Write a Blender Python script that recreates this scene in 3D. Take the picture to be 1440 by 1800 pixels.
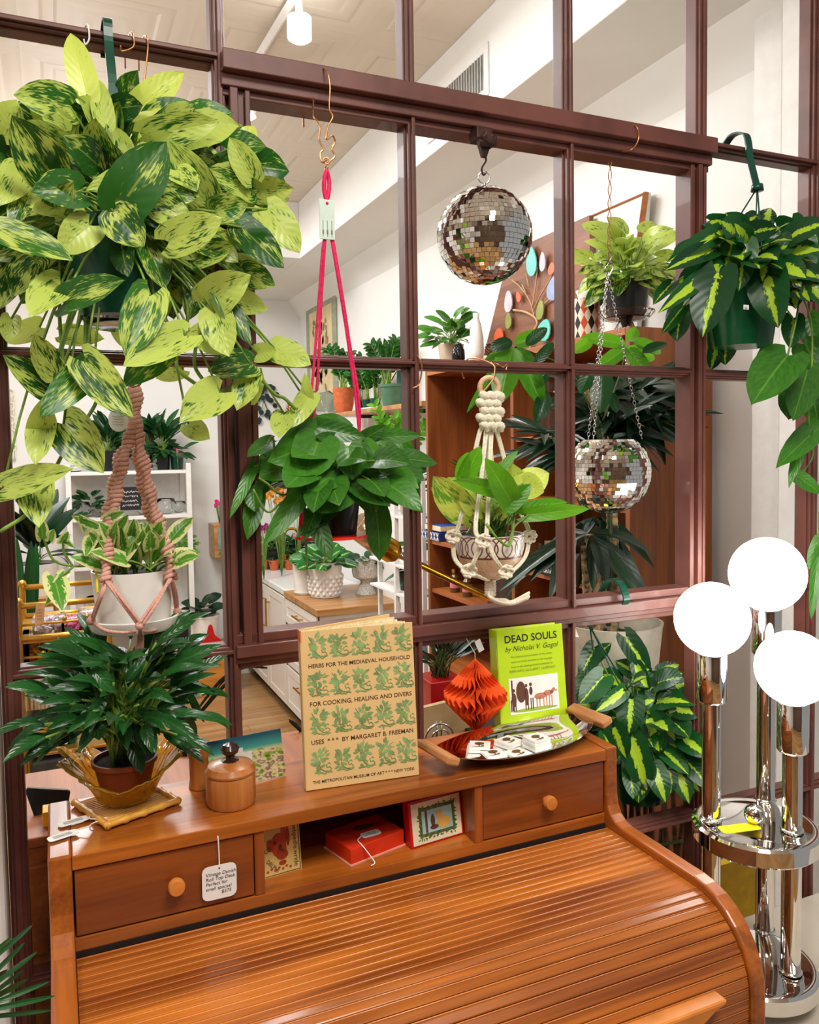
import bpy, math, random
from mathutils import Vector, Matrix
R_ = random.Random(7)
for o in list(bpy.data.objects): bpy.data.objects.remove(o)
SC = bpy.context.scene
COL = SC.collection
PI = math.pi
# ---------------------------------------------------------------- camera
FPX, CPY = 1422.9, 863.15            # focal length in pixels, principal row
YAW, PIT, ROL = 0.414393, 0.052835, -0.0154849
CAM = Vector((0.0620592, -1.203775, 1.6))
_F = Vector((math.sin(YAW)*math.cos(PIT), math.cos(YAW)*math.cos(PIT), -math.sin(PIT)))
_R0 = Vector((math.cos(YAW), -math.sin(YAW), 0)); _U0 = _R0.cross(_F)
CR = _R0*math.cos(ROL)+_U0*math.sin(ROL); CU = _U0*math.cos(ROL)-_R0*math.sin(ROL)
cd = bpy.data.cameras.new('camera'); cam = bpy.data.objects.new('camera', cd); COL.objects.link(cam)
cd.sensor_fit = 'VERTICAL'; cd.sensor_height = 36; cd.sensor_width = 28.8
cd.lens = 36*FPX/1800; cd.shift_y = -(900-CPY)/1800; cd.clip_start = .02
m = Matrix((CR, CU, -_F)).transposed().to_4x4(); m.translation = CAM
cam.matrix_world = m
SC.camera = cam
# ---------------------------------------------------------------- world, lamps, exposure
w = bpy.data.worlds.new('world'); SC.world = w; w.use_nodes = True
w.node_tree.nodes['Background'].inputs[0].default_value = (1, .98, .95, 1)
w.node_tree.nodes['Background'].inputs[1].default_value = .24
vs = SC.view_settings; vs.view_transform = 'Standard'; vs.look = 'None'; vs.gamma = 1; vs.exposure = 0.31
vs.use_curve_mapping = False
def area(loc, size, power, col=(1, .93, .82), rot=(0, 0, 0), sy=None):
    l = bpy.data.lights.new('ceiling_lamp', 'AREA'); l.energy = power; l.size = size; l.color = col
    if sy: l.shape = 'RECTANGLE'; l.size_y = sy
    o = bpy.data.objects.new('ceiling_lamp', l); COL.objects.link(o); o.location = loc; o.rotation_euler = rot
    return o
area((.5, -1.5, 3.1), .8, 44, (1, .95, .88), (-.1, 0, 0))
area((-1.2, -1.2, 3.1), .5, 16, (1, .95, .88))
area((.6, 1.6, 3.12), .7, 31, (1, .995, .98))
area((.3, 3.6, 3.12), .9, 42, (1, .995, .98))
area((-1.0, 2.6, 3.12), .9, 26, (1, .995, .98))
def bulb(loc, power, col=(1, .985, .96), r=.12):  # unseen point lights, added to brighten the ceiling
    l = bpy.data.lights.new('ceiling_fill', 'POINT'); l.energy = power; l.color = col; l.shadow_soft_size = r
    o = bpy.data.objects.new('ceiling_fill', l); COL.objects.link(o); o.location = loc
bulb((-.5, 1.4, 2.62), 15); bulb((.2, 3.2, 2.62), 17); bulb((.9, .9, 2.72), 9); bulb((.2, -1.7, 2.5), 16, (1, .95, .88))
# ---------------------------------------------------------------- pixel <-> place
def ray(px, py): return _F+CR*((px-720)/FPX)-CU*((py-CPY)/FPX)
def PY(px, py, Y): d = ray(px, py); return CAM+d*((Y-CAM.y)/d.y)
def PX(px, py, X): d = ray(px, py); return CAM+d*((X-CAM.x)/d.x)
def PZ(px, py, Z): d = ray(px, py); return CAM+d*((Z-CAM.z)/d.z)
def PD(px, py, D): return CAM+ray(px, py)*D
def dep(p): return (Vector(p)-CAM).dot(_F)
def pxm(p): return dep(p)/FPX          # metres per pixel there
def V(*a): return Vector(a)
# ---------------------------------------------------------------- object helpers
def tag(o, label=None, cat=None, group=None, kind=None):
    if label: o['label'] = label
    if cat: o['category'] = cat
    if group: o['group'] = group
    if kind: o['kind'] = kind
    return o
def thing(name, label, cat, loc, group=None):
    o = bpy.data.objects.new(name, None); COL.objects.link(o); o.location = loc
    o.empty_display_size = .02
    return tag(o, label, cat, group)
class B:
    """collects geometry in world coordinates, links it as one mesh"""
    def __init__(s): s.v = []; s.f = []; s.uv = []; s.r = []; s.q = []
    def add(s, vs, fs, uv=None, r=0., q=0.):
        n = len(s.v); s.v += [tuple(x) for x in vs]; s.f += [tuple(i+n for i in f) for f in fs]
        s.uv += uv if uv else [(0, 0)]*len(vs); s.r += [r]*len(vs); s.q += [q]*len(vs); return s
    def box(s, c, d, rz=0., M=None):
        c = Vector(c); h = Vector(d)/2
        if M is None: M = Matrix.Rotation(rz, 3, 'Z')
        vs = [c+M@Vector((x*h.x, y*h.y, z*h.z)) for x in (-1, 1) for y in (-1, 1) for z in (-1, 1)]
        return s.add(vs, [(0, 1, 3, 2), (4, 6, 7, 5), (0, 4, 5, 1), (2, 3, 7, 6), (0, 2, 6, 4), (1, 5, 7, 3)])
    def bb(s, a, b):
        a = Vector(a); b = Vector(b); return s.box((a+b)/2, [abs(x) for x in (b-a)])
    def tube(s, pts, r, n=8, cap=True, closed=False):
        P = [Vector(p) for p in pts]; N = len(P)
        rr = r if isinstance(r, (list, tuple)) else [r]*N
        t = (P[1]-P[0]).normalized(); a = Vector((0, 0, 1)) if abs(t.z) < .9 else Vector((1, 0, 0))
        u = t.cross(a).normalized(); vs = []; uv = []
        for i in range(N):
            if closed: t = (P[(i+1) % N]-P[i-1]).normalized()
            else: t = (P[min(i+1, N-1)]-P[max(i-1, 0)])
            if t.length < 1e-9: t = Vector((0, 0, 1))
            t = t.normalized(); u = (u-t*u.dot(t))
            if u.length < 1e-6: u = t.orthogonal()
            u.normalize(); w_ = t.cross(u)
            for k in range(n):
                a = 2*PI*k/n; vs.append(P[i]+(u*math.cos(a)+w_*math.sin(a))*rr[i]); uv.append((k/n, i/N))
        fs = []
        for i in range(N if closed else N-1):
            j = (i+1) % N
            for k in range(n): fs.append((i*n+k, i*n+(k+1) % n, j*n+(k+1) % n, j*n+k))
        if cap and not closed: fs += [tuple(range(n))[::-1], tuple((N-1)*n+k for k in range(n))]
        return s.add(vs, fs, uv)
    def lathe(s, prof, c, n=32, M=None, sx=1., sy=1.):
        c = Vector(c); vs = []; uv = []; fs = []; m_ = len(prof)
        for i, (r, z) in enumerate(prof):
            for k in range(n+1):
                a = 2*PI*k/n; p = Vector((r*math.cos(a)*sx, r*math.sin(a)*sy, z))
                vs.append(c+(M@p if M else p)); uv.append((k/n, i/(m_-1)))
        for i in range(m_-1):
            for k in range(n): fs.append((i*(n+1)+k, i*(n+1)+k+1, (i+1)*(n+1)+k+1, (i+1)*(n+1)+k))
        return s.add(vs, fs, uv)
    def sph(s, c, r, n=12, sc=(1, 1, 1), M=None):
        pr = [(math.sin(PI*i/n)*r, -math.cos(PI*i/n)*r*sc[2]) for i in range(n+1)]
        return s.lathe(pr, c, n*2, M, sc[0], sc[1])
    def torus(s, c, R, r, axis=(0, 1, 0), n=20, k=8):
        ax = Vector(axis).normalized(); u = ax.orthogonal().normalized(); w_ = ax.cross(u); c = Vector(c)
        return s.tube([c+(u*math.cos(2*PI*i/n)+w_*math.sin(2*PI*i/n))*R for i in range(n)], r, k, closed=True)
    def poly(s, pts, th):
        """flat outline given as 3d points, thickened by vector th"""
        n = len(pts); th = Vector(th); a = [Vector(p) for p in pts]
        vs = a+[p+th for p in a]; fs = [tuple(range(n)), tuple(range(2*n-1, n-1, -1))]
        fs += [(i, i+n, (i+1) % n+n, (i+1) % n) for i in range(n)]
        return s.add(vs, fs)
    def obj(s, name, mat, parent=None, smooth=False, bev=0., sub=0, auto=None, sol=0.):
        me = bpy.data.meshes.new(name)
        off = Vector(parent_world(parent)) if parent else Vector((0, 0, 0))
        me.from_pydata([tuple(Vector(p)-off) for p in s.v], [], s.f)
        ul = me.uv_layers.new(name='UVMap'); idx = [0]*len(me.loops); me.loops.foreach_get('vertex_index', idx)
        flat = []
        for i in idx: flat += s.uv[i]
        ul.data.foreach_set('uv', flat)
        if any(s.r) or any(s.q):
            a = me.attributes.new('rnd', 'FLOAT', 'POINT'); a.data.foreach_set('value', s.r)
            a = me.attributes.new('vq', 'FLOAT', 'POINT'); a.data.foreach_set('value', s.q)
        me.materials.append(mat)
        if smooth: me.polygons.foreach_set('use_smooth', [True]*len(me.polygons))
        o = bpy.data.objects.new(name, me); COL.objects.link(o)
        if parent: o.parent = parent
        if auto: me.set_sharp_from_angle(angle=auto)
        if sol:
            md = o.modifiers.new('s', 'SOLIDIFY'); md.thickness = sol; md.offset = 0
        if bev:
            md = o.modifiers.new('b', 'BEVEL'); md.width = bev; md.segments = 2; md.limit_method = 'ANGLE'; md.angle_limit = .6
            md.harden_normals = False
        if sub:
            md = o.modifiers.new('d', 'SUBSURF'); md.levels = sub; md.render_levels = sub
        return o
def parent_world(p):
    v = Vector((0, 0, 0))
    while p: v = v+p.location; p = p.parent
    return v
def lift(o, label, cat, group=None): return tag(o, label, cat, group)
def text(name, s, mat, parent, origin, ux, uy, size, th=.0003, bold=0., italic=0., align='LEFT', space=1.0):
    c = bpy.data.curves.new(name, 'FONT'); c.body = s; c.size = 1; c.offset = bold; c.shear = italic
    c.align_x = align; c.space_character = space; c.resolution_u = 3
    o = bpy.data.objects.new(name, c); COL.objects.link(o)
    dg = bpy.context.evaluated_depsgraph_get(); me = bpy.data.meshes.new_from_object(o.evaluated_get(dg))
    bpy.data.objects.remove(o); ux = Vector(ux).normalized(); uy = Vector(uy).normalized()
    off = parent_world(parent); nz = ux.cross(uy)
    for v in me.vertices:
        v.co = Vector(origin)+ux*(v.co.x*size)+uy*(v.co.y*size)+nz*th-off
    me.materials.clear(); me.materials.append(mat)
    o = bpy.data.objects.new(name, me); COL.objects.link(o); o.parent = parent
    return o
# ---------------------------------------------------------------- materials
def srgb(r, g, b):
    f = lambda c: c/255/12.92 if c/255 <= .04045 else ((c/255+.055)/1.055)**2.4
    return (f(r), f(g), f(b), 1)
_mc = {}
def nt(name):
    m_ = bpy.data.materials.new(name); m_.use_nodes = True; t = m_.node_tree
    return m_, t, t.nodes['Principled BSDF']
def N(t, typ, **k):
    n = t.nodes.new(typ)
    for a, b in k.items():
        if a.startswith('i_'): n.inputs[a[2:].replace('_', ' ')].default_value = b
        else: setattr(n, a, b)
    return n
def ramp(t, pts, fac):
    n = t.nodes.new('ShaderNodeValToRGB'); e = n.color_ramp.elements
    while len(e) < len(pts): e.new(.5)
    for x, (p, c) in zip(e, pts): x.position = p; x.color = c
    t.links.new(fac, n.inputs[0]); return n.outputs[0]
def mth(t, op, a, b=None, c=None):
    n = t.nodes.new('ShaderNodeMath'); n.operation = op
    for i, x in enumerate((a, b, c)):
        if x is None: continue
        if isinstance(x, (int, float)): n.inputs[i].default_value = x
        else: t.links.new(x, n.inputs[i])
    return n.outputs[0]
def mix(t, f, a, b):
    n = t.nodes.new('ShaderNodeMix'); n.data_type = 'RGBA'
    for i, x in ((0, f), (6, a), (7, b)):
        if isinstance(x, (int, float, tuple)): n.inputs[i].default_value = x
        else: t.links.new(x, n.inputs[i])
    return n.outputs[2]
def plain(name, col, rough=.5, metal=0., var=.08, scale=30., bump=0., trans=0., spec=.5, em=0., alpha=1., coat=0., ior=1.45):
    if name in _mc: return _mc[name]
    m_, t, p = nt(name)
    tc = N(t, 'ShaderNodeTexCoord'); no = N(t, 'ShaderNodeTexNoise', i_Scale=scale, i_Detail=3.)
    t.links.new(tc.outputs['Object'], no.inputs['Vector'])
    c2 = tuple(max(0, x*(1-var*2)) for x in col[:3])+(1,)
    c1 = tuple(min(1, x*(1+var)) for x in col[:3])+(1,)
    t.links.new(ramp(t, [(.35, c2), (.65, c1)], no.outputs[0]), p.inputs['Base Color'])
    p.inputs['Roughness'].default_value = rough; p.inputs['Metallic'].default_value = metal
    p.inputs['Transmission Weight'].default_value = trans; p.inputs['Specular IOR Level'].default_value = spec
    p.inputs['IOR'].default_value = ior; p.inputs['Coat Weight'].default_value = coat
    p.inputs['Alpha'].default_value = alpha
    if em: p.inputs['Emission Color'].default_value = col; p.inputs['Emission Strength'].default_value = em
    if bump:
        b = N(t, 'ShaderNodeBump', i_Strength=bump, i_Distance=.002); t.links.new(no.outputs[0], b.inputs['Height'])
        t.links.new(b.outputs[0], p.inputs['Normal'])
    _mc[name] = m_; return m_
def wood(name, c1, c2, axis='X', sc=1., rough=.35, coat=.2, planks=None, bump=.1):
    if name in _mc: return _mc[name]
    m_, t, p = nt(name); tc = N(t, 'ShaderNodeTexCoord'); mp = N(t, 'ShaderNodeMapping')
    s = [9., 9., 9.]; s['XYZ'.index(axis)] = .9
    mp.inputs['Scale'].default_value = [x*sc for x in s]; t.links.new(tc.outputs['Object'], mp.inputs[0])
    n1 = N(t, 'ShaderNodeTexNoise', i_Scale=2.2, i_Detail=5., i_Distortion=.6); t.links.new(mp.outputs[0], n1.inputs[0])
    mp2 = N(t, 'ShaderNodeMapping'); s2 = [160., 160., 160.]; s2['XYZ'.index(axis)] = 6.
    mp2.inputs['Scale'].default_value = s2; t.links.new(tc.outputs['Object'], mp2.inputs[0])
    n2 = N(t, 'ShaderNodeTexNoise', i_Scale=1., i_Detail=2.); t.links.new(mp2.outputs[0], n2.inputs[0])
    f = mth(t, 'ADD', mth(t, 'MULTIPLY', n1.outputs[0], .72), mth(t, 'MULTIPLY', n2.outputs[0], .28))
    col = ramp(t, [(.36, c2), (.52, tuple((a+b)/2 for a, b in zip(c1, c2))), (.66, c1)], f)
    if planks:
        br = N(t, 'ShaderNodeTexBrick'); br.inputs['Scale'].default_value = 1.
        br.inputs['Brick Width'].default_value = planks[0]; br.inputs['Row Height'].default_value = planks[1]
        br.inputs['Mortar Size'].default_value = .002; br.inputs['Color1'].default_value = (1, 1, 1, 1)
        br.inputs['Color2'].default_value = (.72, .7, .68, 1); br.inputs['Mortar'].default_value = (.3, .25, .2, 1)
        t.links.new(tc.outputs['Object'], br.inputs[0])
        mm = N(t, 'ShaderNodeMix', data_type='RGBA', blend_type='MULTIPLY'); mm.inputs[0].default_value = 1
        t.links.new(col, mm.inputs[6]); t.links.new(br.outputs[0], mm.inputs[7]); col = mm.outputs[2]
    t.links.new(col, p.inputs['Base Color']); p.inputs['Roughness'].default_value = rough
    p.inputs['Coat Weight'].default_value = coat; p.inputs['Coat Roughness'].default_value = .15
    b = N(t, 'ShaderNodeBump', i_Strength=bump, i_Distance=.001); t.links.new(n2.outputs[0], b.inputs['Height'])
    t.links.new(b.outputs[0], p.inputs['Normal'])
    _mc[name] = m_; return m_
def leafmat(name, dark, mid, light, mode='plain', amt=.5, rough=.32, tr=.25, sc=1., veins=.2):
    """mode plain | marble | stripe | edge ; colour comes from leaf uv and each leaf's own random number"""
    m_, t, p = nt(name); uvn = N(t, 'ShaderNodeTexCoord'); sep = N(t, 'ShaderNodeSeparateXYZ')
    t.links.new(uvn.outputs['UV'], sep.inputs[0]); U, W_ = sep.outputs[0], sep.outputs[1]
    a = N(t, 'ShaderNodeAttribute', attribute_name='rnd').outputs['Fac']; q = N(t, 'ShaderNodeAttribute', attribute_name='vq').outputs['Fac']
    u = mth(t, 'ABSOLUTE', mth(t, 'MULTIPLY_ADD', U, 2., -1.))
    cmb = N(t, 'ShaderNodeCombineXYZ')
    t.links.new(mth(t, 'MULTIPLY', U, 9.*sc), cmb.inputs[0])
    # streaks follow the side veins: shear v by |u|
    t.links.new(mth(t, 'MULTIPLY', mth(t, 'SUBTRACT', W_, mth(t, 'MULTIPLY', u, .35)), 12.*sc), cmb.inputs[1])
    t.links.new(mth(t, 'MULTIPLY', a, 53.), cmb.inputs[2])
    no = N(t, 'ShaderNodeTexNoise', i_Scale=1., i_Detail=4., i_Roughness=.62); t.links.new(cmb.outputs[0], no.inputs[0])
    n2 = N(t, 'ShaderNodeTexNoise', i_Scale=.25, i_Detail=1.); t.links.new(cmb.outputs[0], n2.inputs[0])
    base = mix(t, mth(t, 'MULTIPLY', a, 1.), dark, mid)
    if mode == 'marble':
        cmb2 = N(t, 'ShaderNodeCombineXYZ'); t.links.new(mth(t, 'MULTIPLY', U, 26.), cmb2.inputs[0])
        t.links.new(mth(t, 'MULTIPLY', mth(t, 'SUBTRACT', W_, mth(t, 'MULTIPLY', u, .5)), 7.), cmb2.inputs[1]); t.links.new(mth(t, 'MULTIPLY', a, 91.), cmb2.inputs[2])
        n3 = N(t, 'ShaderNodeTexNoise', i_Scale=1., i_Detail=3.); t.links.new(cmb2.outputs[0], n3.inputs[0])
        h = mth(t, 'ADD', mth(t, 'MULTIPLY', n3.outputs[0], .62), mth(t, 'ADD', mth(t, 'MULTIPLY', n2.outputs[0], .5), mth(t, 'MULTIPLY', mth(t, 'SUBTRACT', q, .5), .27)))
        f = ramp(t, [(.50, (0, 0, 0, 1)), (.585, (1, 1, 1, 1))], h)
        base = mix(t, f, base, light)
    elif mode == 'stripe':
        h = mth(t, 'SUBTRACT', mth(t, 'ADD', mth(t, 'MULTIPLY', q, .45), mth(t, 'MULTIPLY', mth(t, 'SUBTRACT', no.outputs[0], .5), .7)), u)
        f = ramp(t, [(.48, (0, 0, 0, 1)), (.53, (1, 1, 1, 1))], mth(t, 'ADD', h, .5))
        base = mix(t, f, base, light)
    elif mode == 'edge':
        h = mth(t, 'ADD', mth(t, 'SUBTRACT', u, .55), mth(t, 'MULTIPLY', mth(t, 'SUBTRACT', no.outputs[0], .5), 1.1))
        f = ramp(t, [(.49, (0, 0, 0, 1)), (.53, (1, 1, 1, 1))], mth(t, 'ADD', h, .5))
        base = mix(t, f, base, light)
    else:
        base = mix(t, mth(t, 'MULTIPLY', mth(t, 'SUBTRACT', no.outputs[0], .3), amt), base, light)
    rib = ramp(t, [(.0, (1, 1, 1, 1)), (.07, (0, 0, 0, 1))], u)
    base = mix(t, mth(t, 'MULTIPLY', rib, .45), base, light)
    t.links.new(base, p.inputs['Base Color']); p.inputs['Roughness'].default_value = rough
    vein = mth(t, 'SINE', mth(t, 'MULTIPLY', mth(t, 'SUBTRACT', W_, mth(t, 'MULTIPLY', u, .3)), 44.))
    hh = mth(t, 'ADD', mth(t, 'MULTIPLY', vein, .35), mth(t, 'MULTIPLY', rib, -1.2))
    b = N(t, 'ShaderNodeBump', i_Strength=veins, i_Distance=.0012); t.links.new(hh, b.inputs['Height']); t.links.new(b.outputs[0], p.inputs['Normal'])
    ts = N(t, 'ShaderNodeBsdfTranslucent'); mx = N(t, 'ShaderNodeMixShader'); mx.inputs[0].default_value = tr
    t.links.new(base, ts.inputs[0]); t.links.new(p.outputs[0], mx.inputs[1]); t.links.new(ts.outputs[0], mx.inputs[2])
    t.links.new(mx.outputs[0], t.nodes['Material Output'].inputs[0])
    return m_
# greens
M_marble = leafmat('marbled_leaf', srgb(18, 74, 22), srgb(52, 112, 30), srgb(190, 210, 98), 'marble')
M_marble2 = leafmat('marbled_leaf_fresh', srgb(60, 130, 40), srgb(110, 165, 45), srgb(205, 220, 95), 'marble')
M_heart = leafmat('heart_leaf', srgb(18, 78, 22), srgb(62, 130, 36), srgb(130, 188, 64), amt=.5)
M_brasil = leafmat('striped_leaf', srgb(12, 60, 28), srgb(26, 88, 34), srgb(168, 204, 50), 'stripe')
M_njoy = leafmat('cream_edged_leaf', srgb(70, 140, 40), srgb(100, 165, 50), srgb(226, 226, 160), 'edge')
M_deep = leafmat('deep_green_leaf', srgb(10, 52, 24), srgb(26, 84, 34), srgb(60, 120, 50), amt=.3)
M_fresh = leafmat('fresh_green_leaf', srgb(50, 125, 20), srgb(110, 180, 30), srgb(160, 215, 60), amt=.4, tr=.4)
M_black = leafmat('dark_glossy_leaf', srgb(5, 30, 14), srgb(13, 52, 24), srgb(40, 84, 44), amt=.3, rough=.34, tr=.1)
M_stem = plain('green_stem', srgb(120, 155, 60), .45, var=.2)
M_stemd = plain('dark_stem', srgb(70, 90, 40), .5, var=.25)
M_soil = plain('soil', srgb(40, 28, 20), .95, var=.4, scale=120, bump=.8)
# woods, metals, glass ...
M_frame = plain('maroon_paint', srgb(104, 60, 52), .45, var=.12, scale=14, bump=.25, coat=.15)
M_teak = wood('teak_x', srgb(188, 104, 32), srgb(120, 60, 13), 'X')
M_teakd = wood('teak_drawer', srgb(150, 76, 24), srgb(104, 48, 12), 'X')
M_teaky = wood('teak_y', srgb(180, 98, 32), srgb(116, 57, 14), 'Y')
M_teakz = wood('teak_z', srgb(172, 88, 30), srgb(116, 52, 14), 'Z')
M_slat = wood('tambour_slat', srgb(200, 114, 34), srgb(116, 54, 10), 'X', rough=.3, coat=.35)
M_case = wood('bookcase_wood', srgb(156, 88, 36), srgb(108, 56, 20), 'Z', rough=.5)
M_casey = wood('bookcase_wood_y', srgb(182, 106, 46), srgb(134, 70, 26), 'Y', rough=.5)
M_knob = plain('knob_wood', srgb(205, 125, 55), .35, var=.1)
M_floor = wood('floor_oak', srgb(200, 160, 110), srgb(160, 116, 70), 'X', sc=.5, rough=.35, planks=(1.2, .13))
M_butch = wood('butcher_block', srgb(200, 150, 90), srgb(150, 98, 50), 'X', rough=.4)
M_white = plain('white_paint', srgb(226, 224, 220), .5, var=.02)
M_wall = plain('wall_paint', srgb(230, 229, 226), .8, var=.015, scale=3)
M_cab = plain('cabinet_paint', srgb(225, 220, 210), .4, var=.015)
M_chrome = plain('chrome', (.82, .8, .78, 1), .04, 1., var=.02)
M_mirror = plain('mirror_tile', (.9, .9, .88, 1), .02, 1., var=.03, scale=4)
M_brass = plain('brass', srgb(205, 150, 50), .22, 1., var=.08)
M_copper = plain('copper_wire', srgb(210, 150, 100), .3, .9, var=.1)
M_steel = plain('steel', srgb(200, 200, 200), .2, 1., var=.05)
M_iron = plain('rusty_iron', srgb(66, 42, 36), .6, .5, var=.3, bump=.6)
M_black_p = plain('black_plastic', srgb(22, 24, 28), .35, var=.1)
M_greenp = plain('green_plastic', srgb(8, 70, 52), .3, var=.1)
M_terra = plain('terracotta', srgb(196, 100, 56), .75, var=.1)
M_cer = plain('white_ceramic', srgb(232, 228, 222), .25, var=.02)
M_cream = plain('cream_ceramic', srgb(214, 204, 186), .45, var=.06)
M_paper = plain('white_card', srgb(238, 236, 232), .6, var=.02)
M_ink = plain('black_ink', srgb(28, 22, 20), .6)
M_glass = plain('clear_glass', (.96, .97, .96, 1), .03, trans=1., var=0.01, ior=1.3)
M_red = plain('red_paint', srgb(190, 20, 22), .35, var=.06)
M_yellow = plain('yellow_tag', srgb(250, 225, 20), .5, var=.03)
M_cord = plain('cotton_cord', srgb(236, 228, 206), .85, var=.08, scale=300, bump=.6)
M_pinkc = plain('pink_cord', srgb(214, 160, 144), .85, var=.08, scale=300, bump=.6)
M_hot = plain('hot_pink_cord', srgb(232, 30, 96), .7, var=.12, scale=200, bump=.5)
# ---------------------------------------------------------------- plants
PROF = {
 'heart': ([0, .04, .12, .25, .42, .6, .76, .88, .95, 1], [.40, .78, .95, 1.02, 1, .88, .66, .38, .16, 0], .20),
 'lance': ([0, .08, .2, .35, .5, .65, .8, .9, .97, 1], [.1, .45, .78, .97, 1, .88, .6, .34, .13, 0], .0),
 'oval': ([0, .06, .16, .3, .48, .66, .8, .9, .97, 1], [.12, .5, .82, .98, 1, .94, .74, .48, .2, 0], .0),
 'strap': ([0, .1, .25, .4, .55, .7, .82, .91, .97, 1], [.6, .8, .95, 1, 1, .92, .75, .5, .25, 0], .0)}
def leaf(b, base, tip, width, nrm, shape='heart', fold=.22, curl=.18, r=None, q=.5, wav=.0, nu=3, rows=None):
    base = Vector(base); tip = Vector(tip); t = tip-base; L = t.length
    if L < 1e-5: return
    t.normalize(); n = Vector(nrm); s = t.cross(n)
    if s.length < 1e-4: s = t.orthogonal()
    s.normalize(); n = s.cross(t)
    vv, ww, lob = PROF[shape]; vs = []; uv = []; ph = R_.random()*6.28
    K = 2*nu+1
    for v, w_ in zip(vv, ww):
        for k in range(K):
            u = (k-nu)/nu
            back = lob*L*abs(u)**1.4*max(0, 1-v*3.2)
            y = v*L-back*(1 if abs(u) > .1 else 0)
            z = fold*abs(u)*w_*width*.5 - curl*L*(v*v) + curl*L*.35*v + wav*width*math.sin(ph+v*9)*abs(u)
            vs.append(base+t*y+s*(u*w_*width*.5)+n*z); uv.append((u*.5+.5, v))
    fs = [(i*K+k, i*K+k+1, (i+1)*K+k+1, (i+1)*K+k) for i in range(len(vv)-1) for k in range(K-1)]
    b.add(vs, fs, uv, R_.random() if r is None else r, q)
def rnd3(a): return Vector((R_.uniform(-a, a), R_.uniform(-a, a), R_.uniform(-a, a)))
def curve(p, q, sag=0., n=5, up=None):
    p = Vector(p); q = Vector(q); o = []
    for i in range(n+1):
        f = i/n; x = p.lerp(q, f); h = 4*f*(1-f)
        x = x+Vector((0, 0, -sag))*h if up is None else x+Vector(up)*h
        o.append(x)
    return o
def bez(p0, p1, p2, n=6):
    p0, p1, p2 = Vector(p0), Vector(p1), Vector(p2)
    return [p0*(1-t)**2+p1*2*t*(1-t)+p2*t*t for t in [i/n for i in range(n+1)]]
def pxleaves(fb, sb, lst, yb, root=None, jit=.03, shape='heart', q=None, sr=.0016, curl=.18, fold=.22):
    """each leaf: (base px, base py, tip px, tip py, width px[, dy base, dy tip, variegation, shape])"""
    for L in lst:
        bx, by, tx, ty, w_ = L[:5]; d0, d1 = (L[5], L[6]) if len(L) > 6 else (R_.uniform(-jit, jit), R_.uniform(-jit, jit)-.02)
        qq = L[7] if len(L) > 7 else (R_.random() if q is None else q); sh = L[8] if len(L) > 8 else shape
        a = PY(bx, by, yb+d0); t = PY(tx, ty, yb+d1); toc = (CAM-a).normalized()
        leaf(fb, a, t, w_*pxm(a), toc+V(0, 0, .25)+rnd3(.3), sh, fold*R_.uniform(.6, 1.5), curl*R_.uniform(.2, 1.2), q=qq, wav=.03)
        if root is not None:
            r0 = Vector(root)+V(R_.uniform(-.02, .02), R_.uniform(-.02, .02), 0)
            md = (r0+a)/2+V(0, .01, .03+.25*max(0, r0.z-a.z))
            sb.tube(bez(r0, md, a), [sr*1.3]*4+[sr]*3, 5)
def bush(fb, sb, root, n, L, W_, reach, up=.5, droop=.4, shape='heart', q=None, sr=.0016, seed=1, elev=(.1, 1.3), petiole=True, cur=.25, fold=.2, face=0.3, rs=.02, az=(0, 2*PI)):
    rr = random.Random(seed)
    for i in range(n):
        a = rr.uniform(*az); e = rr.uniform(*elev); d = V(math.cos(a)*math.cos(e), math.sin(a)*math.cos(e), math.sin(e))
        r0 = Vector(root)+V(rr.uniform(-rs, rs), rr.uniform(-rs, rs), 0); k = rr.uniform(.45, 1.0)
        p = r0+V(d.x*reach*k, d.y*reach*k, d.z*reach*k*up*2)
        out = V(math.cos(a), math.sin(a), 0); t = (out*(1-.35*math.sin(e))+V(0, 0, math.sin(e)*.9-droop)).normalized()
        l = L*rr.uniform(.7, 1.15)
        nr = (V(0, 0, 1)+(CAM-p).normalized()*face*2+out*.25+V(rr.uniform(-.3, .3), rr.uniform(-.3, .3), 0))
        st = R_.getstate(); R_.seed(seed*999+i)
        leaf(fb, p if petiole else r0.lerp(p, .25), p+t*l, W_*rr.uniform(.8, 1.15), nr, shape, fold, cur*rr.uniform(.3, 1.3), q=rr.random() if q is None else q, wav=.02)
        R_.setstate(st)
        if sb is not None: sb.tube(bez(r0, (r0+p)/2+V(0, 0, .2*reach), p if petiole else r0.lerp(p, .25), 4), sr, 5)
def pot_prof(rt, rb, h, rim=.0, lip=.004, wall=.003):
    p = [(0, 0), (rb, 0), (rb+(rt-rb)*.9, h*.86)]
    if rim: p += [(rt, h*.86), (rt+rim, h*.88), (rt+rim, h)]
    else: p += [(rt, h)]
    rr = rt+rim; p += [(rr-wall, h), (rr-wall-.001, h*.88), (0, h*.86)]
    return p
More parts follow.
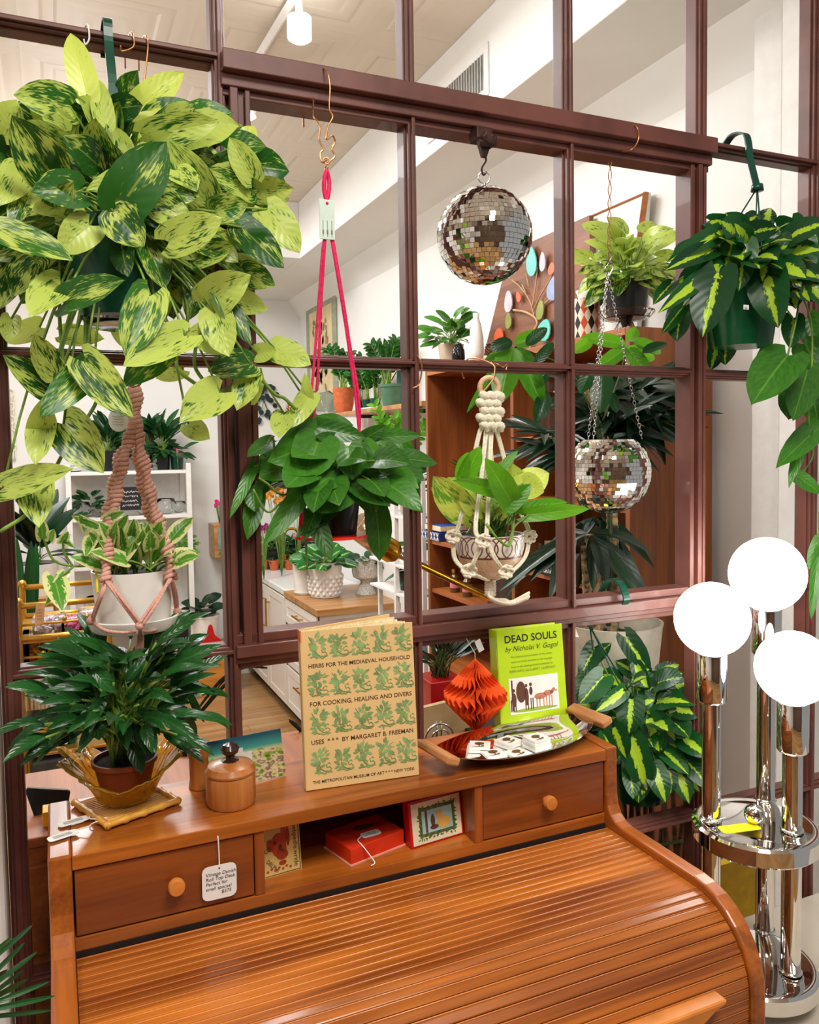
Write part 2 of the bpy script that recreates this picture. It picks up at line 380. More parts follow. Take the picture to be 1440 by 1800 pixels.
def potted(name, label, cat, base, pot, leaves, mats, group=None, saucer=None, stem=None, bev=0):
    """pot=(r_top,r_bottom,height,material,rim); leaves=list of bush kwargs"""
    t = thing(name, label, cat, base, group); base = Vector(base)
    z0 = 0
    if saucer:
        rs, sm = saucer
        B().lathe([(0, 0), (rs*.85, 0), (rs, .015), (rs-.003, .015), (rs*.83, .004), (0, .004)], base, 28).obj('saucer', sm, t, True, auto=.7); z0 = .004
    B().lathe(pot_prof(pot[0], pot[1], pot[2], pot[4]), base+V(0, 0, z0), 28).obj('pot', pot[3], t, True, auto=.6)
    B().lathe([(0, .004), (pot[0]*.94, 0)], base+V(0, 0, z0+pot[2]*.9), 20).obj('soil', M_soil, t)
    f = B(); s = B()
    for i, k in enumerate(leaves):
        k = dict(k); k.setdefault('seed', int(base.x*1000+base.y*377+i*17) % 9973+1)
        bush(f, s, base+V(0, 0, z0+pot[2]*.9), **k)
    f.obj('foliage', mats, t, True); s.obj('stems', stem or M_stem, t, True)
    return t
# ================================================================= the setting
ZF = -.25
def struct(b, name, mat, **k): o = b.obj(name, mat, **k); o['kind'] = 'structure'; return o
struct(B().bb((-3, -4, ZF-.1), (2.1, 6.0, ZF)), 'floor', M_floor)
def ceilmat():
    m_, t, p = nt('pressed_tin'); tc = N(t, 'ShaderNodeTexCoord'); mp = N(t, 'ShaderNodeMapping'); mp.inputs['Scale'].default_value = (1.65, 1.65, 1.65)
    t.links.new(tc.outputs['Object'], mp.inputs[0]); sp = N(t, 'ShaderNodeSeparateXYZ'); t.links.new(mp.outputs[0], sp.inputs[0])
    a = mth(t, 'ABSOLUTE', mth(t, 'SUBTRACT', mth(t, 'FRACT', sp.outputs[0]), .5)); c = mth(t, 'ABSOLUTE', mth(t, 'SUBTRACT', mth(t, 'FRACT', sp.outputs[1]), .5))
    d = mth(t, 'MAXIMUM', a, c); h = mth(t, 'SINE', mth(t, 'MULTIPLY', d, 62.))
    h2 = ramp(t, [(.0, (0, 0, 0, 1)), (.28, (0, 0, 0, 1)), (.3, (1, 1, 1, 1)), (.36, (1, 1, 1, 1)), (.38, (.3, .3, .3, 1)), (.5, (1, 1, 1, 1))], d)
    hh = mth(t, 'ADD', mth(t, 'MULTIPLY', h, .12), h2)
    b = N(t, 'ShaderNodeBump', i_Strength=.45, i_Distance=.010); t.links.new(hh, b.inputs['Height']); t.links.new(b.outputs[0], p.inputs['Normal'])
    p.inputs['Base Color'].default_value = srgb(214, 204, 188); p.inputs['Roughness'].default_value = .55
    return m_
struct(B().bb((-3, -4, 3.2), (2.1, 6.0, 3.3)), 'ceiling', ceilmat())
struct(B().bb((2.0, -.0, ZF), (2.12, 6.0, 3.2)), 'wall_right', M_wall)
struct(B().bb((-3, 5.45, ZF), (2.1, 5.57, 3.2)), 'wall_back', M_wall)
struct(B().bb((-3.1, -4, ZF), (-3, 5.5, 3.2)), 'wall_left', M_wall)
struct(B().bb((-3, -4.1, ZF), (2.1, -4, 3.2)), 'wall_front', plain('dark_wall', srgb(92, 72, 56), .8))
struct(B().bb((1.86, .30, ZF), (2.0, .40, 3.2)), 'trim_1', M_white, bev=.004)
struct(B().bb((1.93, .46, ZF), (2.0, .56, 3.2)), 'trim_4', M_white, bev=.004)
# left white post beside the window
struct(B().bb((-.22, -.05, ZF), (-.014, .03, 3.2)), 'trim_2', M_white, bev=.006)
# display platform the desk and lamp stand on (front), white
struct(B().bb((-.9, -.75, ZF), (1.02, .04, 0)), 'trim_3', M_white, bev=.004)
# ceiling duct (boxed soffit) along the right wall with cove strip
duct = B().bb((1.575, -.5, 2.84), (2.0, 5.45, 3.2)); duct.bb((1.30, 3.95, 2.84), (1.5749, 5.45, 3.2))
o = struct(duct, 'trim_7', M_wall, bev=.004)
struct(B().add([(2.0, -.0, 2.70), (2.0, 5.45, 2.70), (2.0, 5.45, 2.84), (2.0, 0, 2.84), (1.9, 0, 2.84), (1.9, 5.45, 2.84)], [(0, 1, 5, 4), (0, 4, 3), (1, 2, 5)]), 'trim_5', M_wall)
# vent grille on the duct face
def grille(y0, y1, z0, z1, label):
    g = thing('air_vent', label, 'vent', (1.57, (y0+y1)/2, z0))
    b = B(); x = 1.567
    b.bb((x, y0, z0), (x+.0075, y0+.03, z1)); b.bb((x, y1-.03, z0), (x+.0075, y1, z1)); b.bb((x+.0005, y0+.0301, z0), (x+.0075, y1-.0301, z0+.03)); b.bb((x+.0005, y0+.0301, z1-.03), (x+.0075, y1-.0301, z1))
    b.obj('frame', M_white, g, bev=.002)
    s = B(); n = 22
    for i in range(n):
        y = y0+.035+(y1-y0-.07)*i/(n-1); s.box((x+.006, y, (z0+z1)/2), (.012, .004, z1-z0-.05), rz=.5)
    s.obj('louvres', plain('grey_metal', srgb(170, 168, 162), .5), g)
    B().bb((x+.004, y0+.02, z0+.02), (x+.0079, y1-.02, z1-.02)).obj('backing', plain('vent_dark', srgb(110, 106, 100), .8), g)
grille(1.45, 1.98, 2.89, 3.08, 'slatted white air vent on the boxed duct near the ceiling')
# track lights
def spot(px, py, z, n, label):
    c = PZ(px, py, z); t = thing('track_spotlight', label, 'light', c, 'spotlights on the ceiling track')
    B().tube([c+V(0, 0, .07), c+V(0, 0, .0)], .042, 20).obj('lamp_head', M_white, t, True, auto=.6)
    B().tube([c+V(0, 0, .066), c+V(0, 0, 3.185-z)], .012, 10).obj('stem', M_white, t, True, auto=.6)
    B().sph(c+V(0, 0, -.002), .034, 8, (1, 1, .35)).obj('bulb', plain('spot_bulb', (1, .95, .85, 1), em=30, var=0.), t, True)
    return c
c1 = spot(527, 68, 3.02, 0, 'white spotlight glowing beyond the top rail above the pink cord')
c2 = spot(433, 205, 3.02, 1, 'white spotlight glowing beside the sash post and the large marbled plant')
d = (c2-c1).normalized()
tr = B().tube([c1-d*1.0+V(0, 0, .16), c2+d*1.2+V(0, 0, .16)], .018, 4)
tag(tr.obj('light_track', M_white), 'white metal track on the ceiling carrying the spotlights', 'light track')
# ---------------------------------------------------------------- the window grid
W_ = .3; ZT = 2.16375; HH = .43057
win = bpy.data.objects.new('window_1', None); COL.objects.link(win); win.location = (0, 0, 0); win['kind'] = 'structure'
def vbar(x, z0, z1, w=.019, name='vertical_bar'):
    b = B(); b.bb((x-w/2, -.002, z0), (x+w/2, .026, z1)); b.bb((x-w*.36, -.010, z0), (x+w*.36, -.002, z1)); b.bb((x-w*.16, -.017, z0), (x+w*.16, -.010, z1))
    return b.obj(name, M_frame, win, bev=.0012)
def hbar(z, x0, x1, w=.019, name='horizontal_bar'):
    b = B(); b.bb((x0, -.001, z-w/2), (x1, .025, z+w/2)); b.bb((x0, -.009, z-w*.36), (x1, -.001, z+w*.36)); b.bb((x0, -.0155, z-w*.16), (x1, -.009, z+w*.16))
    return b.obj(name, M_frame, win, bev=.0012)
TOPZ = 2.62
for i in range(0, 7):
    x = i*W_
    if i in (2, 3):
        vbar(x, ZT, TOPZ); vbar(x, .45, ZT-2*HH)
    else: vbar(x, .45, TOPZ, .024 if i in (0, 5) else .02)
for j in range(-1, 4):
    z = ZT-j*HH
    if j in (0, 2): hbar(z, 0, .3); hbar(z, 1.2, 1.82)
    elif j == 1: hbar(z, 0, .3); hbar(z, 1.2, 1.82)
    else: hbar(z, 0, 1.82)
def rail(a, b, name, prof):
    """moulded bar from a to b; prof = list of (depth y0, y1, half height)"""
    bb_ = B()
    for y0, y1, h0, h1 in prof:
        if a[0] != b[0]: bb_.bb((a[0], y0, a[1]+h0), (b[0], y1, a[1]+h1))
        else: bb_.bb((a[0]+h0, y0, a[1]), (a[0]+h1, y1, b[1]))
    return bb_.obj(name, M_frame, win, bev=.0015)
rail((.300, 2.150), (1.212, 2.150), 'sash_rail', [(-.036, .028, -.012, .016), (-.022, .028, -.030, -.012), (-.012, .028, -.040, -.030)])
rail((.300, 1.303), (1.212, 1.303), 'sash_rail', [(-.026, .028, -.008, .010), (-.018, .028, -.018, -.008), (-.012, .028, .010, .024), (-.010, .028, -.028, -.018)])
rail((.312, 1.31), (.312, 2.14), 'sash_stile', [(-.020, .026, 0, .012), (-.012, .026, .012, .022), (-.018, .026, .022, .030)])
rail((1.166, 1.31), (1.166, 2.14), 'sash_stile', [(-.016, .026, 0, .010), (-.010, .026, .010, .016), (-.020, .026, .016, .026)])
for x in (.6, .9):
    b = B().bb((x-.010, -.002, 1.31), (x+.010, .026, 2.13)); b.bb((x-.0065, -.012, 1.31), (x+.0065, -.002, 2.13)); b.bb((x-.003, -.019, 1.31), (x+.003, -.012, 2.13)); b.obj('sash_bar', M_frame, win, bev=.0012)
zm = ZT-HH+.003
b = B().bb((.335, -.002, zm-.009), (1.17, .026, zm+.009)); b.bb((.335, -.012, zm-.006), (1.17, -.002, zm+.006)); b.bb((.335, -.018, zm-.0025), (1.17, -.012, zm+.0025)); b.obj('sash_bar', M_frame, win, bev=.0012)
# ================================================================= the roll-top desk
XL, XR = .040, .852; ZT_D = 1.13; YB, YFR = -.03, -.197
desk = thing('rolltop_desk', 'teak roll-top desk with slatted tambour cover and two small drawers', 'desk', ((XL+XR)/2, -.2, 0))
# side panels with the S-curved front edge
def side_outline(off=0.):
    pts = [(YB, 0.0), (YB, ZT_D+.001)]
    pts += [(YFR, ZT_D+.001), (YFR-.001, 1.06)]
    pts += [(-.202, 1.042), (-.209, 1.030), (-.220, 1.023), (-.235, 1.020)]
    pts += [(-.30, 1.020), (-.36, 1.020)]
    for k in range(0, 9):
        a = PI/2*k/8; pts.append((-.385-.103*math.sin(a), .915+.105*math.cos(a)))
    pts += [(-.488, .60), (-.488, .45), (-.40, .40), (-.40, 0.0)]
    return pts
for x0, x1 in ((XL, XL+.026), (XR-.022, XR)):
    P = side_outline(); B().poly([(x0, y, z) for y, z in P], (x1-x0, 0, 0)).obj('side_panel', M_teaky, desk, bev=.003)
xi0, xi1 = XL+.026, XR-.022
B().bb((xi0, YFR-.001, ZT_D-.018), (xi1, YB, ZT_D-.0005)).obj('top_board', M_teak, desk, bev=.0015)
B().bb((xi0, YFR+.002, 1.012), (xi1, YB, 1.028)).obj('lower_board', M_teak, desk, bev=.001)
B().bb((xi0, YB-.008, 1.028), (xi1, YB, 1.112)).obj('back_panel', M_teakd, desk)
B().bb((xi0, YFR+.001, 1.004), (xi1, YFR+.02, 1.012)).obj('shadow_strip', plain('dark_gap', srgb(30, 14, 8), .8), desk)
for x in (.2875, .6075): B().bb((x-.0065, YFR+.002, 1.028), (x+.0065, YB-.008, 1.112)).obj('divider', M_teakz, desk, bev=.001)
for x0, x1 in ((xi0+.002, .2800), (.6150, xi1-.002)):
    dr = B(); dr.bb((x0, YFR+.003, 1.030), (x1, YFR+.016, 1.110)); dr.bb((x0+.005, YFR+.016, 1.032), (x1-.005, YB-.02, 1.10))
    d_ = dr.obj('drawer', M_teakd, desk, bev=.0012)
    c = V((x0+x1)/2+(.0 if x0 > .5 else .008), YFR+.003, 1.070)
    B().lathe([(0, .0), (.0045, 0), (.0045, .006), (.0095, .008), (.0105, .014), (.009, .0185), (.0, .019)], c, 24, Matrix.Rotation(PI/2, 3, 'X')).obj('knob', M_knob, d_, True, auto=.7)
# tambour: slats on the flat, round the curve and down the front
tb = B(); path = [(-.200, 1.003)]
path = []
for i in range(60):
    pass
seg = []
def prof_pt(s):
    if s < .185: return V(0, -.203-s, 1.006), V(0, 0, 1)
    s2 = s-.185; r = .092; a = s2/r
    if a < PI/2: return V(0, -.388-r*math.sin(a), .914+r*math.cos(a)), V(0, math.sin(a)*-1, math.cos(a))
    s3 = s2-r*PI/2; return V(0, -.480, .914-s3), V(0, -1, 0)
sw = .0128; s = 0.; xs0, xs1 = xi0+.001, xi1-.001
while s < .75:
    a, na = prof_pt(s); c_, nc = prof_pt(s+sw*.90); g, ng = prof_pt(s+sw)
    tdir = (c_-a).normalized(); th = .0045
    pr = [a-na*th, a+na*.0006, a+na*.0016+tdir*.0010, a+na*.0019+tdir*.0022, c_+nc*.0026-tdir*.0016, c_+nc*.0020-tdir*.0003, c_-nc*th]
    vs = [V(xs0, p.y, p.z) for p in pr]+[V(xs1, p.y, p.z) for p in pr]; n = len(pr)
    tb.add(vs, [(i, i+1, i+1+n, i+n) for i in range(n-1)]+[tuple(range(n))[::-1], tuple(range(n, 2*n))])
    s += sw
tam = tb.obj('tambour_slats', M_slat, desk)
bd = B(); s = 0.  # thin pale beads that paint a highlight line along each slat edge
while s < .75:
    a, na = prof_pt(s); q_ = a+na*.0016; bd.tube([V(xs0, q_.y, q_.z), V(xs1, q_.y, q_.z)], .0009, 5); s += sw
bd.obj('slat_highlights', wood('slat_highlight_wood', srgb(232, 150, 84), srgb(196, 108, 50), 'X', rough=.3, coat=.3), desk, True)
bk = B(); prev = None
for i in range(40):
    p, nn = prof_pt(i*.75/39); q_ = p-nn*.0042
    bk.v += [(xs0, q_.y, q_.z), (xs1, q_.y, q_.z)]; bk.uv += [(0, 0)]*2; bk.r += [0]*2; bk.q += [0]*2
    if i: bk.f.append((2*i-2, 2*i-1, 2*i+1, 2*i))
bk.obj('tambour_backing', plain('dark_gap', srgb(30, 14, 8), .8), desk)
# pull handle on the tambour
hp_ = PY(1268, 1747, -.492); xc = (XL+XR)/2; hw = hp_.x-xc; zh = hp_.z
out = [(xc-hw, zh), (xc+hw, zh), (xc+hw-.003, zh-.006), (xc+hw-.022, zh-.012), (xc+hw-.05, zh-.028), (xc+hw-.085, zh-.034), (xc-hw+.085, zh-.034), (xc-hw+.05, zh-.028), (xc-hw+.022, zh-.012), (xc-hw+.003, zh-.006)]
B().poly([(x, -.482, z) for x, z in out], (0, -.022, 0)).obj('pull_handle', M_knob, desk, bev=.004)
B().bb((xi0, -.46, .36), (xi1, -.05, .40)).obj('writing_base', M_teak, desk, bev=.002)
# ================================================================= small things on and in the desk
def scribble(par, o, u, v, w, h, rows, mat, r=.00016):
    rr = random.Random(int(w*1e5)); b = B()
    for k in range(rows):
        y = h*(.5-(k+.5)/rows); x = -w/2; pts = []
        while x < w/2*rr.uniform(.75, 1):
            pts.append(o+u*x+v*(y+rr.uniform(-.3, .3)*h/rows)); x += w*.03
        b.tube(pts, r, 4)
    b.obj('handwriting', mat, par)
def wire(b, pts, r=.0011, n=6):
    """smooth wire through points (Catmull-Rom)"""
    P = [Vector(p) for p in pts]; P = [P[0]*2-P[1]]+P+[P[-1]*2-P[-2]]; o = []
    for i in range(1, len(P)-2):
        for k in range(n):
            t = k/n; a, b_, c, d = P[i-1:i+3]
            o.append(.5*((2*b_)+(c-a)*t+(2*a-5*b_+4*c-d)*t*t+(3*b_-a-3*c+d)*t**3))
    o.append(P[-2]); b.tube(o, r, 6); return o
def card_tag(name, label, c, ux, uy, w, h, lines, hole=True, string=None, size=.004, mat=None, col='tag', smat=None, r=.18):
    """a shop tag; c = centre, ux/uy its axes"""
    ux = Vector(ux).normalized(); uy = Vector(uy).normalized(); nz = ux.cross(uy)
    t = thing(name, label, col, c); pts = []
    if lines == 'scribble':
        scribble(t, Vector(c)+nz*.0003, ux, uy, w*.66, h*.6, 4, M_ink); lines = None
    rr = min(w, h)*r
    for cx, cy, a0 in ((w/2-rr, h/2-rr, 0), (-w/2+rr, h/2-rr, 90), (-w/2+rr, -h/2+rr, 180), (w/2-rr, -h/2+rr, 270)):
        for k in range(4):
            a = math.radians(a0+k*30); pts.append(Vector(c)+ux*(cx+rr*math.cos(a))+uy*(cy+rr*math.sin(a)))
    B().poly(pts, -nz*.0006).obj('card', mat or M_paper, t)
    if lines: text('handwriting', '\n'.join(lines), M_ink, t, Vector(c)-ux*w*.40+uy*(h*.22)+nz*.0002, ux, uy, size, .0002, italic=.15)
    if hole: B().lathe([(0, .0003), (.0011, .0003)], Vector(c)+uy*(h/2-.004), 10, Matrix((ux, uy, nz)).transposed()).obj('hole', M_ink, t)
    if string:
        sb_ = B(); wire(sb_, string, .0008, 5); sb_.obj('string', smat or M_paper, t, True)
    return t
yd = YFR-.004
c = PY(386, 1550, yd); s_ = pxm(c)
card_tag('price_tag', 'white handwritten price tag hanging from the left desk drawer', c, (1, 0, 0), (0, -.04, 1), 60*s_, 62*s_,
         ['Vintage Danish', 'Roll Top Desk', 'Perfect for', 'small spaces!', '           $575'], size=.0062,
         string=[PY(386, 1529, yd), PY(385, 1500, yd+.001), PY(383, 1470, yd+.003), V(PY(383, 1460, yd)[0], YFR+.004, 1.1112)])
# herbs book
M_tan = plain('tan_cover', srgb(226, 190, 130), .55, var=.03, scale=8); M_tan2 = plain('page_paper', srgb(232, 214, 170), .8, var=.1, scale=200)
M_sage = plain('sage_ink', srgb(138, 168, 104), .6, var=.15, scale=60); M_brick = plain('orange_spine', srgb(196, 110, 60), .6, var=.1)
def book(label, bl, br, tl, yb, thick, cover, pages, name='book', tilt=.0, zb=None):
    pass
# cover corners in px: BL (538,1392) BR (737,1362) TL (532,1110) TR (732,1088)
zt = ZT_D+.0005
bl = PZ(538, 1391, zt); br = PZ(737, 1362, zt)
ux = (br-bl); ux.z = 0; bw = ux.length; ux.normalize(); nn = V(ux.y, -ux.x, 0); nb = -nn       # nn towards the viewer
def hup(base, px, py, lean):
    """height at which the leaning plane above base meets the image row"""
    lo, hi = 0, .6
    for _ in range(40):
        h = (lo+hi)/2; p = base+V(0, 0, h)+nb*h*lean; d = p-CAM; y = CPY-FPX*d.dot(CU)/d.dot(_F)
        if y > py: lo = h
        else: hi = h
    return h
lean = .10; bh = hup(bl, 532, 1110, lean); uy = (V(0, 0, 1)+nb*lean).normalized(); bh = bh*math.sqrt(1+lean**2); nzb = ux.cross(uy)
bk1 = thing('herb_book', 'tan herb book with green plant pattern standing on the desk top', 'book', bl+ux*bw/2)
def slab(b, o, u, v, n, a, c, th0, th1):
    """slab in the frame o,u,v,n from a=(u0,v0) to c=(u1,v1), depth th0..th1 along n"""
    vs = [o+u*x+v*y+n*z for x in (a[0], c[0]) for y in (a[1], c[1]) for z in (th0, th1)]
    return b.add(vs, [(0, 1, 3, 2), (4, 6, 7, 5), (0, 4, 5, 1), (2, 3, 7, 6), (0, 2, 6, 4), (1, 5, 7, 3)])
slab(B(), bl, ux, uy, nzb, (0, 0), (bw, bh), -.0018, 0).obj('front_cover', M_tan, bk1, bev=.0006)
# back board opened a little behind, with pages between
ux2 = (ux+nb*.38).normalized()
slab(B(), bl+nb*.012, ux2, uy, ux2.cross(uy), (0, 0), (bw*.98, bh), -.0018, 0).obj('back_cover', M_tan, bk1, bev=.0006)
pg = B()
for i in range(9):
    f = i/9; u_ = (ux+nb*.30*(f+.05)).normalized(); o_ = bl+nb*(.003+.008*f); slab(pg, o_, u_, uy, u_.cross(uy), (.002, .003), (bw*(.97-.03*(i % 2)), bh-.006+.002*(i % 3)), -.0012, 0)
pg.obj('pages', M_tan2, bk1)
slab(B(), bl, nb, uy, -nb.cross(uy)*-1, (0, 0), (.013, bh), 0, .0015).obj('spine', M_brick if False else M_tan, bk1, bev=.0005)
slab(B(), bl, nb, uy, -nb.cross(uy)*-1, (-.0003, bh*.93), (.0133, bh+.0005), -.0003, .0018).obj('spine_cap', M_brick, bk1)
def motif(b, o, u, v, n, s, rr):
    def stroke(pts, w):
        P = [o+u*x*s+v*y*s+n*.0006 for x, y in pts]
        b.tube(P, w*s, 4)
    # bent stem, leaves and curling root: one generic herb sprig
    cnt = [0]
    def lf(x, y, a, l, w):
        cnt[0] += 1
        ca, sa = math.cos(a), math.sin(a); pts = []
        for k in range(9):
            tt = k/8; pts.append((tt*l, math.sin(tt*PI)*w))
        for k in range(7, 0, -1):
            tt = k/8; pts.append((tt*l, -math.sin(tt*PI)*w*.8))
        b.add([o+u*(x+px_*ca-py_*sa)*s+v*(y+px_*sa+py_*ca)*s+n*(.0002+cnt[0]*.000012) for px_, py_ in pts], [tuple(range(len(pts)))])
    for k in range(26):
        a = rr.uniform(0, 6.28); r = rr.uniform(0, .26); lf(.42+r*math.cos(a)*1.05, .72+r*math.sin(a), a+rr.uniform(-.5, .5), rr.uniform(.16, .3), rr.uniform(.045, .08))
    for k in range(14):
        a = rr.uniform(0, 6.28); r = rr.uniform(0, .17); lf(.34+r*math.cos(a), .34+r*math.sin(a), a, rr.uniform(.14, .26), rr.uniform(.04, .06))
    for k in range(8):
        lf(.16+.09*k, .1+.03*math.sin(k), rr.uniform(-.4, .4), .14, .035)
    stroke([(.4, .6), (.38, .4), (.45, .25), (.6, .15), (.8, .14), (.88, .22), (.8, .32), (.7, .28)], .018)
    stroke([(.7, .28), (.66, .4), (.78, .48), (.84, .42)], .015)
    stroke([(.3, .7), (.2, .86), (.14, .96)], .015); stroke([(.5, .75), (.64, .9), (.78, .98)], .015)
mo = B(); rr = random.Random(3)
rows_v = [.855, .615, .395, .150] # base of each motif row as share of height
cw = bw*.205
for rv in (.800, .560, .320, .075):
    for k in range(5):
        motif(mo, bl+ux*(bw*.045+k*bw*.19)+uy*(bh*(rv+.012)), ux, uy, nzb, cw, rr)
mo.obj('plant_pattern', M_sage, bk1)
M_title = plain('title_ink', srgb(70, 38, 24), .6)
for s, v, sz in (('HERBS FOR THE MEDIAEVAL HOUSEHOLD', .762, .0112), ('FOR COOKING, HEALING AND DIVERS', .522, .0118), ('USES  * * *  BY MARGARET B. FREEMAN', .282, .0112), ('THE METROPOLITAN MUSEUM OF ART * * * NEW YORK', .038, .0070)):
    o = text('cover_title', s, M_title, bk1, (0, 0, 0), (1, 0, 0), (0, 1, 0), sz)
    bpy.data.objects.remove(o)
    c_ = bpy.data.curves.new('x', 'FONT'); c_.body = s; c_.size = 1; oo = bpy.data.objects.new('x', c_); COL.objects.link(oo); bpy.context.view_layer.update(); wd = oo.dimensions.x; bpy.data.objects.remove(oo)
    text('cover_title', s, M_title, bk1, bl+ux*bw*.06+uy*bh*v, ux*1.0, uy, bw*.90/wd, .0004, bold=.008)
# Dead Souls
M_lime = plain('lime_cover', srgb(186, 218, 30), .25, var=.02, coat=.3)
b2l = PZ(882, 1278, zt); b2r = PZ(996, 1284, zt)
yb2 = -.075
b2l = PY(882, 1276, yb2); b2l.z = zt; b2r = V(b2l.x+.098, yb2-.006, zt)
p_ = PY(996, 1270, yb2); b2r.x = p_.x
ux = (b2r-b2l); b2w = ux.length; ux.normalize(); nb = V(-ux.y, ux.x, 0); lean = .12; uy = (V(0, 0, 1)+nb*lean).normalized(); nz2 = ux.cross(uy)
b2h = hup(b2l, 880, 1108, lean)*math.sqrt(1+lean**2)
bk2 = thing('novel', 'lime green novel standing behind the silver tray', 'book', b2l+ux*b2w/2)
slab(B(), b2l, ux, uy, nz2, (0, 0), (b2w, b2h), -.002, 0).obj('front_cover', M_lime, bk2, bev=.0005)
slab(B(), b2l, ux, uy, nz2, (0, 0), (b2w, b2h), -.024, -.022).obj('back_cover', M_lime, bk2, bev=.0005)
slab(B(), b2l, ux, uy, nz2, (0, 0), (.002, b2h), -.024, 0).obj('spine', M_lime, bk2)
slab(B(), b2l, ux, uy, nz2, (.002, .003), (b2w-.003, b2h-.002), -.022, -.002).obj('pages', M_tan2, bk2)
def tline(s, v, sz, par, o, ux, uy, W0, mat, a=.08, b_=.92, name='cover_text', it=0., bold=0., sp=1.):
    c_ = bpy.data.curves.new('x', 'FONT'); c_.body = s; c_.size = 1; c_.space_character = sp; oo = bpy.data.objects.new('x', c_); COL.objects.link(oo); bpy.context.view_layer.update(); wd = oo.dimensions.x; bpy.data.objects.remove(oo)
    size = min(sz, W0*(b_-a)/wd); off = (W0*(b_-a)-size*wd)/2
    text(name, s, mat, par, Vector(o)+Vector(ux)*(W0*a+off)+Vector(uy)*v, ux, uy, size, .0004, bold=bold, italic=it, space=sp)
O2 = b2l
tline('DEAD SOULS', b2h*.865, .017, bk2, O2, ux, uy, b2w, M_ink, .09, .93, bold=.015)
tline('by Nicholai V. Gogol', b2h*.78, .013, bk2, O2, ux, uy, b2w, M_ink, .12, .9, it=.35)
M_inkl = plain('grey_green_ink', srgb(110, 130, 30), .6)
for k, s in enumerate(('The most complete edition of this classic', 'work currently available in any language', 'here in the distinguished translation by')): tline(s, b2h*(.715-.048*k), .0052, bk2, O2, ux, uy, b2w, M_inkl, .2, .82)
tline('BERNARD GUILBERT GUERNEY', b2h*.575, .0058, bk2, O2, ux, uy, b2w, M_inkl, .15, .88, sp=1.1)
slab(B(), O2, ux, uy, nz2, (b2w*.15, b2h*.175), (b2w*.88, b2h*.52), 0, .0004).obj('picture_panel', M_paper, bk2)
def blob(b, o, u, v, n, cx, cy, rx, ry, th=.0006, k=14):
    b.add([o+u*(cx+rx*math.cos(2*PI*i/k))+v*(cy+ry*math.sin(2*PI*i/k))+n*th for i in range(k)], [tuple(range(k))])
M_bay = plain('bay_ink', srgb(200, 130, 100), .6); M_brn = plain('brown_ink', srgb(96, 56, 40), .6); M_grass = plain('grass_ink', srgb(150, 180, 60), .6)
def U2(x, y): return (b2w*(.15+.73*x), b2h*(.175+.345*y))
g = B(); blob(g, O2, ux, uy, nz2, *U2(.5, .08), b2w*.34, b2h*.018); g.obj('printed_grass', M_grass, bk2)
g = B()
for x, y, rx, ry in ((.62, .42, .13, .09), (.78, .48, .1, .08), (.9, .56, .035, .05), (.86, .5, .04, .06), (.95, .52, .03, .02)): blob(g, O2, ux, uy, nz2, *U2(x, y), b2w*.73*rx, b2h*.345*ry)
for x in (.54, .6, .68, .74, .8, .85): slab(g, O2, ux, uy, nz2, U2(x-.008, .1), U2(x+.012, .4), .0005, .0006)
g.obj('printed_horses', M_bay, bk2)
g = B()
for x, y, rx, ry in ((.23, .6, .1, .3), (.08, .4, .05, .2), (.34, .45, .04, .25), (.34, .76, .025, .05), (.43, .6, .035, .12), (.43, .78, .03, .05), (.08, .66, .03, .05)): blob(g, O2, ux, uy, nz2, *U2(x, y), b2w*.73*rx, b2h*.345*ry, .0008)
for x in (.02, .07, .11, .31, .36, .42, .46): slab(g, O2, ux, uy, nz2, U2(x-.008, .08), U2(x+.012, .4), .0005, .0007)
slab(g, O2, ux, uy, nz2, U2(.04, .1), U2(.07, .95), .0005, .0007)
g.obj('printed_carriage_and_men', M_brn, bk2)
g = B()
for k in range(4): slab(g, O2, ux, uy, nz2, (b2w*(.155+.028*k), b2h*.04), (b2w*(.172+.028*k), b2h*(.085+(.02 if k == 3 else 0))), 0, .0004)
g.obj('publisher_mark', M_ink, bk2)
# lidded wooden jar, back cylinder, postcard
jc = PZ(416, 1428, zt); jc = jc+V(0, .034, 0); jc.z = zt; jr = 43*pxm(jc)
jar = thing('wooden_jar', 'small turned wooden jar with dark knobbed lid near desk centre-left', 'jar', jc)
M_jar = wood('jar_wood', srgb(196, 124, 58), srgb(150, 84, 34), 'Z', rough=.35); jh = .041
B().lathe([(0, 0), (jr*.93, 0), (jr, .006), (jr, jh*.92), (jr*.97, jh), (0, jh)], jc, 40).obj('body', M_jar, jar, True, auto=.6)
l_ = B().lathe([(0, .001), (jr*1.0, .001), (jr*1.02, .004), (jr*.9, .011), (jr*.5, .016), (0, .017)], jc+V(0, 0, jh), 40).obj('lid', M_jar, jar, True, auto=.6)
dk = plain('dark_turned_wood', srgb(50, 28, 24), .2, var=.1, coat=.4)
B().lathe([(0, .0), (jr*.40, .0), (jr*.36, .004), (.006, .006), (.006, .010), (.011, .014), (.0125, .019), (.009, .025), (0, .027)], jc+V(0, 0, jh+.013), 12).obj('lid_knob', dk, l_, True, auto=.5)
cc = PZ(352, 1382, zt); cc.z = zt; t = thing('wooden_cup', 'plain wooden cylinder cup behind the lidded jar and the postcard', 'cup', cc)
B().lathe([(0, 0), (.0155, 0), (.014, .012), (.0145, .042), (.0165, .046), (.0165, .058), (.0135, .058), (.0135, .05), (0, .05)], cc, 28).obj('body', M_jar, t, True, auto=.6)
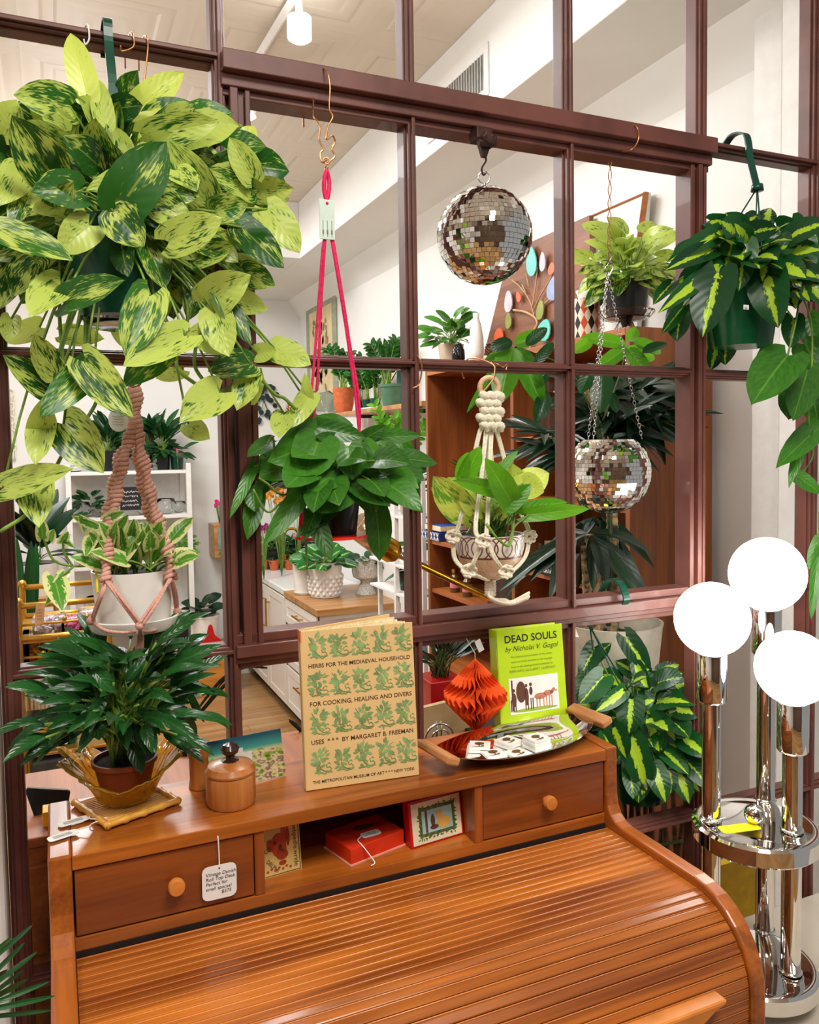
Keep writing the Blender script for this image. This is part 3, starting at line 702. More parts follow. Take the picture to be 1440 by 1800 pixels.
# postcard: stands leaning, slightly turned
pa = PY(372, 1399, -.088); pa.z = zt; pb = PY(503, 1378, -.078); pb.z = zt
ux = pb-pa; ux.z = 0; pw = ux.length; ux.normalize(); nb = V(-ux.y, ux.x, 0); lean = .3; uy = (V(0, 0, 1)+nb*lean).normalized(); nz3 = ux.cross(uy)
ph_ = hup(pa, 358, 1305, lean)*math.sqrt(1+lean**2)
def cardmat():
    m_, t, p = nt('postcard_print'); uvn = N(t, 'ShaderNodeTexCoord'); sp = N(t, 'ShaderNodeSeparateXYZ'); t.links.new(uvn.outputs['UV'], sp.inputs[0])
    no = N(t, 'ShaderNodeTexVoronoi', i_Scale=16.); mp = N(t, 'ShaderNodeMapping'); mp.inputs['Scale'].default_value = (1.3, .9, 1); t.links.new(uvn.outputs['UV'], mp.inputs[0]); t.links.new(mp.outputs[0], no.inputs[0])
    n2 = N(t, 'ShaderNodeTexNoise', i_Scale=7., i_Detail=5.); t.links.new(uvn.outputs['UV'], n2.inputs[0])
    sky = ramp(t, [(.62, srgb(190, 190, 130)), (.72, srgb(60, 140, 130)), (.95, srgb(10, 74, 92))], sp.outputs[1])
    land = ramp(t, [(.3, srgb(60, 66, 34)), (.42, srgb(130, 150, 60)), (.5, srgb(206, 190, 150)), (.58, srgb(110, 74, 56)), (.7, srgb(215, 210, 190))], n2.outputs[0])
    lv = N(t, 'ShaderNodeMix', data_type='RGBA', blend_type='MULTIPLY'); lv.inputs[0].default_value = .7; t.links.new(land, lv.inputs[6])
    t.links.new(ramp(t, [(.0, (.25, .22, .2, 1)), (.25, (1, 1, 1, 1))], no.outputs[0]), lv.inputs[7])
    f = mth(t, 'GREATER_THAN', mth(t, 'ADD', sp.outputs[1], mth(t, 'MULTIPLY', mth(t, 'SUBTRACT', n2.outputs[0], .5), .25)), .64)
    t.links.new(mix(t, f, lv.outputs[2], sky), p.inputs['Base Color']); p.inputs['Roughness'].default_value = .35
    return m_
t = thing('postcard', 'vintage aerial view postcard with teal sky leaning behind the wooden jar', 'postcard', pa+ux*pw/2)
b = B(); n_ = 10; vs = []; uv = []
for i in range(n_+1):
    for k in (0, 1):
        f = i/n_; vs.append(pa+ux*pw*f+uy*ph_*k+nz3*(.004*math.sin(f*PI))); uv.append((f, k))
b.add(vs, [(2*i, 2*i+2, 2*i+3, 2*i+1) for i in range(n_)], uv); b.obj('card', cardmat(), t, sol=.0006)
# shop buildings printed on it: pale block
g = B(); slab(g, pa, ux, uy, nz3, (pw*.34, ph_*.42), (pw*.56, ph_*.66), .004, .0046); slab(g, pa, ux, uy, nz3, (pw*.36, ph_*.66), (pw*.45, ph_*.76), .004, .0046); g.obj('printed_building', plain('print_pale', srgb(205, 205, 195), .5), t)
g = B()
for k in range(4): slab(g, pa, ux, uy, nz3, (pw*(.03+.07*k), ph_*.1), (pw*(.07+.07*k), ph_*.5), .0036, .0042)
g.obj('printed_car_park', plain('print_brown', srgb(84, 50, 40), .5), t)
# ---- in the cubby
zc = 1.028
a = PY(462, 1545, YFR+.02)
k0 = V(.314, YFR+.012, zc); k1 = V(.352, YFR+.028, zc)
k0 = PZ(465, 1546, zc); k1 = PZ(531, 1527, zc)
ux = (k1-k0); ux.z = 0; kw = ux.length; ux.normalize(); nb = V(-ux.y, ux.x, 0); uy = (V(0, 0, 1)+nb*.12).normalized(); nz4 = ux.cross(uy); kh = .079
t = thing('playing_card_box', 'cream box with a printed playing card figure in the desk cubby', 'box', k0+ux*kw/2)
slab(B(), k0, ux, uy, nz4, (0, 0), (kw, kh), -.012, 0).obj('carton', plain('cream_print', srgb(226, 196, 120), .5, var=.08), t, bev=.0005)
g = B()
blob(g, k0, ux, uy, nz4, kw*.42, kh*.5, kw*.2, kh*.2); blob(g, k0, ux, uy, nz4, kw*.5, kh*.84, kw*.1, kh*.06); blob(g, k0, ux, uy, nz4, kw*.25, kh*.55, kw*.13, kh*.04); slab(g, k0, ux, uy, nz4, (kw*.5, kh*.3), (kw*.62, kh*.8), .0003, .0005)
for i in range(7): blob(g, k0, ux, uy, nz4, kw*(.1+.1*i), kh*(.1+.03*(i % 2)), kw*.035, kh*.02)
g.obj('printed_figure', plain('print_red', srgb(200, 70, 40), .5), t)
g = B(); blob(g, k0, ux, uy, nz4, kw*.13, kh*.86, kw*.07, kh*.035); slab(g, k0, ux, uy, nz4, (kw*.12, kh*.78), (kw*.14, kh*.86), .0003, .0005); g.obj('printed_spade', M_brn, t)
text('printed_lettering', 'qrobebpedle.wride', M_brn, t, k0+ux*kw*.81+uy*kh*.97+nz4*.0003, -uy, ux, .0092, .0002)
text('printed_lettering', 'OR', M_brn, t, k0+ux*kw*.06+uy*kh*.40+nz4*.0009, (ux+uy*.6), (uy-ux*.6), .008, .0002); text('printed_lettering', 'DELPHI', M_brn, t, k0+ux*kw*.06+uy*kh*.27+nz4*.0009, (ux-uy*1.1), (uy+ux*1.1), .007, .0002)
g = B()
for a0, a1, b0, b1 in ((.10, .30, .42, .62), (.62, .72, .45, .78), (.40, .60, .16, .24), (.34, .66, .25, .42)): blob(g, k0, ux, uy, nz4, kw*(a0+a1)/2, kh*(b0+b1)/2, kw*(a1-a0)*.5, kh*(b1-b0)*.5, .0008)
g.obj('printed_robe', plain('print_rust', srgb(170, 62, 20), .5), t)
g = B(); blob(g, k0, ux, uy, nz4, kw*.46, kh*.46, kw*.05, kh*.05, .0012); blob(g, k0, ux, uy, nz4, kw*.52, kh*.40, kw*.03, kh*.02, .0012); slab(g, k0, ux, uy, nz4, (kw*.03, kh*.02), (kw*.97, kh*.03), .0003, .0005); slab(g, k0, ux, uy, nz4, (kw*.95, kh*.03), (kw*.97, kh*.98), .0003, .0005); g.obj('printed_outline', M_brn, t)
# red box lying
r0 = PZ(700, 1478, zc+.0); cx = PZ(653, 1500, zc); rc = V(cx.x-.002, -.135, zc)
rb = thing('red_box', 'flat red cardboard box lying in the desk cubby with small tag on it', 'box', rc)
Mr = Matrix.Rotation(.25, 3, 'Z')
B().box(rc+V(0, 0, .013), (.092, .066, .022), M=Mr).obj('lid', M_red if False else plain('red_card', srgb(214, 52, 24), .35, var=.08), rb, bev=.001)
B().box(rc+V(0, 0, .0015), (.096, .070, .003), M=Mr).obj('base_tray', plain('pale_edge', srgb(220, 150, 120), .6), rb, bev=.0005)
g = B(); blob(g, rc+V(0, .01, .0243), V(1, 0, 0), V(0, 1, 0), V(0, 0, 1), 0, 0, .014, .008); blob(g, rc+V(0, .01, .0243), V(1, 0, 0), V(0, 1, 0), V(0, 0, 1), .016, .002, .006, .004); g.obj('printed_emblem', plain('print_gold', srgb(90, 80, 40), .5), rb)
card_tag('price_tag', 'small white price tag with looped string lying on the red box', rc+V(.004, -.014, .0255), (1, .12, .0), (-.12, 1, 0), .030, .015, 'scribble', False,
         [rc+V(-.010, -.016, .0258), rc+V(-.020, -.026, .026), rc+V(-.018, -.038, .024), rc+V(-.010, -.046, .012), rc+V(-.005, -.052, .003), rc+V(-.012, -.056, .002)], size=.0036, r=.3)
# framed tin of cards at right
f0 = PZ(723, 1470, zc); f1 = PZ(815, 1470, zc); f0 = V(f0.x, -.172, zc); q_ = PY(723, 1440, -.172); q2 = PY(815, 1440, -.16)
f0 = V(q_.x, -.172, zc); ux = V(q2.x-q_.x, .010, 0); fw = ux.length; ux.normalize(); nb = V(-ux.y, ux.x, 0); uy = (V(0, 0, 1)+nb*.15).normalized(); nz5 = ux.cross(uy); fh = .066
t = thing('card_tin', 'red edged tin with cream lid and lion picture in the desk cubby', 'box', f0+ux*fw/2)
slab(B(), f0, ux, uy, nz5, (0, 0), (fw, fh), -.018, 0).obj('tin', M_red, t, bev=.0015)
slab(B(), f0, ux, uy, nz5, (fw*.04, fh*.05), (fw*.96, fh*.94), 0, .0012).obj('lid_plate', plain('cream_lid', srgb(236, 222, 190), .3), t, bev=.001)
slab(B(), f0, ux, uy, nz5, (fw*.17, fh*.19), (fw*.84, fh*.81), .0010, .0014).obj('printed_border', plain('print_moss', srgb(84, 104, 44), .5, var=.3, scale=300), t)
wr = B(); rr = random.Random(5)
for i in range(90):
    s = i/90*4; e = s % 1; x, y = [(e, 0), (1, e), (1-e, 1), (0, 1-e)][int(s) % 4]
    x = .17+.66*x; y = .17+.64*y; a_ = rr.uniform(0, 6.28)
    o_ = f0+ux*fw*x+uy*fh*y+nz5*.0015; b_ = o_+(ux*math.cos(a_)+uy*math.sin(a_))*fw*.05; leaf(wr, o_, b_, fw*.02, nz5, 'lance', 0, 0)
wr.obj('printed_wreath', plain('print_green', srgb(70, 110, 40), .5), t)
slab(B(), f0, ux, uy, nz5, (fw*.22, fh*.26), (fw*.79, fh*.74), .0012, .0017).obj('printed_sky', plain('print_sky', srgb(160, 196, 200), .5), t)
g = B(); blob(g, f0, ux, uy, nz5, fw*.62, fh*.42, fw*.13, fh*.13, .0021); blob(g, f0, ux, uy, nz5, fw*.55, fh*.60, fw*.06, fh*.10, .0022); g.obj('printed_lion', plain('print_tawny', srgb(214, 170, 80), .5), t)
g = B(); blob(g, f0, ux, uy, nz5, fw*.42, fh*.5, fw*.04, fh*.14, .0021); slab(g, f0, ux, uy, nz5, (fw*.28, fh*.27), (fw*.32, fh*.74), .0016, .002); blob(g, f0, ux, uy, nz5, fw*.44, fh*.36, fw*.08, fh*.05, .0021); g.obj('printed_traveller', M_brn, t)
# ---- steel tray with wooden handles, five matchbox stacks
tc_ = PZ(910, 1308, zt+.008); tc_.z = zt
tray = thing('serving_tray', 'oval stainless steel tray with wooden handles on the desk top', 'tray', tc_)
rx, ry = .138, .066; rot = Matrix.Rotation(.12, 3, 'Z')
prof = [(0, .003), (.70, .003), (.76, .008), (.80, .010), (.98, .016), (1.0, .017), (1.0, .0185), (.97, .0175), (.80, .0115), (.75, .0095), (.69, .0045), (0, .0045)]
b = B()
n_ = 56
for i, (r, z) in enumerate(prof):
    for k in range(n_):
        a = 2*PI*k/n_; e = 1 if r < .77 else 1
        x = r*rx*math.cos(a)*(1+.10*(abs(math.cos(a))**6 if r > .9 else 0)); y = r*ry*math.sin(a)
        b.v.append(tuple(tc_+rot@V(x, y, z+(abs(math.cos(a))**4*.008 if r > .9 else 0)))); b.uv.append((0, 0)); b.r.append(0); b.q.append(0)
for i in range(len(prof)-1):
    for k in range(n_): b.f.append((i*n_+k, i*n_+(k+1) % n_, (i+1)*n_+(k+1) % n_, (i+1)*n_+k))
b.obj('dish', M_chrome, tray, True, auto=.9)
M_hand = wood('handle_wood', srgb(200, 140, 84), srgb(150, 92, 50), 'Y', rough=.55, coat=0)
for sx in (-1, 1):
    o_ = tc_+rot@V(sx*(rx*1.07), 0, .026); h = B()
    h.box(o_, (.022, .088, .012), M=rot@Matrix.Rotation(-sx*.35, 3, 'Y')); h.obj('handle', M_hand, tray, bev=.003)
M_match = plain('matchbox_card', srgb(244, 242, 236), .4)
for i, (px, py, n, rz) in enumerate(((843, 1310, 2, -.55), (893, 1302, 2, .3), (944, 1300, 4, .15), (868, 1323, 1, -.1), (910, 1322, 1, .2))):
    c = PZ(px, py, zt+.006+n*.003); c.z = zt+.0047
    lab = ['two white matchbooks with tree print, leftmost on the steel tray', 'pair of white matchbooks with tree print, back middle of the tray', 'tallest stack of white tree-print matchbooks, rightmost on tray', 'single white tree-print matchbook at the front of the tray, left one', 'single white tree-print matchbook at the front of the tray, right one'][i]
    t = thing('matchbook_stack', lab, 'matchbooks', c, 'white matchbooks on the tray')
    Mz = Matrix.Rotation(rz, 3, 'Z')
    for k in range(n):
        B().box(c+V(.001*(k % 2), .0008*k, .0022+k*.0042), (.032, .030, .0038), M=Mz).obj('matchbook', M_match, t, bev=.0004)
    top = c+V(0, 0, n*.0042+.0004); u_ = Mz@V(1, 0, 0); v_ = Mz@V(0, 1, 0); zz = V(0, 0, 1)
    g = B(); blob(g, top, u_, v_, zz, 0, .003, .0075, .0055); slab(g, top, u_, v_, zz, (-.0008, -.009), (.0008, .001), .0003, .0006); blob(g, top, u_, v_, zz, .005, -.007, .003, .0018); blob(g, top, u_, v_, zz, -.003, -.010, .009, .0008)
    g.obj('printed_tree', plain('print_umber', srgb(110, 74, 40), .5), t)
# ---- amber bowl, coaster, potted plant in it, tags
ac = PZ(228, 1440, zt); ac = V(ac.x, ac.y+.032, zt)
ac = PZ(222, 1408, zt+.006); ac.z = zt
M_bamb = wood('bamboo', srgb(236, 178, 70), srgb(190, 124, 36), 'X', rough=.4)
t = thing('bamboo_mat', 'bamboo slat trivet under the amber glass bowl', 'mat', ac)
Mb = Matrix.Rotation(.38, 3, 'Z')
for k in range(17):
    y = -.052+k*.0065; B
sl = B()
for k in range(17):
    y = -.052+k*.0065; p0 = ac+Mb@V(-.050, y*.86, .0032); p1 = ac+Mb@V(.050, y*.86, .0032); sl.tube([p0, p1], .0026, 6)
sl.obj('slats', M_bamb, t, True)
for sx in (-.048, .048):
    pts = []; rad = []
    for k in range(17):
        f = k/16; pts.append(ac+Mb@V(sx, -.050+.100*f, .0050)); rad.append(.0042 if k % 4 else .0056)
    B().tube(pts, rad, 8).obj('edge_rod', M_bamb, t, True)
for sy in (-1,):
    pts = []; rad = []
    for k in range(21):
        f = k/20; pts.append(ac+Mb@V(-.050+.100*f, -.048, .0050)); rad.append(.0042 if k % 5 else .0058)
    B().tube(pts, rad, 8).obj('edge_rod', M_bamb, t, True)
M_amber = plain('amber_glass', srgb(246, 196, 60), .07, trans=.72, var=.08, scale=60, ior=1.22, coat=.6)
bc = ac+V(.0, .002, .0095); t = thing('amber_bowl', 'fluted amber glass bowl holding the dark leafy potted plant', 'bowl', bc)
b = B(); NP = 90; rows = [(.032, 0), (.036, .004), (.044, .020), (.058, .038), (.080, .054)]
def wavy(r, z, a, k):
    f = (z/.060)**2; wv = 1+.10*f*math.cos(9*a)+.03*math.cos(36*a)*min(1, z/.02)
    up = .020*f*(math.cos(2*a+.2))  # two sides swept up
    return V(r*wv*math.cos(a), r*wv*math.sin(a)*.92, z+up+.006*f*math.cos(9*a))
allr = rows+[(r-.0035, z+.0005) for r, z in rows[::-1]]
for i, (r, z) in enumerate(allr):
    for k in range(NP):
        a = 2*PI*k/NP; p = wavy(r, min(z, .06), a, k); b.v.append(tuple(bc+p)); b.uv.append((0, 0)); b.r.append(0); b.q.append(0)
for i in range(len(allr)-1):
    for k in range(NP): b.f.append((i*NP+k, i*NP+(k+1) % NP, (i+1)*NP+(k+1) % NP, (i+1)*NP+k))
b.f.append(tuple(range(NP))[::-1]); b.f.append(tuple((len(allr)-1)*NP+k for k in range(NP)))
b.obj('glass_bowl', M_amber, t, True)
pc = bc+V(0, 0, .006)
t = thing('leafy_potted_plant', 'bushy dark green plant with wavy pointed leaves in a brown plastic pot', 'plant', pc)
M_brownp = plain('brown_plastic', srgb(136, 62, 38), .4, var=.05)
B().lathe(pot_prof(.040, .029, .050, .002), pc, 32).obj('pot', M_brownp, t, True, auto=.6)
B().lathe([(0, .003), (.038, 0)], pc+V(0, 0, .045), 20).obj('soil', M_soil, t)
fb, sb = B(), B(); root = pc+V(0, 0, .046)
M_peace = leafmat('wavy_leaf', srgb(12, 56, 26), srgb(30, 92, 36), srgb(84, 150, 60), amt=.45, rough=.25)
bush(fb, sb, root+V(0, 0, .035), 84, .056, .017, .115, up=.50, droop=.30, shape='lance', seed=31, elev=(.0, 1.35), face=.35, cur=.55, fold=.45, rs=.02)
bush(fb, sb, root+V(0, 0, .02), 62, .058, .018, .15, up=.52, droop=.15, shape='lance', seed=37, elev=(.5, 1.45), face=.3, cur=.5, fold=.45, rs=.018)
bush(fb, sb, root+V(0, 0, .05), 46, .052, .018, .09, up=.4, droop=.75, shape='lance', seed=41, elev=(.2, 1.1), face=.5, cur=.45, fold=.4, rs=.018)
pxleaves(fb, sb, [(275, 1130, 345, 1085, 20), (290, 1175, 385, 1130, 28), (230, 1160, 130, 1115, 22), (190, 1165, 50, 1160, 22), (250, 1150, 262, 1098, 24), (180, 1215, 95, 1205, 20), (300, 1200, 372, 1215, 14), (320, 1250, 345, 1310, 26), (290, 1180, 384, 1165, 18), (160, 1250, 70, 1265, 20), (210, 1300, 190, 1355, 24), (230, 1290, 250, 1360, 30, -.02, -.05), (160, 1175, 200, 1215, 32, -.03, -.05), (170, 1270, 175, 1300, 26, -.06, -.07), (330, 1210, 358, 1275, 14), (200, 1200, 160, 1120, 22)], pc.y-.01, root, .05, 'lance', curl=.3)
fb.obj('foliage', M_peace, t, True); sb.obj('stems', M_stem, t, True)
g1 = PZ(130, 1443, ZT_D+.004); g2 = PZ(111, 1468, ZT_D+.004)
g0 = PZ(190, 1437, ZT_D+.006)
card_tag('price_tag', 'small white string tag on the desk corner, nearer the window', g1, (1, .28, 0), (-.28, 1, 0), .038, .015, 'scribble', False, [g1+V(.019, .005, .001), (g1+g0)/2+V(0, -.004, .002), g0], size=.0042, r=.3)
card_tag('price_tag', 'small white string tag on the desk corner, nearer the viewer', g2, (1, .34, .0), (-.34, 1, 0), .036, .015, 'scribble', False, [g2+V(.018, .006, .001), g2+V(.030, .004, .003), g2+V(.034, .013, .002), g0], size=.0042, r=.3)
# orange honeycomb paper ornament
oc = PY(836, 1222, -.045); R0 = 62*pxm(oc)
t = thing('paper_ornament', 'orange honeycomb paper diamond hanging between the two books', 'ornament', oc)
b = B(); n_ = 26; M_or = plain('orange_tissue', srgb(246, 92, 22), .75, var=.1, scale=50)
for k in range(n_):
    a = 2*PI*k/n_; da = 2*PI/n_; prev = None; st = []
    H2 = R0*1.06; m_ = 9
    for i in range(m_+1):
        f = i/m_; z = H2*(.92-2*f)*.98 if False else H2*(1-2*f); r = R0*.98*(1-abs(1-2*f)**1.15); wv = da*.42*(1 if i % 2 else -1)
        st.append((r, z, a+wv))
    for (r0_, z0, a0), (r1, z1, a1) in zip(st, st[1:]):
        b.add([oc+V(0, 0, z0), oc+V(r0_*math.cos(a0), r0_*math.sin(a0), z0), oc+V(r1*math.cos(a1), r1*math.sin(a1), z1), oc+V(0, 0, z1)], [(0, 1, 2, 3)])
b.obj('honeycomb', M_or, t, sol=.0004)
hk = V(oc.x+.002, -.006, 1.283)
B().tube([oc+V(0, 0, R0*1.05), oc+V(0, 0, R0*1.2), hk], .0005, 5).obj('thread', M_paper, t)
c_ = PY(843, 1135, -.04)
B().box(c_, (.011, .001, .021), M=Matrix.Rotation(-.4, 3, 'Y')).obj('small_tag', M_paper, t, bev=.0005)
# ================================================================= three-globe chrome lamp
lp = V(1.135, -.205, 0)
B_ = B().bb((1.03, -.62, ZF), (1.85, -.03, .655)); o = B_.obj('trim_6', plain('pale_stone', srgb(206, 196, 180), .12, var=.05, scale=6, coat=.5), bev=.004); o['kind'] = 'structure'
lamp = thing('globe_lamp', 'chrome lamp with three glowing white globes on tubes beside the desk', 'lamp', lp+V(0, 0, .656))
# solve disc heights from the image
def zat(px, py, x, y):
    lo, hi = 0., 3.
    for _ in range(40):
        h = (lo+hi)/2; d = V(x, y, h)-CAM; yy = CPY-FPX*d.dot(CU)/d.dot(_F)
        if yy > py: lo = h
        else: hi = h
    return h
zd = zat(1335, 1447, lp.x, lp.y); zb_ = zat(1350, 1690, lp.x, lp.y)
print('disc z', zd, zb_)
rD = .102
def disc(z, name):
    B().lathe([(0, 0), (rD-.004, 0), (rD, .004), (rD, .028), (rD-.004, .032), (rD-.012, .0325), (rD-.016, .030), (0, .030)], V(lp.x, lp.y, z-.030), 64).obj(name, M_chrome, lamp, True, auto=.7)
disc(zd, 'upper_disc'); disc(zb_, 'lower_disc')
M_globe = plain('lit_globe', (1, .97, .9, 1), em=9., var=0.)
GL = []
for px, py, D, pyb in ((1252, 1088, 1.375, 0), (1349, 1009, 1.445, 0), (1395, 1174, 1.335, 0)):
    c = PD(px, py, D); rg = 64.5*D/FPX; GL.append((c, rg))
    B().sph(c, rg, 20).obj('globe_bulb', M_globe, lamp, True)
    nz_ = c.z-rg
    B().tube([V(c.x, c.y, nz_+.012), V(c.x, c.y, nz_-.006)], .021, 24).obj('bulb_neck', M_globe, lamp, True, auto=.6)
    B().lathe([(0, -.084), (.022, -.084), (.0248, -.080), (.0248, -.002), (.0235, 0), (.0225, -.004), (0, -.012)], V(c.x, c.y, nz_+.004), 32).obj('socket_cup', M_chrome, lamp, True, auto=.7)
    B().tube([V(c.x, c.y, nz_-.078), V(c.x, c.y, zb_+.004)], .0158, 28).obj('tube', M_chrome, lamp, True, auto=.7)
    for z in (zd, zb_): B().torus((c.x, c.y, z+.003), .0168, .0022, (0, 0, 1), 28).obj('ring', M_chrome, lamp, True)
B().sph(V(lp.x-.004, lp.y-.002, zd+.0175), .0170, 14).obj('ball_finial', M_chrome, lamp, True)
B().sph(V(lp.x-.03, lp.y-.0, zb_+.0155), .016, 14).obj('ball_finial', M_chrome, lamp, True)
tq = PZ(1300, 1455, zd+.003)
card_tag('price_tag', 'bright yellow tag tied to the chrome lamp, lying on its disc', tq, (1, -.2, 0), (.2, 1, 0), .070, .026, [], False, [PZ(1262, 1441, zd+.004), PZ(1248, 1432, zd+.006), PZ(1240, 1420, zd+.02), PZ(1252, 1442, zd+.008), PZ(1275, 1437, zd+.006)], mat=M_yellow, r=.25)
# ================================================================= things hung on the window grid
def chainlink(b, p, q, n, r=.0028, th=.0007, ln=1.5):
    p = Vector(p); q = Vector(q); d = (q-p).normalized(); a = d.orthogonal().normalized(); c = d.cross(a); L = (q-p).length/n
    for i in range(n):
        o = p.lerp(q, (i+.5)/n); s = a if i % 2 else c; pts = []
        for k in range(10):
            t = 2*PI*k/10; pts.append(o+d*math.cos(t)*L*.62+s*math.sin(t)*r)
        b.tube(pts, th, 4, closed=True)
def smooth(pts, n=6):
    return wire(B(), pts, .001, n)
# ---- large marbled pothos in green hanging pot
yp = -.075
pc = PY(214, 560, yp); s_ = pxm(pc); z1 = PY(214, 400, yp).z
t = thing('hanging_marbled_pothos', 'very large marbled trailing plant in a dark green pot, left side', 'plant', V(pc.x, yp, pc.z))
rt = 92*s_; hp = z1-pc.z
B().lathe(pot_prof(rt, rt*.72, hp, .004), (pc.x, yp, pc.z), 40).obj('pot', M_greenp, t, True, auto=.6)
B().lathe([(0, 0), (rt*.62, 0), (rt*.72, .009), (rt*.70, .009), (rt*.6, .002), (0, .002)], (pc.x, yp, pc.z-.012), 40).obj('saucer', M_glass, t, True)
B().lathe([(0, .01), (rt*.96, 0)], (pc.x, yp, z1-.02), 24).obj('soil', M_soil, t)
root = V(pc.x, yp, z1-.012)
# green plastic hanger strap from the top bar
st = B(); tp = PY(189, 55, -.012)
hk = smooth([V(tp.x-.002, .022, tp.z-.02), V(tp.x-.002, .03, tp.z+.004), V(tp.x, .008, tp.z+.022), V(tp.x, -.02, tp.z+.010), V(tp.x, -.026, tp.z-.02), V(tp.x+.001, -.045, tp.z-.07), V(tp.x+.003, -.065, tp.z-.15)], 5)
for a, c in zip(hk, hk[1:]):
    wv = .0058; st.add([a+V(-wv, 0, 0), a+V(wv, 0, 0), c+V(wv, 0, 0), c+V(-wv, 0, 0)], [(0, 1, 2, 3)])
so = st.obj('hanger_strap', M_greenp, t, sol=.003)
ht = V(tp.x+.003, -.065, tp.z-.15); hb = B()
for a in (.4, 2.5, 4.6): hb.tube([ht, V(pc.x+rt*math.cos(a), yp+rt*math.sin(a), z1-.004)], .0016, 6)
hb.obj('hanger_rods', M_greenp, t, True)
fb, sb, f2 = B(), B(), B()
lime = 1.0
hero = [ (187,218,166,130,34,-.05,-.03,.95),
 (262,238,385,213,50,-.06,-.09,.7),(123,187,28,165,58,-.04,-.08,.5),(115,232,75,205,36,-.06,-.08,.9),(97,318,23,208,72,-.09,-.14,.25),
 (213,362,292,245,80,-.13,-.15,.02),(202,372,250,430,64,-.14,-.17,.3),(297,425,391,383,58,-.12,-.15,.75),(95,375,126,322,44,-.10,-.14,.45),(252,310,155,329,40,-.10,-.14,.6),
 (443,312,404,240,42,-.06,-.07,.8),(362,352,298,250,60,-.06,-.09,.5),(437,332,366,298,52,-.04,-.08,.45),(378,372,436,358,44,-.08,-.11,.45),(5,236,28,175,50,-.03,-.05,.9),(115,262,40,214,46,-.06,-.09,.7),
 (35,300,2,352,50,-.06,-.1,.8),(0,406,126,452,52,-.10,-.14,.35),(470,368,525,438,54,-.05,-.09,.85),(425,400,497,467,50,-.06,-.1,.15),(455,335,512,332,42,-.03,-.07,.8),
 (365,533,436,484,62,-.10,-.15,.8),(108,498,52,552,58,-.10,-.15,.65),(112,532,211,487,52,-.12,-.17,.25),(264,520,222,626,62,-.13,-.17,.35),(325,590,218,640,56,-.13,-.18,.8),
 (288,618,218,676,48,-.12,-.15,.05),(150,636,232,732,58,-.12,-.18,.42),(92,688,10,625,48,-.06,-.1,.3),(95,655,60,588,42,-.08,-.1,.6),(165,640,70,732,50,-.09,-.14,.1),
 (112,745,179,827,68,-.07,-.11,.55),(75,740,62,812,42,-.08,-.12,.9),(68,770,80,698,40,-.08,-.12,.9),(5,858,121,822,46,-.07,-.13,.7),(58,838,68,922,56,-.05,-.1,.6),
 (380,598,326,590,50,-.09,-.12,.8),(378,550,402,626,54,-.11,-.14,.75),(388,520,443,606,34,-.11,-.13,.1),(387,690,321,733,60,-.10,-.14,.9),(331,745,367,771,34,-.09,-.11,.95),
 (440,640,366,652,52,-.06,-.08,.2),(440,662,417,715,40,-.06,-.09,.6),(482,612,545,638,44,-.05,-.09,.85),(452,622,485,616,30,-.05,-.07,.95),(500,728,490,768,36,-.04,-.07,.85),(545,695,512,748,34,-.03,-.06,.9),(543,712,536,655,18,-.03,-.04,.95),
 (70,575,6,600,42,.07,.08,.98),(112,588,183,595,40,.08,.06,.98),(322,650,274,665,30,.06,.06,.98),(205,575,222,612,26,.06,.05,.98),
 (320,470,300,400,50,-.02,-.03,.4),(345,455,410,430,46,-.04,-.07,.4),(60,460,20,520,50,-.04,-.07,.5),(430,480,482,500,42,-.02,-.05,.4),(400,520,470,545,40,-.01,-.04,.9),(30,470,0,540,40,-.02,-.05,.3),
 (35,385,2,425,46,-.05,-.08,.15),(45,345,20,395,34,-.07,-.09,.3),(300,205,342,190,34,-.05,-.08,.8),(330,250,350,215,34,-.03,-.03,.5),(205,190,250,185,40,-.03,-.05,.1),(160,240,190,190,44,-.02,-.03,.1),(310,300,345,330,46,-.08,-.11,.6),(330,330,350,345,30,-.08,-.1,.5),
 (250,470,262,560,40,-.02,-.03,.15),(355,490,330,560,40,-.03,-.04,.3),(20,560,12,600,30,-.02,-.03,.9),(440,700,460,650,26,-.03,-.04,.9)]
hero = [h[:4]+(h[4]*1.15,)+(h[5]-.045, h[6]-.045, h[7]) if h[5] < 0 else h for h in hero]
pxleaves(fb, sb, hero, 0.0, root, 0)
fresh = [(152,166,123,48,50,-.08,-.07,.98),(241,192,323,122,52,-.07,-.09,.98),(430,250,445,218,34,-.05,-.05,.95),(265,240,250,275,40,-.08,-.10,.95)]
pxleaves(f2, sb, fresh, 0.0, root, 0)
rr = random.Random(11)
for i in range(210):
    a = rr.uniform(0, 6.28); k = math.sqrt(rr.random()); px = 215+235*k*math.cos(a); py = 345+165*k*math.sin(a); dy = -.035+rr.uniform(-.07, .10)*math.sqrt(1-k*k+.05)
    if 125 < px < 300 and 450 < py < 570: dy = rr.uniform(-.02, .05)
    elif 110 < px < 310 and 330 < py < 450: dy = rr.uniform(-.165, -.12) if i % 3 == 0 else .03
    if px < -30: continue
    b0 = PY(px, py, dy); out = V(math.cos(a), rr.uniform(-.8, .4), -.55*math.sin(a)-.25).normalized()
    l = rr.uniform(58, 88)*pxm(b0)
    leaf(fb, b0, b0+out*l, l*rr.uniform(.72, .9), (CAM-b0).normalized()+V(0, 0, .5)+V(rr.uniform(-.5, .5), 0, rr.uniform(-.3, .3)), 'heart', .25, .3, q=rr.choice((.0, .1, .3, .5, .7, .95)), wav=.03)
    if i % 3 == 0: sb.tube(bez(root, (root+b0)/2+V(0, 0, .05), b0), .0016, 5)
fb.obj('foliage', M_marble, t, True); f2.obj('fresh_leaves', M_marble2, t, True)
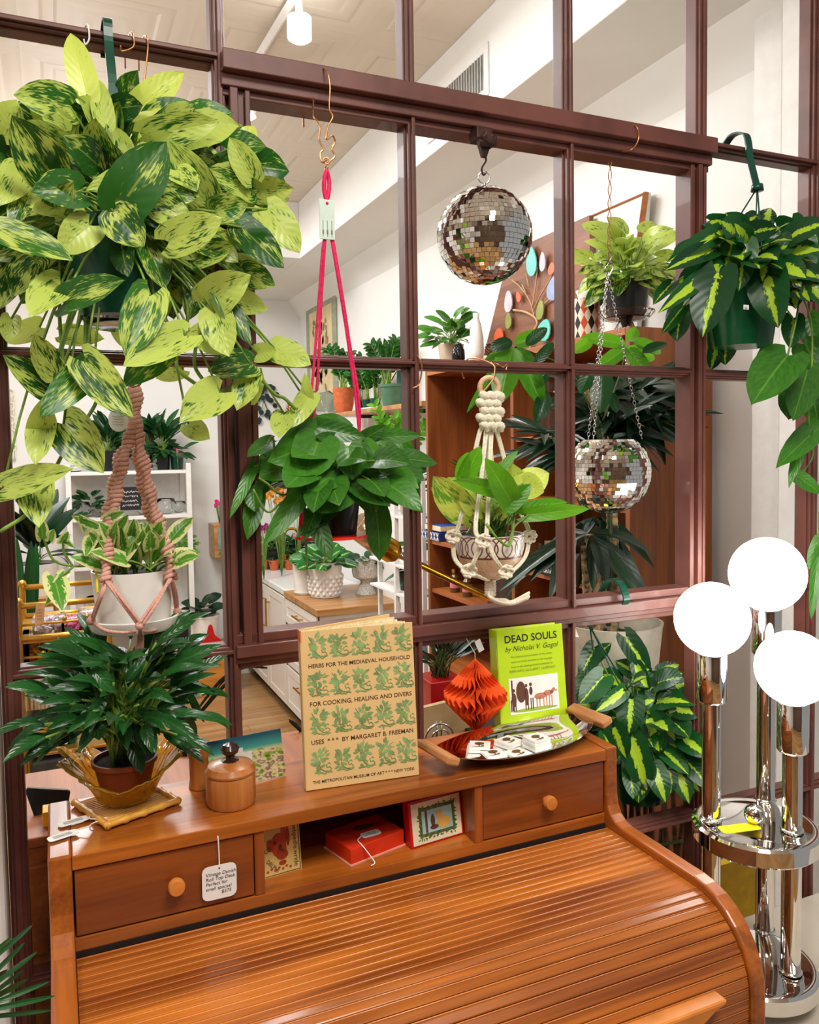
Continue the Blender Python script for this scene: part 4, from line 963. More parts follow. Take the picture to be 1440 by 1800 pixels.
for pts in ([(262,430),(258,500),(275,540),(320,600)],[(275,440),(305,480),(350,530),(385,600)],[(160,440),(152,520),(150,600),(150,640)],[(105,430),(105,560),(110,640),(95,680)],[(155,560),(160,640),(172,700),(115,790),(60,890),(0,935)],[(345,600),(345,650),(390,688),(440,640)],[(440,640),(480,690),(500,700),(520,720)],[(385,600),(400,620),(378,700)],[(320,500),(330,560),(310,640),(350,680)]):
    q0 = [PY(x, y, -.07-.0001*abs(y-430)) for x, y in pts]; wire(sb, q0, .0026)
sb.obj('stems', M_stem, t, True)
# ---- pink macrame hanger + white pot
ym = -.055
def P(px, py, dy=0.): return PY(px, py, ym+dy)
mp_ = thing('pink_macrame_hanger', 'dusty pink knotted macrame hanger looped from the left grid bar', 'plant hanger', P(235, 640))
def sinnet(b, pts, rr_=.0045, tw=.0042, pitch=.0125, ph=0.):
    o = smooth(pts, 24); L = 0; pv = o[0]; ang = ph
    acc = [[], []]; rad = []
    for i, p in enumerate(o):
        L += (p-pv).length; pv = p; t_ = (o[min(i+1, len(o)-1)]-o[max(i-1, 0)]).normalized(); u = t_.cross(V(0, 1, 0)).normalized(); w_ = t_.cross(u)
        for k in (0, 1):
            a = 2*PI*L/pitch+k*PI+ph; f = 1+.45*math.sin(2*PI*L/.040+ph); acc[k].append(p+(u*math.cos(a)+w_*math.sin(a))*tw*f)
    for k in (0, 1): b.tube(acc[k], rr_*.8, 6)
    b.tube(o, rr_*.9, 6)
nb_ = B(); sinnet(nb_, [P(236, 684), P(238, 720), P(236, 762)], .0055, .0055, .012); nb_.obj('top_braid', M_pinkc, mp_, True)
for pts, ph in (([P(232,758,-.002),P(222,790,-.006),P(212,830,-.010),P(205,870,-.012),P(195,920,-.025),P(189,970,-.04),P(186,1022,-.055)], 0),([P(242,758,-.002),P(247,790,-.006),P(257,830,-.01),P(267,880,-.014),P(283,930,-.025),P(296,975,-.035),P(301,1018,-.045)], 1.),
                ([P(230,770,.012),P(212,800,.03),P(200,850,.05),P(191,895,.06),P(185,930,.065)], 2.),([P(245,770,.012),P(243,810,.03),P(252,860,.045),P(262,900,.055),P(270,930,.06)], 3.)):
    b = B(); sinnet(b, pts, .0040, .0048, .0125, ph); b.obj('twisted_sinnet', M_pinkc, mp_, True)
b = B()
for pts in ([(186,1022,-.02),(175,1050,-.02),(160,1090,.01)],[(188,1024,-.022),(178,1050,-.03),(163,1091,.005)],[(187,1022,-.025),(215,1060,-.04),(243,1098,-.045)],[(191,1022,-.025),(222,1062,-.045),(249,1097,-.05)],[(301,1018,-.02),(270,1060,-.045),(244,1098,-.05)],[(298,1018,-.02),(275,1062,-.048),(250,1100,-.05)],[(302,1018,-.015),(310,1045,.0),(312,1073,.02)],[(300,1015,-.015),(306,1045,.005),(310,1076,.02)],
            [(160,1090,.01),(185,1108,-.02),(215,1112,-.035),(238,1110,-.03)],[(312,1075,.02),(295,1095,.0),(270,1108,-.02),(248,1110,-.03)]):
    wire(b, [P(p[0], p[1], p[2]*1.25-.028) for p in pts], .0023)
for p in ((160,1091,-.02),(246,1100,-.088),(312,1075,-.01)): b.sph(P(*p), .006, 6)
for k in range(5): wire(b, [P(246,1103,-.086), P(243+k*2, 1120, -.06), P(238+3*k, 1145, -.05)], .0014)
b.obj('net_cords', M_pinkc, mp_, True)
B().torus(P(236, 668), .009, .0018, (.3, 1, 0)).obj('hook_ring', M_copper, mp_, True)
hk = B(); c = P(236, 640); wire(hk, [P(236, 662), V(c.x, -.022, c.z), V(c.x, -.005, ZT-HH+.013), V(c.x, .03, ZT-HH+.008), V(c.x, .032, c.z-.012)], .0012); hk.obj('copper_hook', M_copper, mp_, True)
cg = P(208, 738, -.02)
t = thing('round_tag', 'oval white paper tag beside the pink macrame top', 'tag', cg)
B().lathe([(0, 0), (.0125, 0), (.0125, .0006), (0, .0006)], cg, 20, Matrix.Rotation(PI/2, 3, 'X')@Matrix.Rotation(.0, 3, 'Z'), sx=1., sy=1.25).obj('card', M_paper, t)
scribble(t, cg+V(0, -.0008, -.001), V(1, 0, 0), V(0, 0, 1), .015, .014, 4, plain('grey_ink', srgb(150, 120, 100), .6))
B().tube([cg+V(0, 0, .0155), P(225, 700, -.004)], .0005, 4).obj('thread', M_paper, t)
cp = P(237, 1108, 0); sc = pxm(cp); zb0 = P(237, 1103, 0).z
pw_ = thing('variegated_pothos_pot', 'cream-edged small-leaf trailing plant in white pot held by pink macrame', 'plant', V(cp.x, ym, zb0))
zt0 = P(232, 1000, 0).z
B().lathe([(0, 0), (68*sc, 0), (72*sc, .004), (76*sc, .016), (74*sc, .017), (66*sc, .005), (0, .004)], (cp.x, ym, zb0), 48).obj('saucer', M_cer, pw_, True, auto=.6)
B().lathe([(0, .004), (60*sc, .004), (69*sc, zt0-zb0-.001), (69*sc, zt0-zb0), (66.5*sc, zt0-zb0), (66*sc, zt0-zb0-.008), (0, zt0-zb0-.012)], (cp.x, ym, zb0), 48).obj('pot', M_cer, pw_, True, auto=.6)
B().lathe([(0, .002), (65*sc, 0)], (cp.x, ym, zt0-.008), 24).obj('soil', M_soil, pw_)
fb, sb = B(), B(); root = V(cp.x, ym, zt0-.006)
nj = [(215,965,212,928,32),(245,975,252,935,34),(205,985,180,950,30),(170,960,158,935,26),(165,940,150,975,26),(255,960,262,925,28),(285,975,268,935,26),(200,940,225,905,24),(185,915,215,900,22),(230,950,235,915,24),(270,985,290,945,24),(235,990,238,955,26),(190,970,200,935,24),(150,930,140,905,20),(170,925,130,910,18),(95,1015,110,1070,42,-.03,-.07),(112,1010,80,1065,20,-.03,-.05),(75,945,72,910,22,-.04,-.05),(88,950,95,930,18,-.04,-.05),(108,955,120,935,18),(112,950,128,960,12)]
pxleaves(fb, sb, [(n + (-.02, -.05) if len(n) == 5 else n) for n in nj], ym, None)
bush(fb, sb, root, 26, .040, .026, .05, up=.6, droop=.0, seed=77, elev=(.3, 1.4), face=.7, rs=.03)
for pts in ([(168,993),(130,995),(95,985),(78,950),(72,930)],[(128,995),(112,970),(112,950)],[(130,995),(110,1012),(95,1020)]): wire(sb, [P(x, y, -.03) for x, y in pts], .0017)
for x, y in ((215,965),(245,975),(205,985),(255,960),(285,975),(235,990),(200,940),(170,960)): wire(sb, [P(225+(x-225)*.4, 1000), P(x, y, -.02)], .0014)
fb.obj('foliage', M_njoy, pw_, True); sb.obj('stems', M_stem, pw_, True)
for k in range(3):
    a = P(172+5*k, 1000, -.01); c = P(186-4*k, 1040+12*k, -.047)
B().tube([P(169, 1000, -.02), P(172, 1042, -.036)], .0018, 6).obj('plant_stake', M_yellow, pw_)
# ---- pink cord hanger with red plate, black pot, plain heart-leaf plant
ym = -.05
ph = thing('pink_cord_hanger', 'hot pink cord hanger with copper hook and round red plate', 'plant hanger', P(575, 300))
b = B(); z_ = ZT-.005
top = P(575, 135, 0)
wire(b, [V(P(562,122).x, .035, 2.10), V(P(562,122).x, .034, 2.172), V(P(566,122).x, 0.0, 2.174), P(572,122,.008), P(580,150,.0), P(579,190,.0), P(585,205,0), P(577,222), P(574,245), P(584,238,-.002), P(589,250), P(584,262), P(589,275), P(580,283), P(573,285)], .0013)
wire(b, [P(551,172,.02), P(551,205), P(558,212), P(563,225), P(561,245), P(568,262), P(563,270), P(566,285,-.002), P(574,282)], .0013)
b.torus(P(574, 283), .0045, .0012, (.2, 1, 0)); b.torus(P(574, 295), .0035, .0011, (1, .2, 0)); b.obj('copper_hook', M_copper, ph, True)
b = B()
def flat(b, pts, r): wire(b, pts, r)
wire(b, [P(574,300), P(570,315,-.002), P(570,335), P(574,352)], .0034); wire(b, [P(574,300), P(578,315,.002), P(578,335), P(575,352)], .0034); wire(b, [P(574, 350,-.001), P(574, 360,-.002)], .002)
b.obj('top_loop', M_hot, ph, True)
b = B()
pl = P(583, 940, 0); pr_ = 68*pxm(pl)
ends = [V(pl.x-pr_*.92, ym-.01, pl.z), V(pl.x-pr_*.55, ym+.05, pl.z), V(pl.x+pr_*.86, ym-.02, pl.z), V(pl.x+pr_*.5, ym+.055, pl.z)]
wire(b, [P(570,418,0), P(566,450), P(558,560), P(552,640), ends[0]], .0020); wire(b, [P(572,418,0), P(570,450), P(563,560,.004), P(557,680,.01), ends[1]], .0020)
wire(b, [P(582,418,0), P(588,450), P(612,600), P(631,750,-.002), ends[2]], .0024); wire(b, [P(584,418,0), P(590,450), P(614,600,.004), P(632,750,.006), ends[3]], .0024)
b.obj('cords', M_hot, ph, True)
B().lathe([(0, 0), (pr_, 0), (pr_, .004), (0, .004)], (pl.x, ym, pl.z-.003), 48).obj('red_plate', plain('red_acrylic', srgb(250, 50, 30), .15, var=.02, em=.0), ph, True, auto=.5)
c = P(575, 386, -.004)
M_cltag = plain('frosted_plastic', srgb(214, 232, 222), .2, var=.05)
t = thing('plastic_tag', 'translucent pale green rectangular tag on the pink cord', 'tag', c); s1 = pxm(c)
B().box(c, (28*s1, .002, 69*s1)).obj('plate', M_cltag, t, bev=.0006)
B().sph(c+V(.0003, -.001, 28*s1), .0022, 6).obj('cord_knot', M_hot, t, True)
bb1 = B()
for k in range(3): bb1.tube([c+V((-8+8*k)*s1, -.0014, -2*s1), c+V((-8+8*k)*s1, -.0014, -30*s1)], .0004, 4); bb1.box(c+V((-8+8*k)*s1, -.0013, -22*s1), (.0022, .0005, .006))
bb1.obj('etched_marks', plain('grey_ink2', srgb(130, 120, 100), .6), t)
t = thing('heart_leaf_plant', 'heart-leaf trailing plant in a black pot on the red hanging plate', 'plant', V(pl.x+.006, ym, pl.z+.0015))
z0 = pl.z+.0015; zh_ = P(600, 845).z-z0
B().lathe(pot_prof(46*s1*1.0, 36*s1, zh_, .003), (pl.x+.008, ym, z0), 32).obj('pot', M_black_p, t, True, auto=.6)
B().lathe([(0, .005), (44*s1, 0)], (pl.x+.008, ym, z0+zh_*.93), 20).obj('soil', M_soil, t)
root = V(pl.x+.008, ym, z0+zh_*.95); fb, sb = B(), B()
HL = [(560,775,533,845,78,-.08,-.12),(575,770,480,808,84,-.05,-.10),(615,850,548,900,70,-.10,-.13),(625,800,655,905,62,-.09,-.12),(612,785,620,842,50,-.10,-.12),(680,790,712,850,38,-.06,-.10),(660,820,700,890,48,-.06,-.09),(560,755,495,728,50,-.03,-.06),(560,748,620,745,42,-.02,-.05),(600,780,560,765,30,-.06,-.09),(560,752,645,770,38,-.06,-.08),(650,770,742,765,30,-.03,-.07),(635,775,680,748,28,-.03,-.06),(700,770,740,850,34,-.02,-.05),(700,800,735,880,40,-.01,-.03),(675,840,700,860,34,-.05,-.06),(640,780,665,800,30,-.07,-.10),(540,840,535,870,44,-.08,-.1),(540,855,466,955,38,-.09,-.12),(550,905,583,985,36,-.09,-.12),(560,885,535,950,30,-.09,-.11),(662,900,670,985,48,-.08,-.10),(575,820,600,900,50,-.05,-.07),(640,840,680,930,46,-.04,-.06),(445,855,448,900,34,-.03,-.05),(447,820,405,905,20,-.04,-.08),(450,870,437,945,36,-.02,-.05),(480,775,435,800,34,-.05,-.08),(470,840,450,880,26,-.02,-.03),(595,890,520,940,30,-.08,-.11),(700,860,745,900,30,-.0,-.02),(600,830,645,850,44,-.08,-.1)]
pxleaves(fb, sb, [h+(.3,) for h in HL], ym+.05, root, 0, sr=.0014)
bush(fb, sb, root, 40, .062, .046, .10, up=.35, droop=.5, seed=5, elev=(.0, 1.0), face=.6, rs=.02)
for pts in ([(560,860),(540,900),(538,950),(540,1000)],[(545,840),(500,870),(470,850),(455,840)],[(545,835),(490,820),(480,770),(470,780)],[(560,850),(500,880),(470,900),(445,860)],[(620,860),(640,890),(655,900)]): wire(sb, [P(x, y, -.03) for x, y in pts], .0017)
fb.obj('foliage', M_heart, t, True); sb.obj('stems', M_stem, t, True)
# ---- white macrame hanger + patterned bowl planter
ym = -.075
wm = thing('white_macrame_hanger', 'cream knotted macrame hanger with wooden ring holding a patterned bowl', 'plant hanger', P(860, 650))
B().torus(P(860, 681), .0155, .0042, (.15, 1, .1), 28, 10).obj('wooden_ring', wood('ring_wood', srgb(224, 190, 150), srgb(196, 156, 112), 'X', rough=.5), wm, True)
hk = B(); wire(hk, [P(846,692,-.006), P(866,668,-.008), P(870,655), P(866,640,.02), V(P(868,630).x, 0, ZT-HH+.016), V(P(868,630).x, .034, ZT-HH+.004), V(P(872,630).x, .036, ZT-HH-.015)], .0012)
wire(hk, [P(863,637,.03), P(875,640,.02), P(885,645,.02), P(893,640,.03), P(890,650,.02)], .0012); hk.obj('copper_hook', M_copper, wm, True)
b = B(); s1 = pxm(P(860, 720))
for r_ in range(5):
    for k in range(3):
        px = 848+13*k+(-3 if r_ % 2 else 3); py = 695+13*r_
        a = P(px-6, py-3, -.006); c = P(px+7, py+3, -.006); m2 = P(px, py+1, -.012); b.tube(bez(a, m2+V(0, -.004, 0), c, 5), [.0045, .0062, .0066, .0066, .0062, .0045], 8)
        b.tube(bez(P(px-5, py+5, -.002), P(px+2, py-2, -.010), P(px+5, py+10, -.002), 4), .0042, 6)
b.obj('knotted_head', M_cord, wm, True)
bc_ = P(862, 1012, 0); s1 = pxm(bc_); zbw = P(862, 1012, 0).z; ztw = P(862, 938, 0).z; rb_ = 60*s1
b = B()
C0 = [(838,757),(850,757),(862,757),(866,757),(873,757),(883,757)]
def down(pts, r=.0021, gap=.0036):
    for sgn in (-1, 1): wire(b, [P(x, y, dy)+V(sgn*gap*.5, 0, 0) for x, y, dy in pts], r)
down([(849,750,-.004),(842,765,-.004),(825,845,-.01),(806,925,-.025),(797,942,-.02)]); down([(797,945,-.02),(799,980,-.02),(815,1000,-.03),(832,1012,-.04)])
down([(855,757,0),(845,850,-.03),(836,930,-.058),(848,948,-.064)]); down([(864,757,0),(860,850,-.03),(856,930,-.060),(852,948,-.064)])
down([(871,750,-.004),(885,800,.0),(905,880,-.01),(927,925,-.02),(930,942,-.02)]); down([(930,945,-.02),(925,975,-.03),(908,998,-.045),(890,1008,-.05)])
down([(846,955,-.064),(832,990,-.055),(822,1000,-.045)]); down([(858,955,-.064),(872,985,-.066),(888,1005,-.055)])
down([(860,757,0),(868,850,.03),(880,925,.045),(900,940,.05)]); down([(862,757,0),(850,850,.03),(830,925,.045),(820,940,.05)])
down([(835,1010,-.04),(850,1017,-.03),(863,1020,-.01)]); down([(885,1010,-.05),(875,1017,-.03),(863,1020,-.01)])
b.obj('cords', M_cord, wm, True)
for cx, cy, dy in ((850, 951, -.067), (797, 943, -.024), (931, 943, -.024), (890, 1005, -.060), (825, 1003, -.045)):
    b = B(); c = P(cx, cy, dy)
    for k in range(4):
        a = k*PI/4; pts = [c+V(math.cos(t_)*.0125*math.cos(a)-math.sin(t_)*.005*math.sin(a), -.002*math.sin(2*t_+k), math.cos(t_)*.010*math.sin(a)+math.sin(t_)*.005*math.cos(a)) for t_ in [2*PI*j/14 for j in range(14)]]
        b.tube(pts, .0024, 6, closed=True)
    b.obj('knot', M_cord, wm, True)
b = B(); c = P(862, 1034, -.01)
for k in range(6): b.torus(P(862, 1020+k*5, -.01), .0072, .0026, (0, 0, 1), 16, 6)
b.obj('wrapped_neck', M_cord, wm, True)
b = B()
for k in range(9):
    f = k/8; dy = -.02+.02*math.sin(k*2.)
    wire(b, [P(856+1.5*k, 1040, -.01+dy*.3), P(858+1.2*k, 1048+4*f, dy), P(872+2*k, 1058-4*f, dy), P(900, 1062-5*f, dy), P(928+3*f, 1052-8*f+3*math.sin(k*3), dy)], .0022)
b.obj('tassel', M_cord, wm, True)
pb_ = thing('patterned_bowl_planter', 'white and tan bowl planter with leaf pattern and marbled plant in white macrame', 'plant', V(bc_.x, ym, zbw))
hb_ = ztw-zbw
prof = [(0, 0), (rb_*.62, 0), (rb_*.80, hb_*.18), (rb_*.93, hb_*.45), (rb_, hb_*.72), (rb_*1.0, hb_*1.0), (rb_*.96, hb_*1.0), (rb_*.95, hb_*.9), (0, hb_*.86)]
def bowlmat():
    m_, t, p = nt('bowl_glaze'); tc = N(t, 'ShaderNodeTexCoord'); sp = N(t, 'ShaderNodeSeparateXYZ'); t.links.new(tc.outputs['Object'], sp.inputs[0])
    z = mth(t, 'DIVIDE', sp.outputs[2], hb_); no = N(t, 'ShaderNodeTexNoise', i_Scale=400., i_Detail=1.); t.links.new(tc.outputs['Object'], no.inputs[0])
    tan = ramp(t, [(.28, srgb(120, 84, 60)), (.33, srgb(214, 182, 150))], no.outputs[0])
    ang = mth(t, 'ARCTAN2', sp.outputs[1], sp.outputs[0]); 
    zz = mth(t, 'MULTIPLY', mth(t, 'SUBTRACT', z, .72), 3.8)     # -1..1 in white band
    u = mth(t, 'MULTIPLY', ang, 7/(2*PI)*2)
    def arc(off):
        uu = mth(t, 'SUBTRACT', mth(t, 'MULTIPLY', mth(t, 'FRACT', mth(t, 'ADD', mth(t, 'MULTIPLY', u, .5), off)), 2.), 1.)
        r = mth(t, 'SQRT', mth(t, 'ADD', mth(t, 'MULTIPLY', uu, uu), mth(t, 'MULTIPLY', mth(t, 'MULTIPLY', zz, zz), .8)))
        return mth(t, 'LESS_THAN', mth(t, 'ABSOLUTE', mth(t, 'SUBTRACT', r, .86)), .05)
    f = mth(t, 'MAXIMUM', mth(t, 'MAXIMUM', arc(0.), arc(.5)), arc(.25))
    c = mix(t, f, srgb(232, 226, 218), srgb(128, 82, 56))
    c = mix(t, mth(t, 'LESS_THAN', z, .52), c, srgb(118, 72, 46)); c = mix(t, mth(t, 'LESS_THAN', z, .47), c, tan)
    t.links.new(c, p.inputs['Base Color']); p.inputs['Roughness'].default_value = .3; return m_
B().lathe(prof, (bc_.x, ym, zbw), 56).obj('bowl', bowlmat(), pb_, True, auto=.7)
B().lathe([(0, .002), (rb_*.93, 0)], (bc_.x, ym, zbw+hb_*.93), 24).obj('soil', plain('black_liner', srgb(20, 20, 26), .5), pb_)
root = V(bc_.x, ym, zbw+hb_*.95); fb, sb = B(), B(); f3 = B()
pxleaves(fb, sb, [(815,900,762,838,58,-.02,-.04,.55),(920,855,965,830,52,-.02,-.04,.98),(905,860,900,815,40,0,-.02,.98),(920,850,955,865,46,-.02,-.05,.98),(830,895,805,850,30,-.03,-.03,.9),(825,880,790,840,36,-.01,-.03,.8),(870,880,885,840,30,.0,0,.9),(840,845,812,835,16,-.01,-.03,.4)], ym, root, 0)
pxleaves(f3, sb, [(900,885,858,808,46,-.07,-.09,.3),(890,865,806,846,30,-.05,-.09,.3),(818,838,845,785,34,-.03,-.05,.3),(812,835,822,795,26,-.03,-.04,.3),(895,890,935,850,30,-.07,-.08,.3),(928,905,1040,893,28,-.05,-.08,.4),(925,895,1000,880,26,-.04,-.06,.4),(865,840,912,790,18,-.02,-.03,.3)], ym, root, 0)
bush(fb, sb, root, 16, .05, .03, .05, up=.7, droop=.0, seed=9, elev=(.6, 1.4), face=.6, rs=.02, q=.8)
for i in range(16): wire(sb, [root+V(R_.uniform(-.03, .03), R_.uniform(-.02, .02), 0), root+V(R_.uniform(-.035, .035), -.02, .03), root+V(R_.uniform(-.04, .04), -.02, .065)], .0013)
wire(sb, [P(905,890,-.05), P(898,955,-.07), P(878,950,-.07), P(855,920,-.06)], .0022); wire(sb, [P(930,905,-.05), P(905,925,-.06), P(895,955,-.07)], .0016)
fb.obj('foliage', M_marble2, pb_, True); f3.obj('green_leaves', M_fresh, pb_, True); sb.obj('stems', M_stem, pb_, True)
# ---- mirror balls
def tiles(b, c, r, z0, z1, th, seed=1):
    rr = random.Random(seed); nr = int(round(PI*r/th))
    for i in range(nr):
        la = -PI/2+PI*(i+.5)/nr
        if not (z0 <= math.sin(la)*r <= z1): continue
        n = max(5, int(2*PI*r*math.cos(la)/th)); 
        for k in range(n):
            lo = 2*PI*(k+(i % 2)*.5)/n; nn = V(math.cos(la)*math.cos(lo), math.cos(la)*math.sin(lo), math.sin(la))
            e = V(-math.sin(lo), math.cos(lo), 0); u = nn.cross(e); n2 = (nn+e*rr.uniform(-.10, .10)+u*rr.uniform(-.10, .10)).normalized()
            e = (e-n2*e.dot(n2)).normalized(); u = n2.cross(e); h = th*.46; hw = min(PI*r*math.cos(la)/n*.93, th*.5)
            o = c+nn*r; b.add([o-e*hw-u*h, o+e*hw-u*h, o+e*hw+u*h, o-e*hw+u*h], [(0, 1, 2, 3)])
ym = -.03
c = P(852, 415); r = 83.5*pxm(c)
M_grout = plain('ball_grout', srgb(150, 146, 136), .4, .5)
t = thing('mirror_ball', 'silver mirror disco ball hanging from the sash top rail by a clamp', 'disco ball', c)
b = B(); tiles(b, c, r, -1, 1, .0078); b.obj('mirror_tiles', M_mirror, t)
B().sph(c, r-.0010, 24).obj('core', M_grout, t, True)
B().tube([c+V(0, 0, r-.002), c+V(0, 0, r+.007)], .0032, 12).obj('stem', M_steel, t, True, auto=.6)
B().torus(c+V(0, 0, r+.0155), .0095, .0011, (.2, 1, 0), 24).obj('hanging_ring', M_steel, t, True)
zt2 = 2.108; x0 = c.x
cl = thing('iron_clamp', 'rusty iron clamp fixed under the top rail above the mirror ball', 'clamp', V(x0, ym, zt2))
zc1 = P(855, 262).z; zl = c.z+r+.0245
g = B(); g.box((x0, ym+.01, (zt2+.006+zc1)/2+.008), (.030, .030, zt2-zc1-.004)); g.box((x0+.004, ym-.006, zc1+.012), (.024, .02, .018), M=Matrix.Rotation(.3, 3, 'Y')); g.obj('body', M_iron, cl, bev=.003)
g = B(); g.tube([V(x0-.014, ym-.008, zt2-.020), V(x0+.017, ym-.008, zt2-.018)], .006, 10); g.sph((x0-.006, ym-.012, zt2-.012), .006, 6); g.sph((x0+.008, ym-.012, zt2-.010), .005, 6)
g.add([V(x0-.010, ym-.006, zc1+.010), V(x0+.012, ym-.006, zc1+.010), V(x0+.004, ym-.003, zc1-.014), V(x0-.004, ym-.003, zc1-.014), V(x0-.010, ym+.006, zc1+.010), V(x0+.012, ym+.006, zc1+.010), V(x0+.004, ym+.003, zc1-.014), V(x0-.004, ym+.003, zc1-.014)], [(0, 1, 2, 3), (7, 6, 5, 4), (0, 3, 7, 4), (1, 5, 6, 2), (3, 2, 6, 7)])
g.obj('jaw', M_iron, cl, True, auto=.5)
g = B(); wire(g, [V(x0, ym, zc1-.010), V(x0+.004, ym, zc1-.018), V(x0-.004, ym, zl+.006), V(x0-.001, ym, zl-.004), V(x0+.005, ym, zl+.001)], .0018); g.obj('hook', M_iron, cl, True)
# mirror-ball planter on chains
ym = .10
c = P(1070, 830); r = 72.5*pxm(c)
t = thing('mirror_ball_planter', 'open-topped mirror ball planter hanging on three silver chains', 'planter', c)
ztop = P(1070, 772).z-c.z
b = B(); tiles(b, c, r, -1, ztop, .0078, 4); b.obj('mirror_tiles', M_mirror, t)
pr = [(math.sin(a)*(r-.001), -math.cos(a)*(r-.001)) for a in [math.acos(-ztop/r)*k/18 for k in range(19)]]
pr += [(p[0]*.95, p[1]*.95+.0 if k else p[1]-.001) for k, p in enumerate(pr[::-1])]
B().lathe(pr, c, 48).obj('shell', M_grout, t, True, auto=.8)
hkp = P(1068, 480)
for a in (-.6, 1.6, 3.6):
    e = c+V(math.cos(a)*r*.78, math.sin(a)*r*.78, ztop); b = B(); chainlink(b, hkp, e, 44, .0026, .0007); b.obj('chain', M_steel, t, True)
b = B(); wire(b, [hkp, P(1064,474), P(1066,468), P(1069,472)], .001); wire(b, [P(1066,470), P(1074,455), P(1079,448)], .001); b.obj('ring', M_steel, t, True)
b = B(); wire(b, [P(1058,470), P(1056,462), P(1062,458), P(1074,460), P(1078,470), P(1070,488), P(1067,498), P(1070,502)], .0014); b.obj('s_hook', M_steel, t, True)
# gold wires on the top rail holding the chain
tw = thing('twisted_wire', 'twisted copper wire from the sash top rail to the planter chain', 'wire', P(1072, 262))
b = B(); A0 = PY(1073, 262, -.0); A1 = P(1070, 462)
for k in (0, PI):
    pts = []
    for i in range(50):
        f = i/49; p = A0.lerp(A1, f); pts.append(p+V(math.cos(f*26+k)*.003, math.sin(f*26+k)*.003, 0)*(1 if f < .9 else .4))
    b.tube(pts, .0008, 5)
x1 = PY(1122, 230, -.038).x
wire(b, [A0, PY(1095, 266, -.02), PY(1108, 264, -.038), PY(1118, 255, -.040), PY(1123, 240, -.040), PY(1118, 222, -.039), V(x1-.012, -.01, 2.172), V(x1-.016, .034, 2.165)], .0011)
b.obj('strands', M_copper, tw, True)
for i, (px, py, z, lb) in enumerate(((152, 60, 0, 'white wire hook over the top bar left of the green strap'), (230, 78, 0, 'copper wire hook over the top bar right of the green strap'), (255, 82, 0, 'thin pale copper wire hook nearest the sash on the left top bar'))):
    p = PY(px, py, -.012); zz = ZT+.011; b = B(); wire(b, [V(p.x-.004, .035, zz-.03), V(p.x-.003, .033, zz), V(p.x, .0, zz+.002), V(p.x+.002, -.018, zz-.006), V(p.x+.003, -.018, zz-.022), V(p.x-(.002 if i != 1 else .012), -.016, zz-.030 if i < 2 else zz-.06), V(p.x-(.004 if i != 1 else .014), -.018, zz-.024 if i < 2 else zz-.075)], .0012)
    o = b.obj('wire_hook', M_copper if i else M_paper, None, True); tag(o, lb, 'hook')
p = PY(722, 640, 0); zz = ZT-HH+.014; b = B()
wire(b, [V(p.x-.02, .034, zz-.035), V(p.x-.008, .035, zz-.015), V(p.x-.004, .030, zz+.002), V(p.x-.002, -.0, zz+.003), V(p.x+.004, -.022, zz-.002), V(p.x+.009, -.024, zz-.02), V(p.x+.004, -.022, zz-.045), V(p.x-.006, -.020, zz-.052)], .0013)
tag(b.obj('wire_hook', M_copper, None, True), 'empty copper hook at the crossing in the middle of the sash', 'hook')
# ---- right hanging striped plant in green pot
def greenhook(b, x, yf, zbar, zend, w=.008, xo=0.):
    hk = smooth([V(x, .030, zbar-.012), V(x, .036, zbar+.006), V(x+.000, .012, zbar+.026), V(x, -.020, zbar+.018), V(x-.001, -.030, zbar-.008), V(x-.004+xo, yf*.7, zbar-.030), V(x+xo, yf, zend)], 5)
    for a, c in zip(hk, hk[1:]): b.add([a+V(-w, 0, 0), a+V(w, 0, 0), c+V(w, 0, 0), c+V(-w, 0, 0)], [(0, 1, 2, 3)])
    return hk[-1]
ym = -.05
pc = P(1305, 610); s1 = pxm(pc); z1 = P(1305, 478).z
t = thing('hanging_striped_plant', 'lime-striped heart-leaf trailing plant in a dark green pot, upper right', 'plant', V(pc.x, ym, pc.z))
b = B(); M_gp2 = plain('green_plastic_bright', srgb(14, 90, 50), .3, var=.08)
pe = greenhook(b, PY(1310, 270, -.02).x, ym, ZT+.008, P(1318, 328).z); b.obj('hanger_hook', M_greenp, t, sol=.003)
rt = 66*s1; b = B()
b.lathe([(0, -.006), (.012, -.006), (.010, .006), (0, .006)], pe, 12)
for a in (.5, 2.6, 4.4): b.tube([pe, V(pc.x+rt*math.cos(a), ym+rt*math.sin(a), z1)], .0015, 6)
b.obj('hanger_rods', M_greenp, t, True)
B().lathe(pot_prof(rt, rt*.74, z1-pc.z, .004), (pc.x, ym, pc.z), 40).obj('pot', plain('bottle_green_plastic', srgb(6, 74, 40), .22), t, True, auto=.6)
B().lathe([(0, .005), (rt*.96, 0)], (pc.x, ym, z1-.016), 20).obj('soil', M_soil, t)
B().box(P(1312, 540, -rt+.001), (.012, .0008, .008)).obj('price_sticker', M_paper, t)
text('printed_words', '38-', M_ink, t, P(1309, 543, -rt+.0002), (1, 0, 0), (0, 0, 1), .005)
root = V(pc.x, ym, z1-.008); fb, sb, f4 = B(), B(), B()
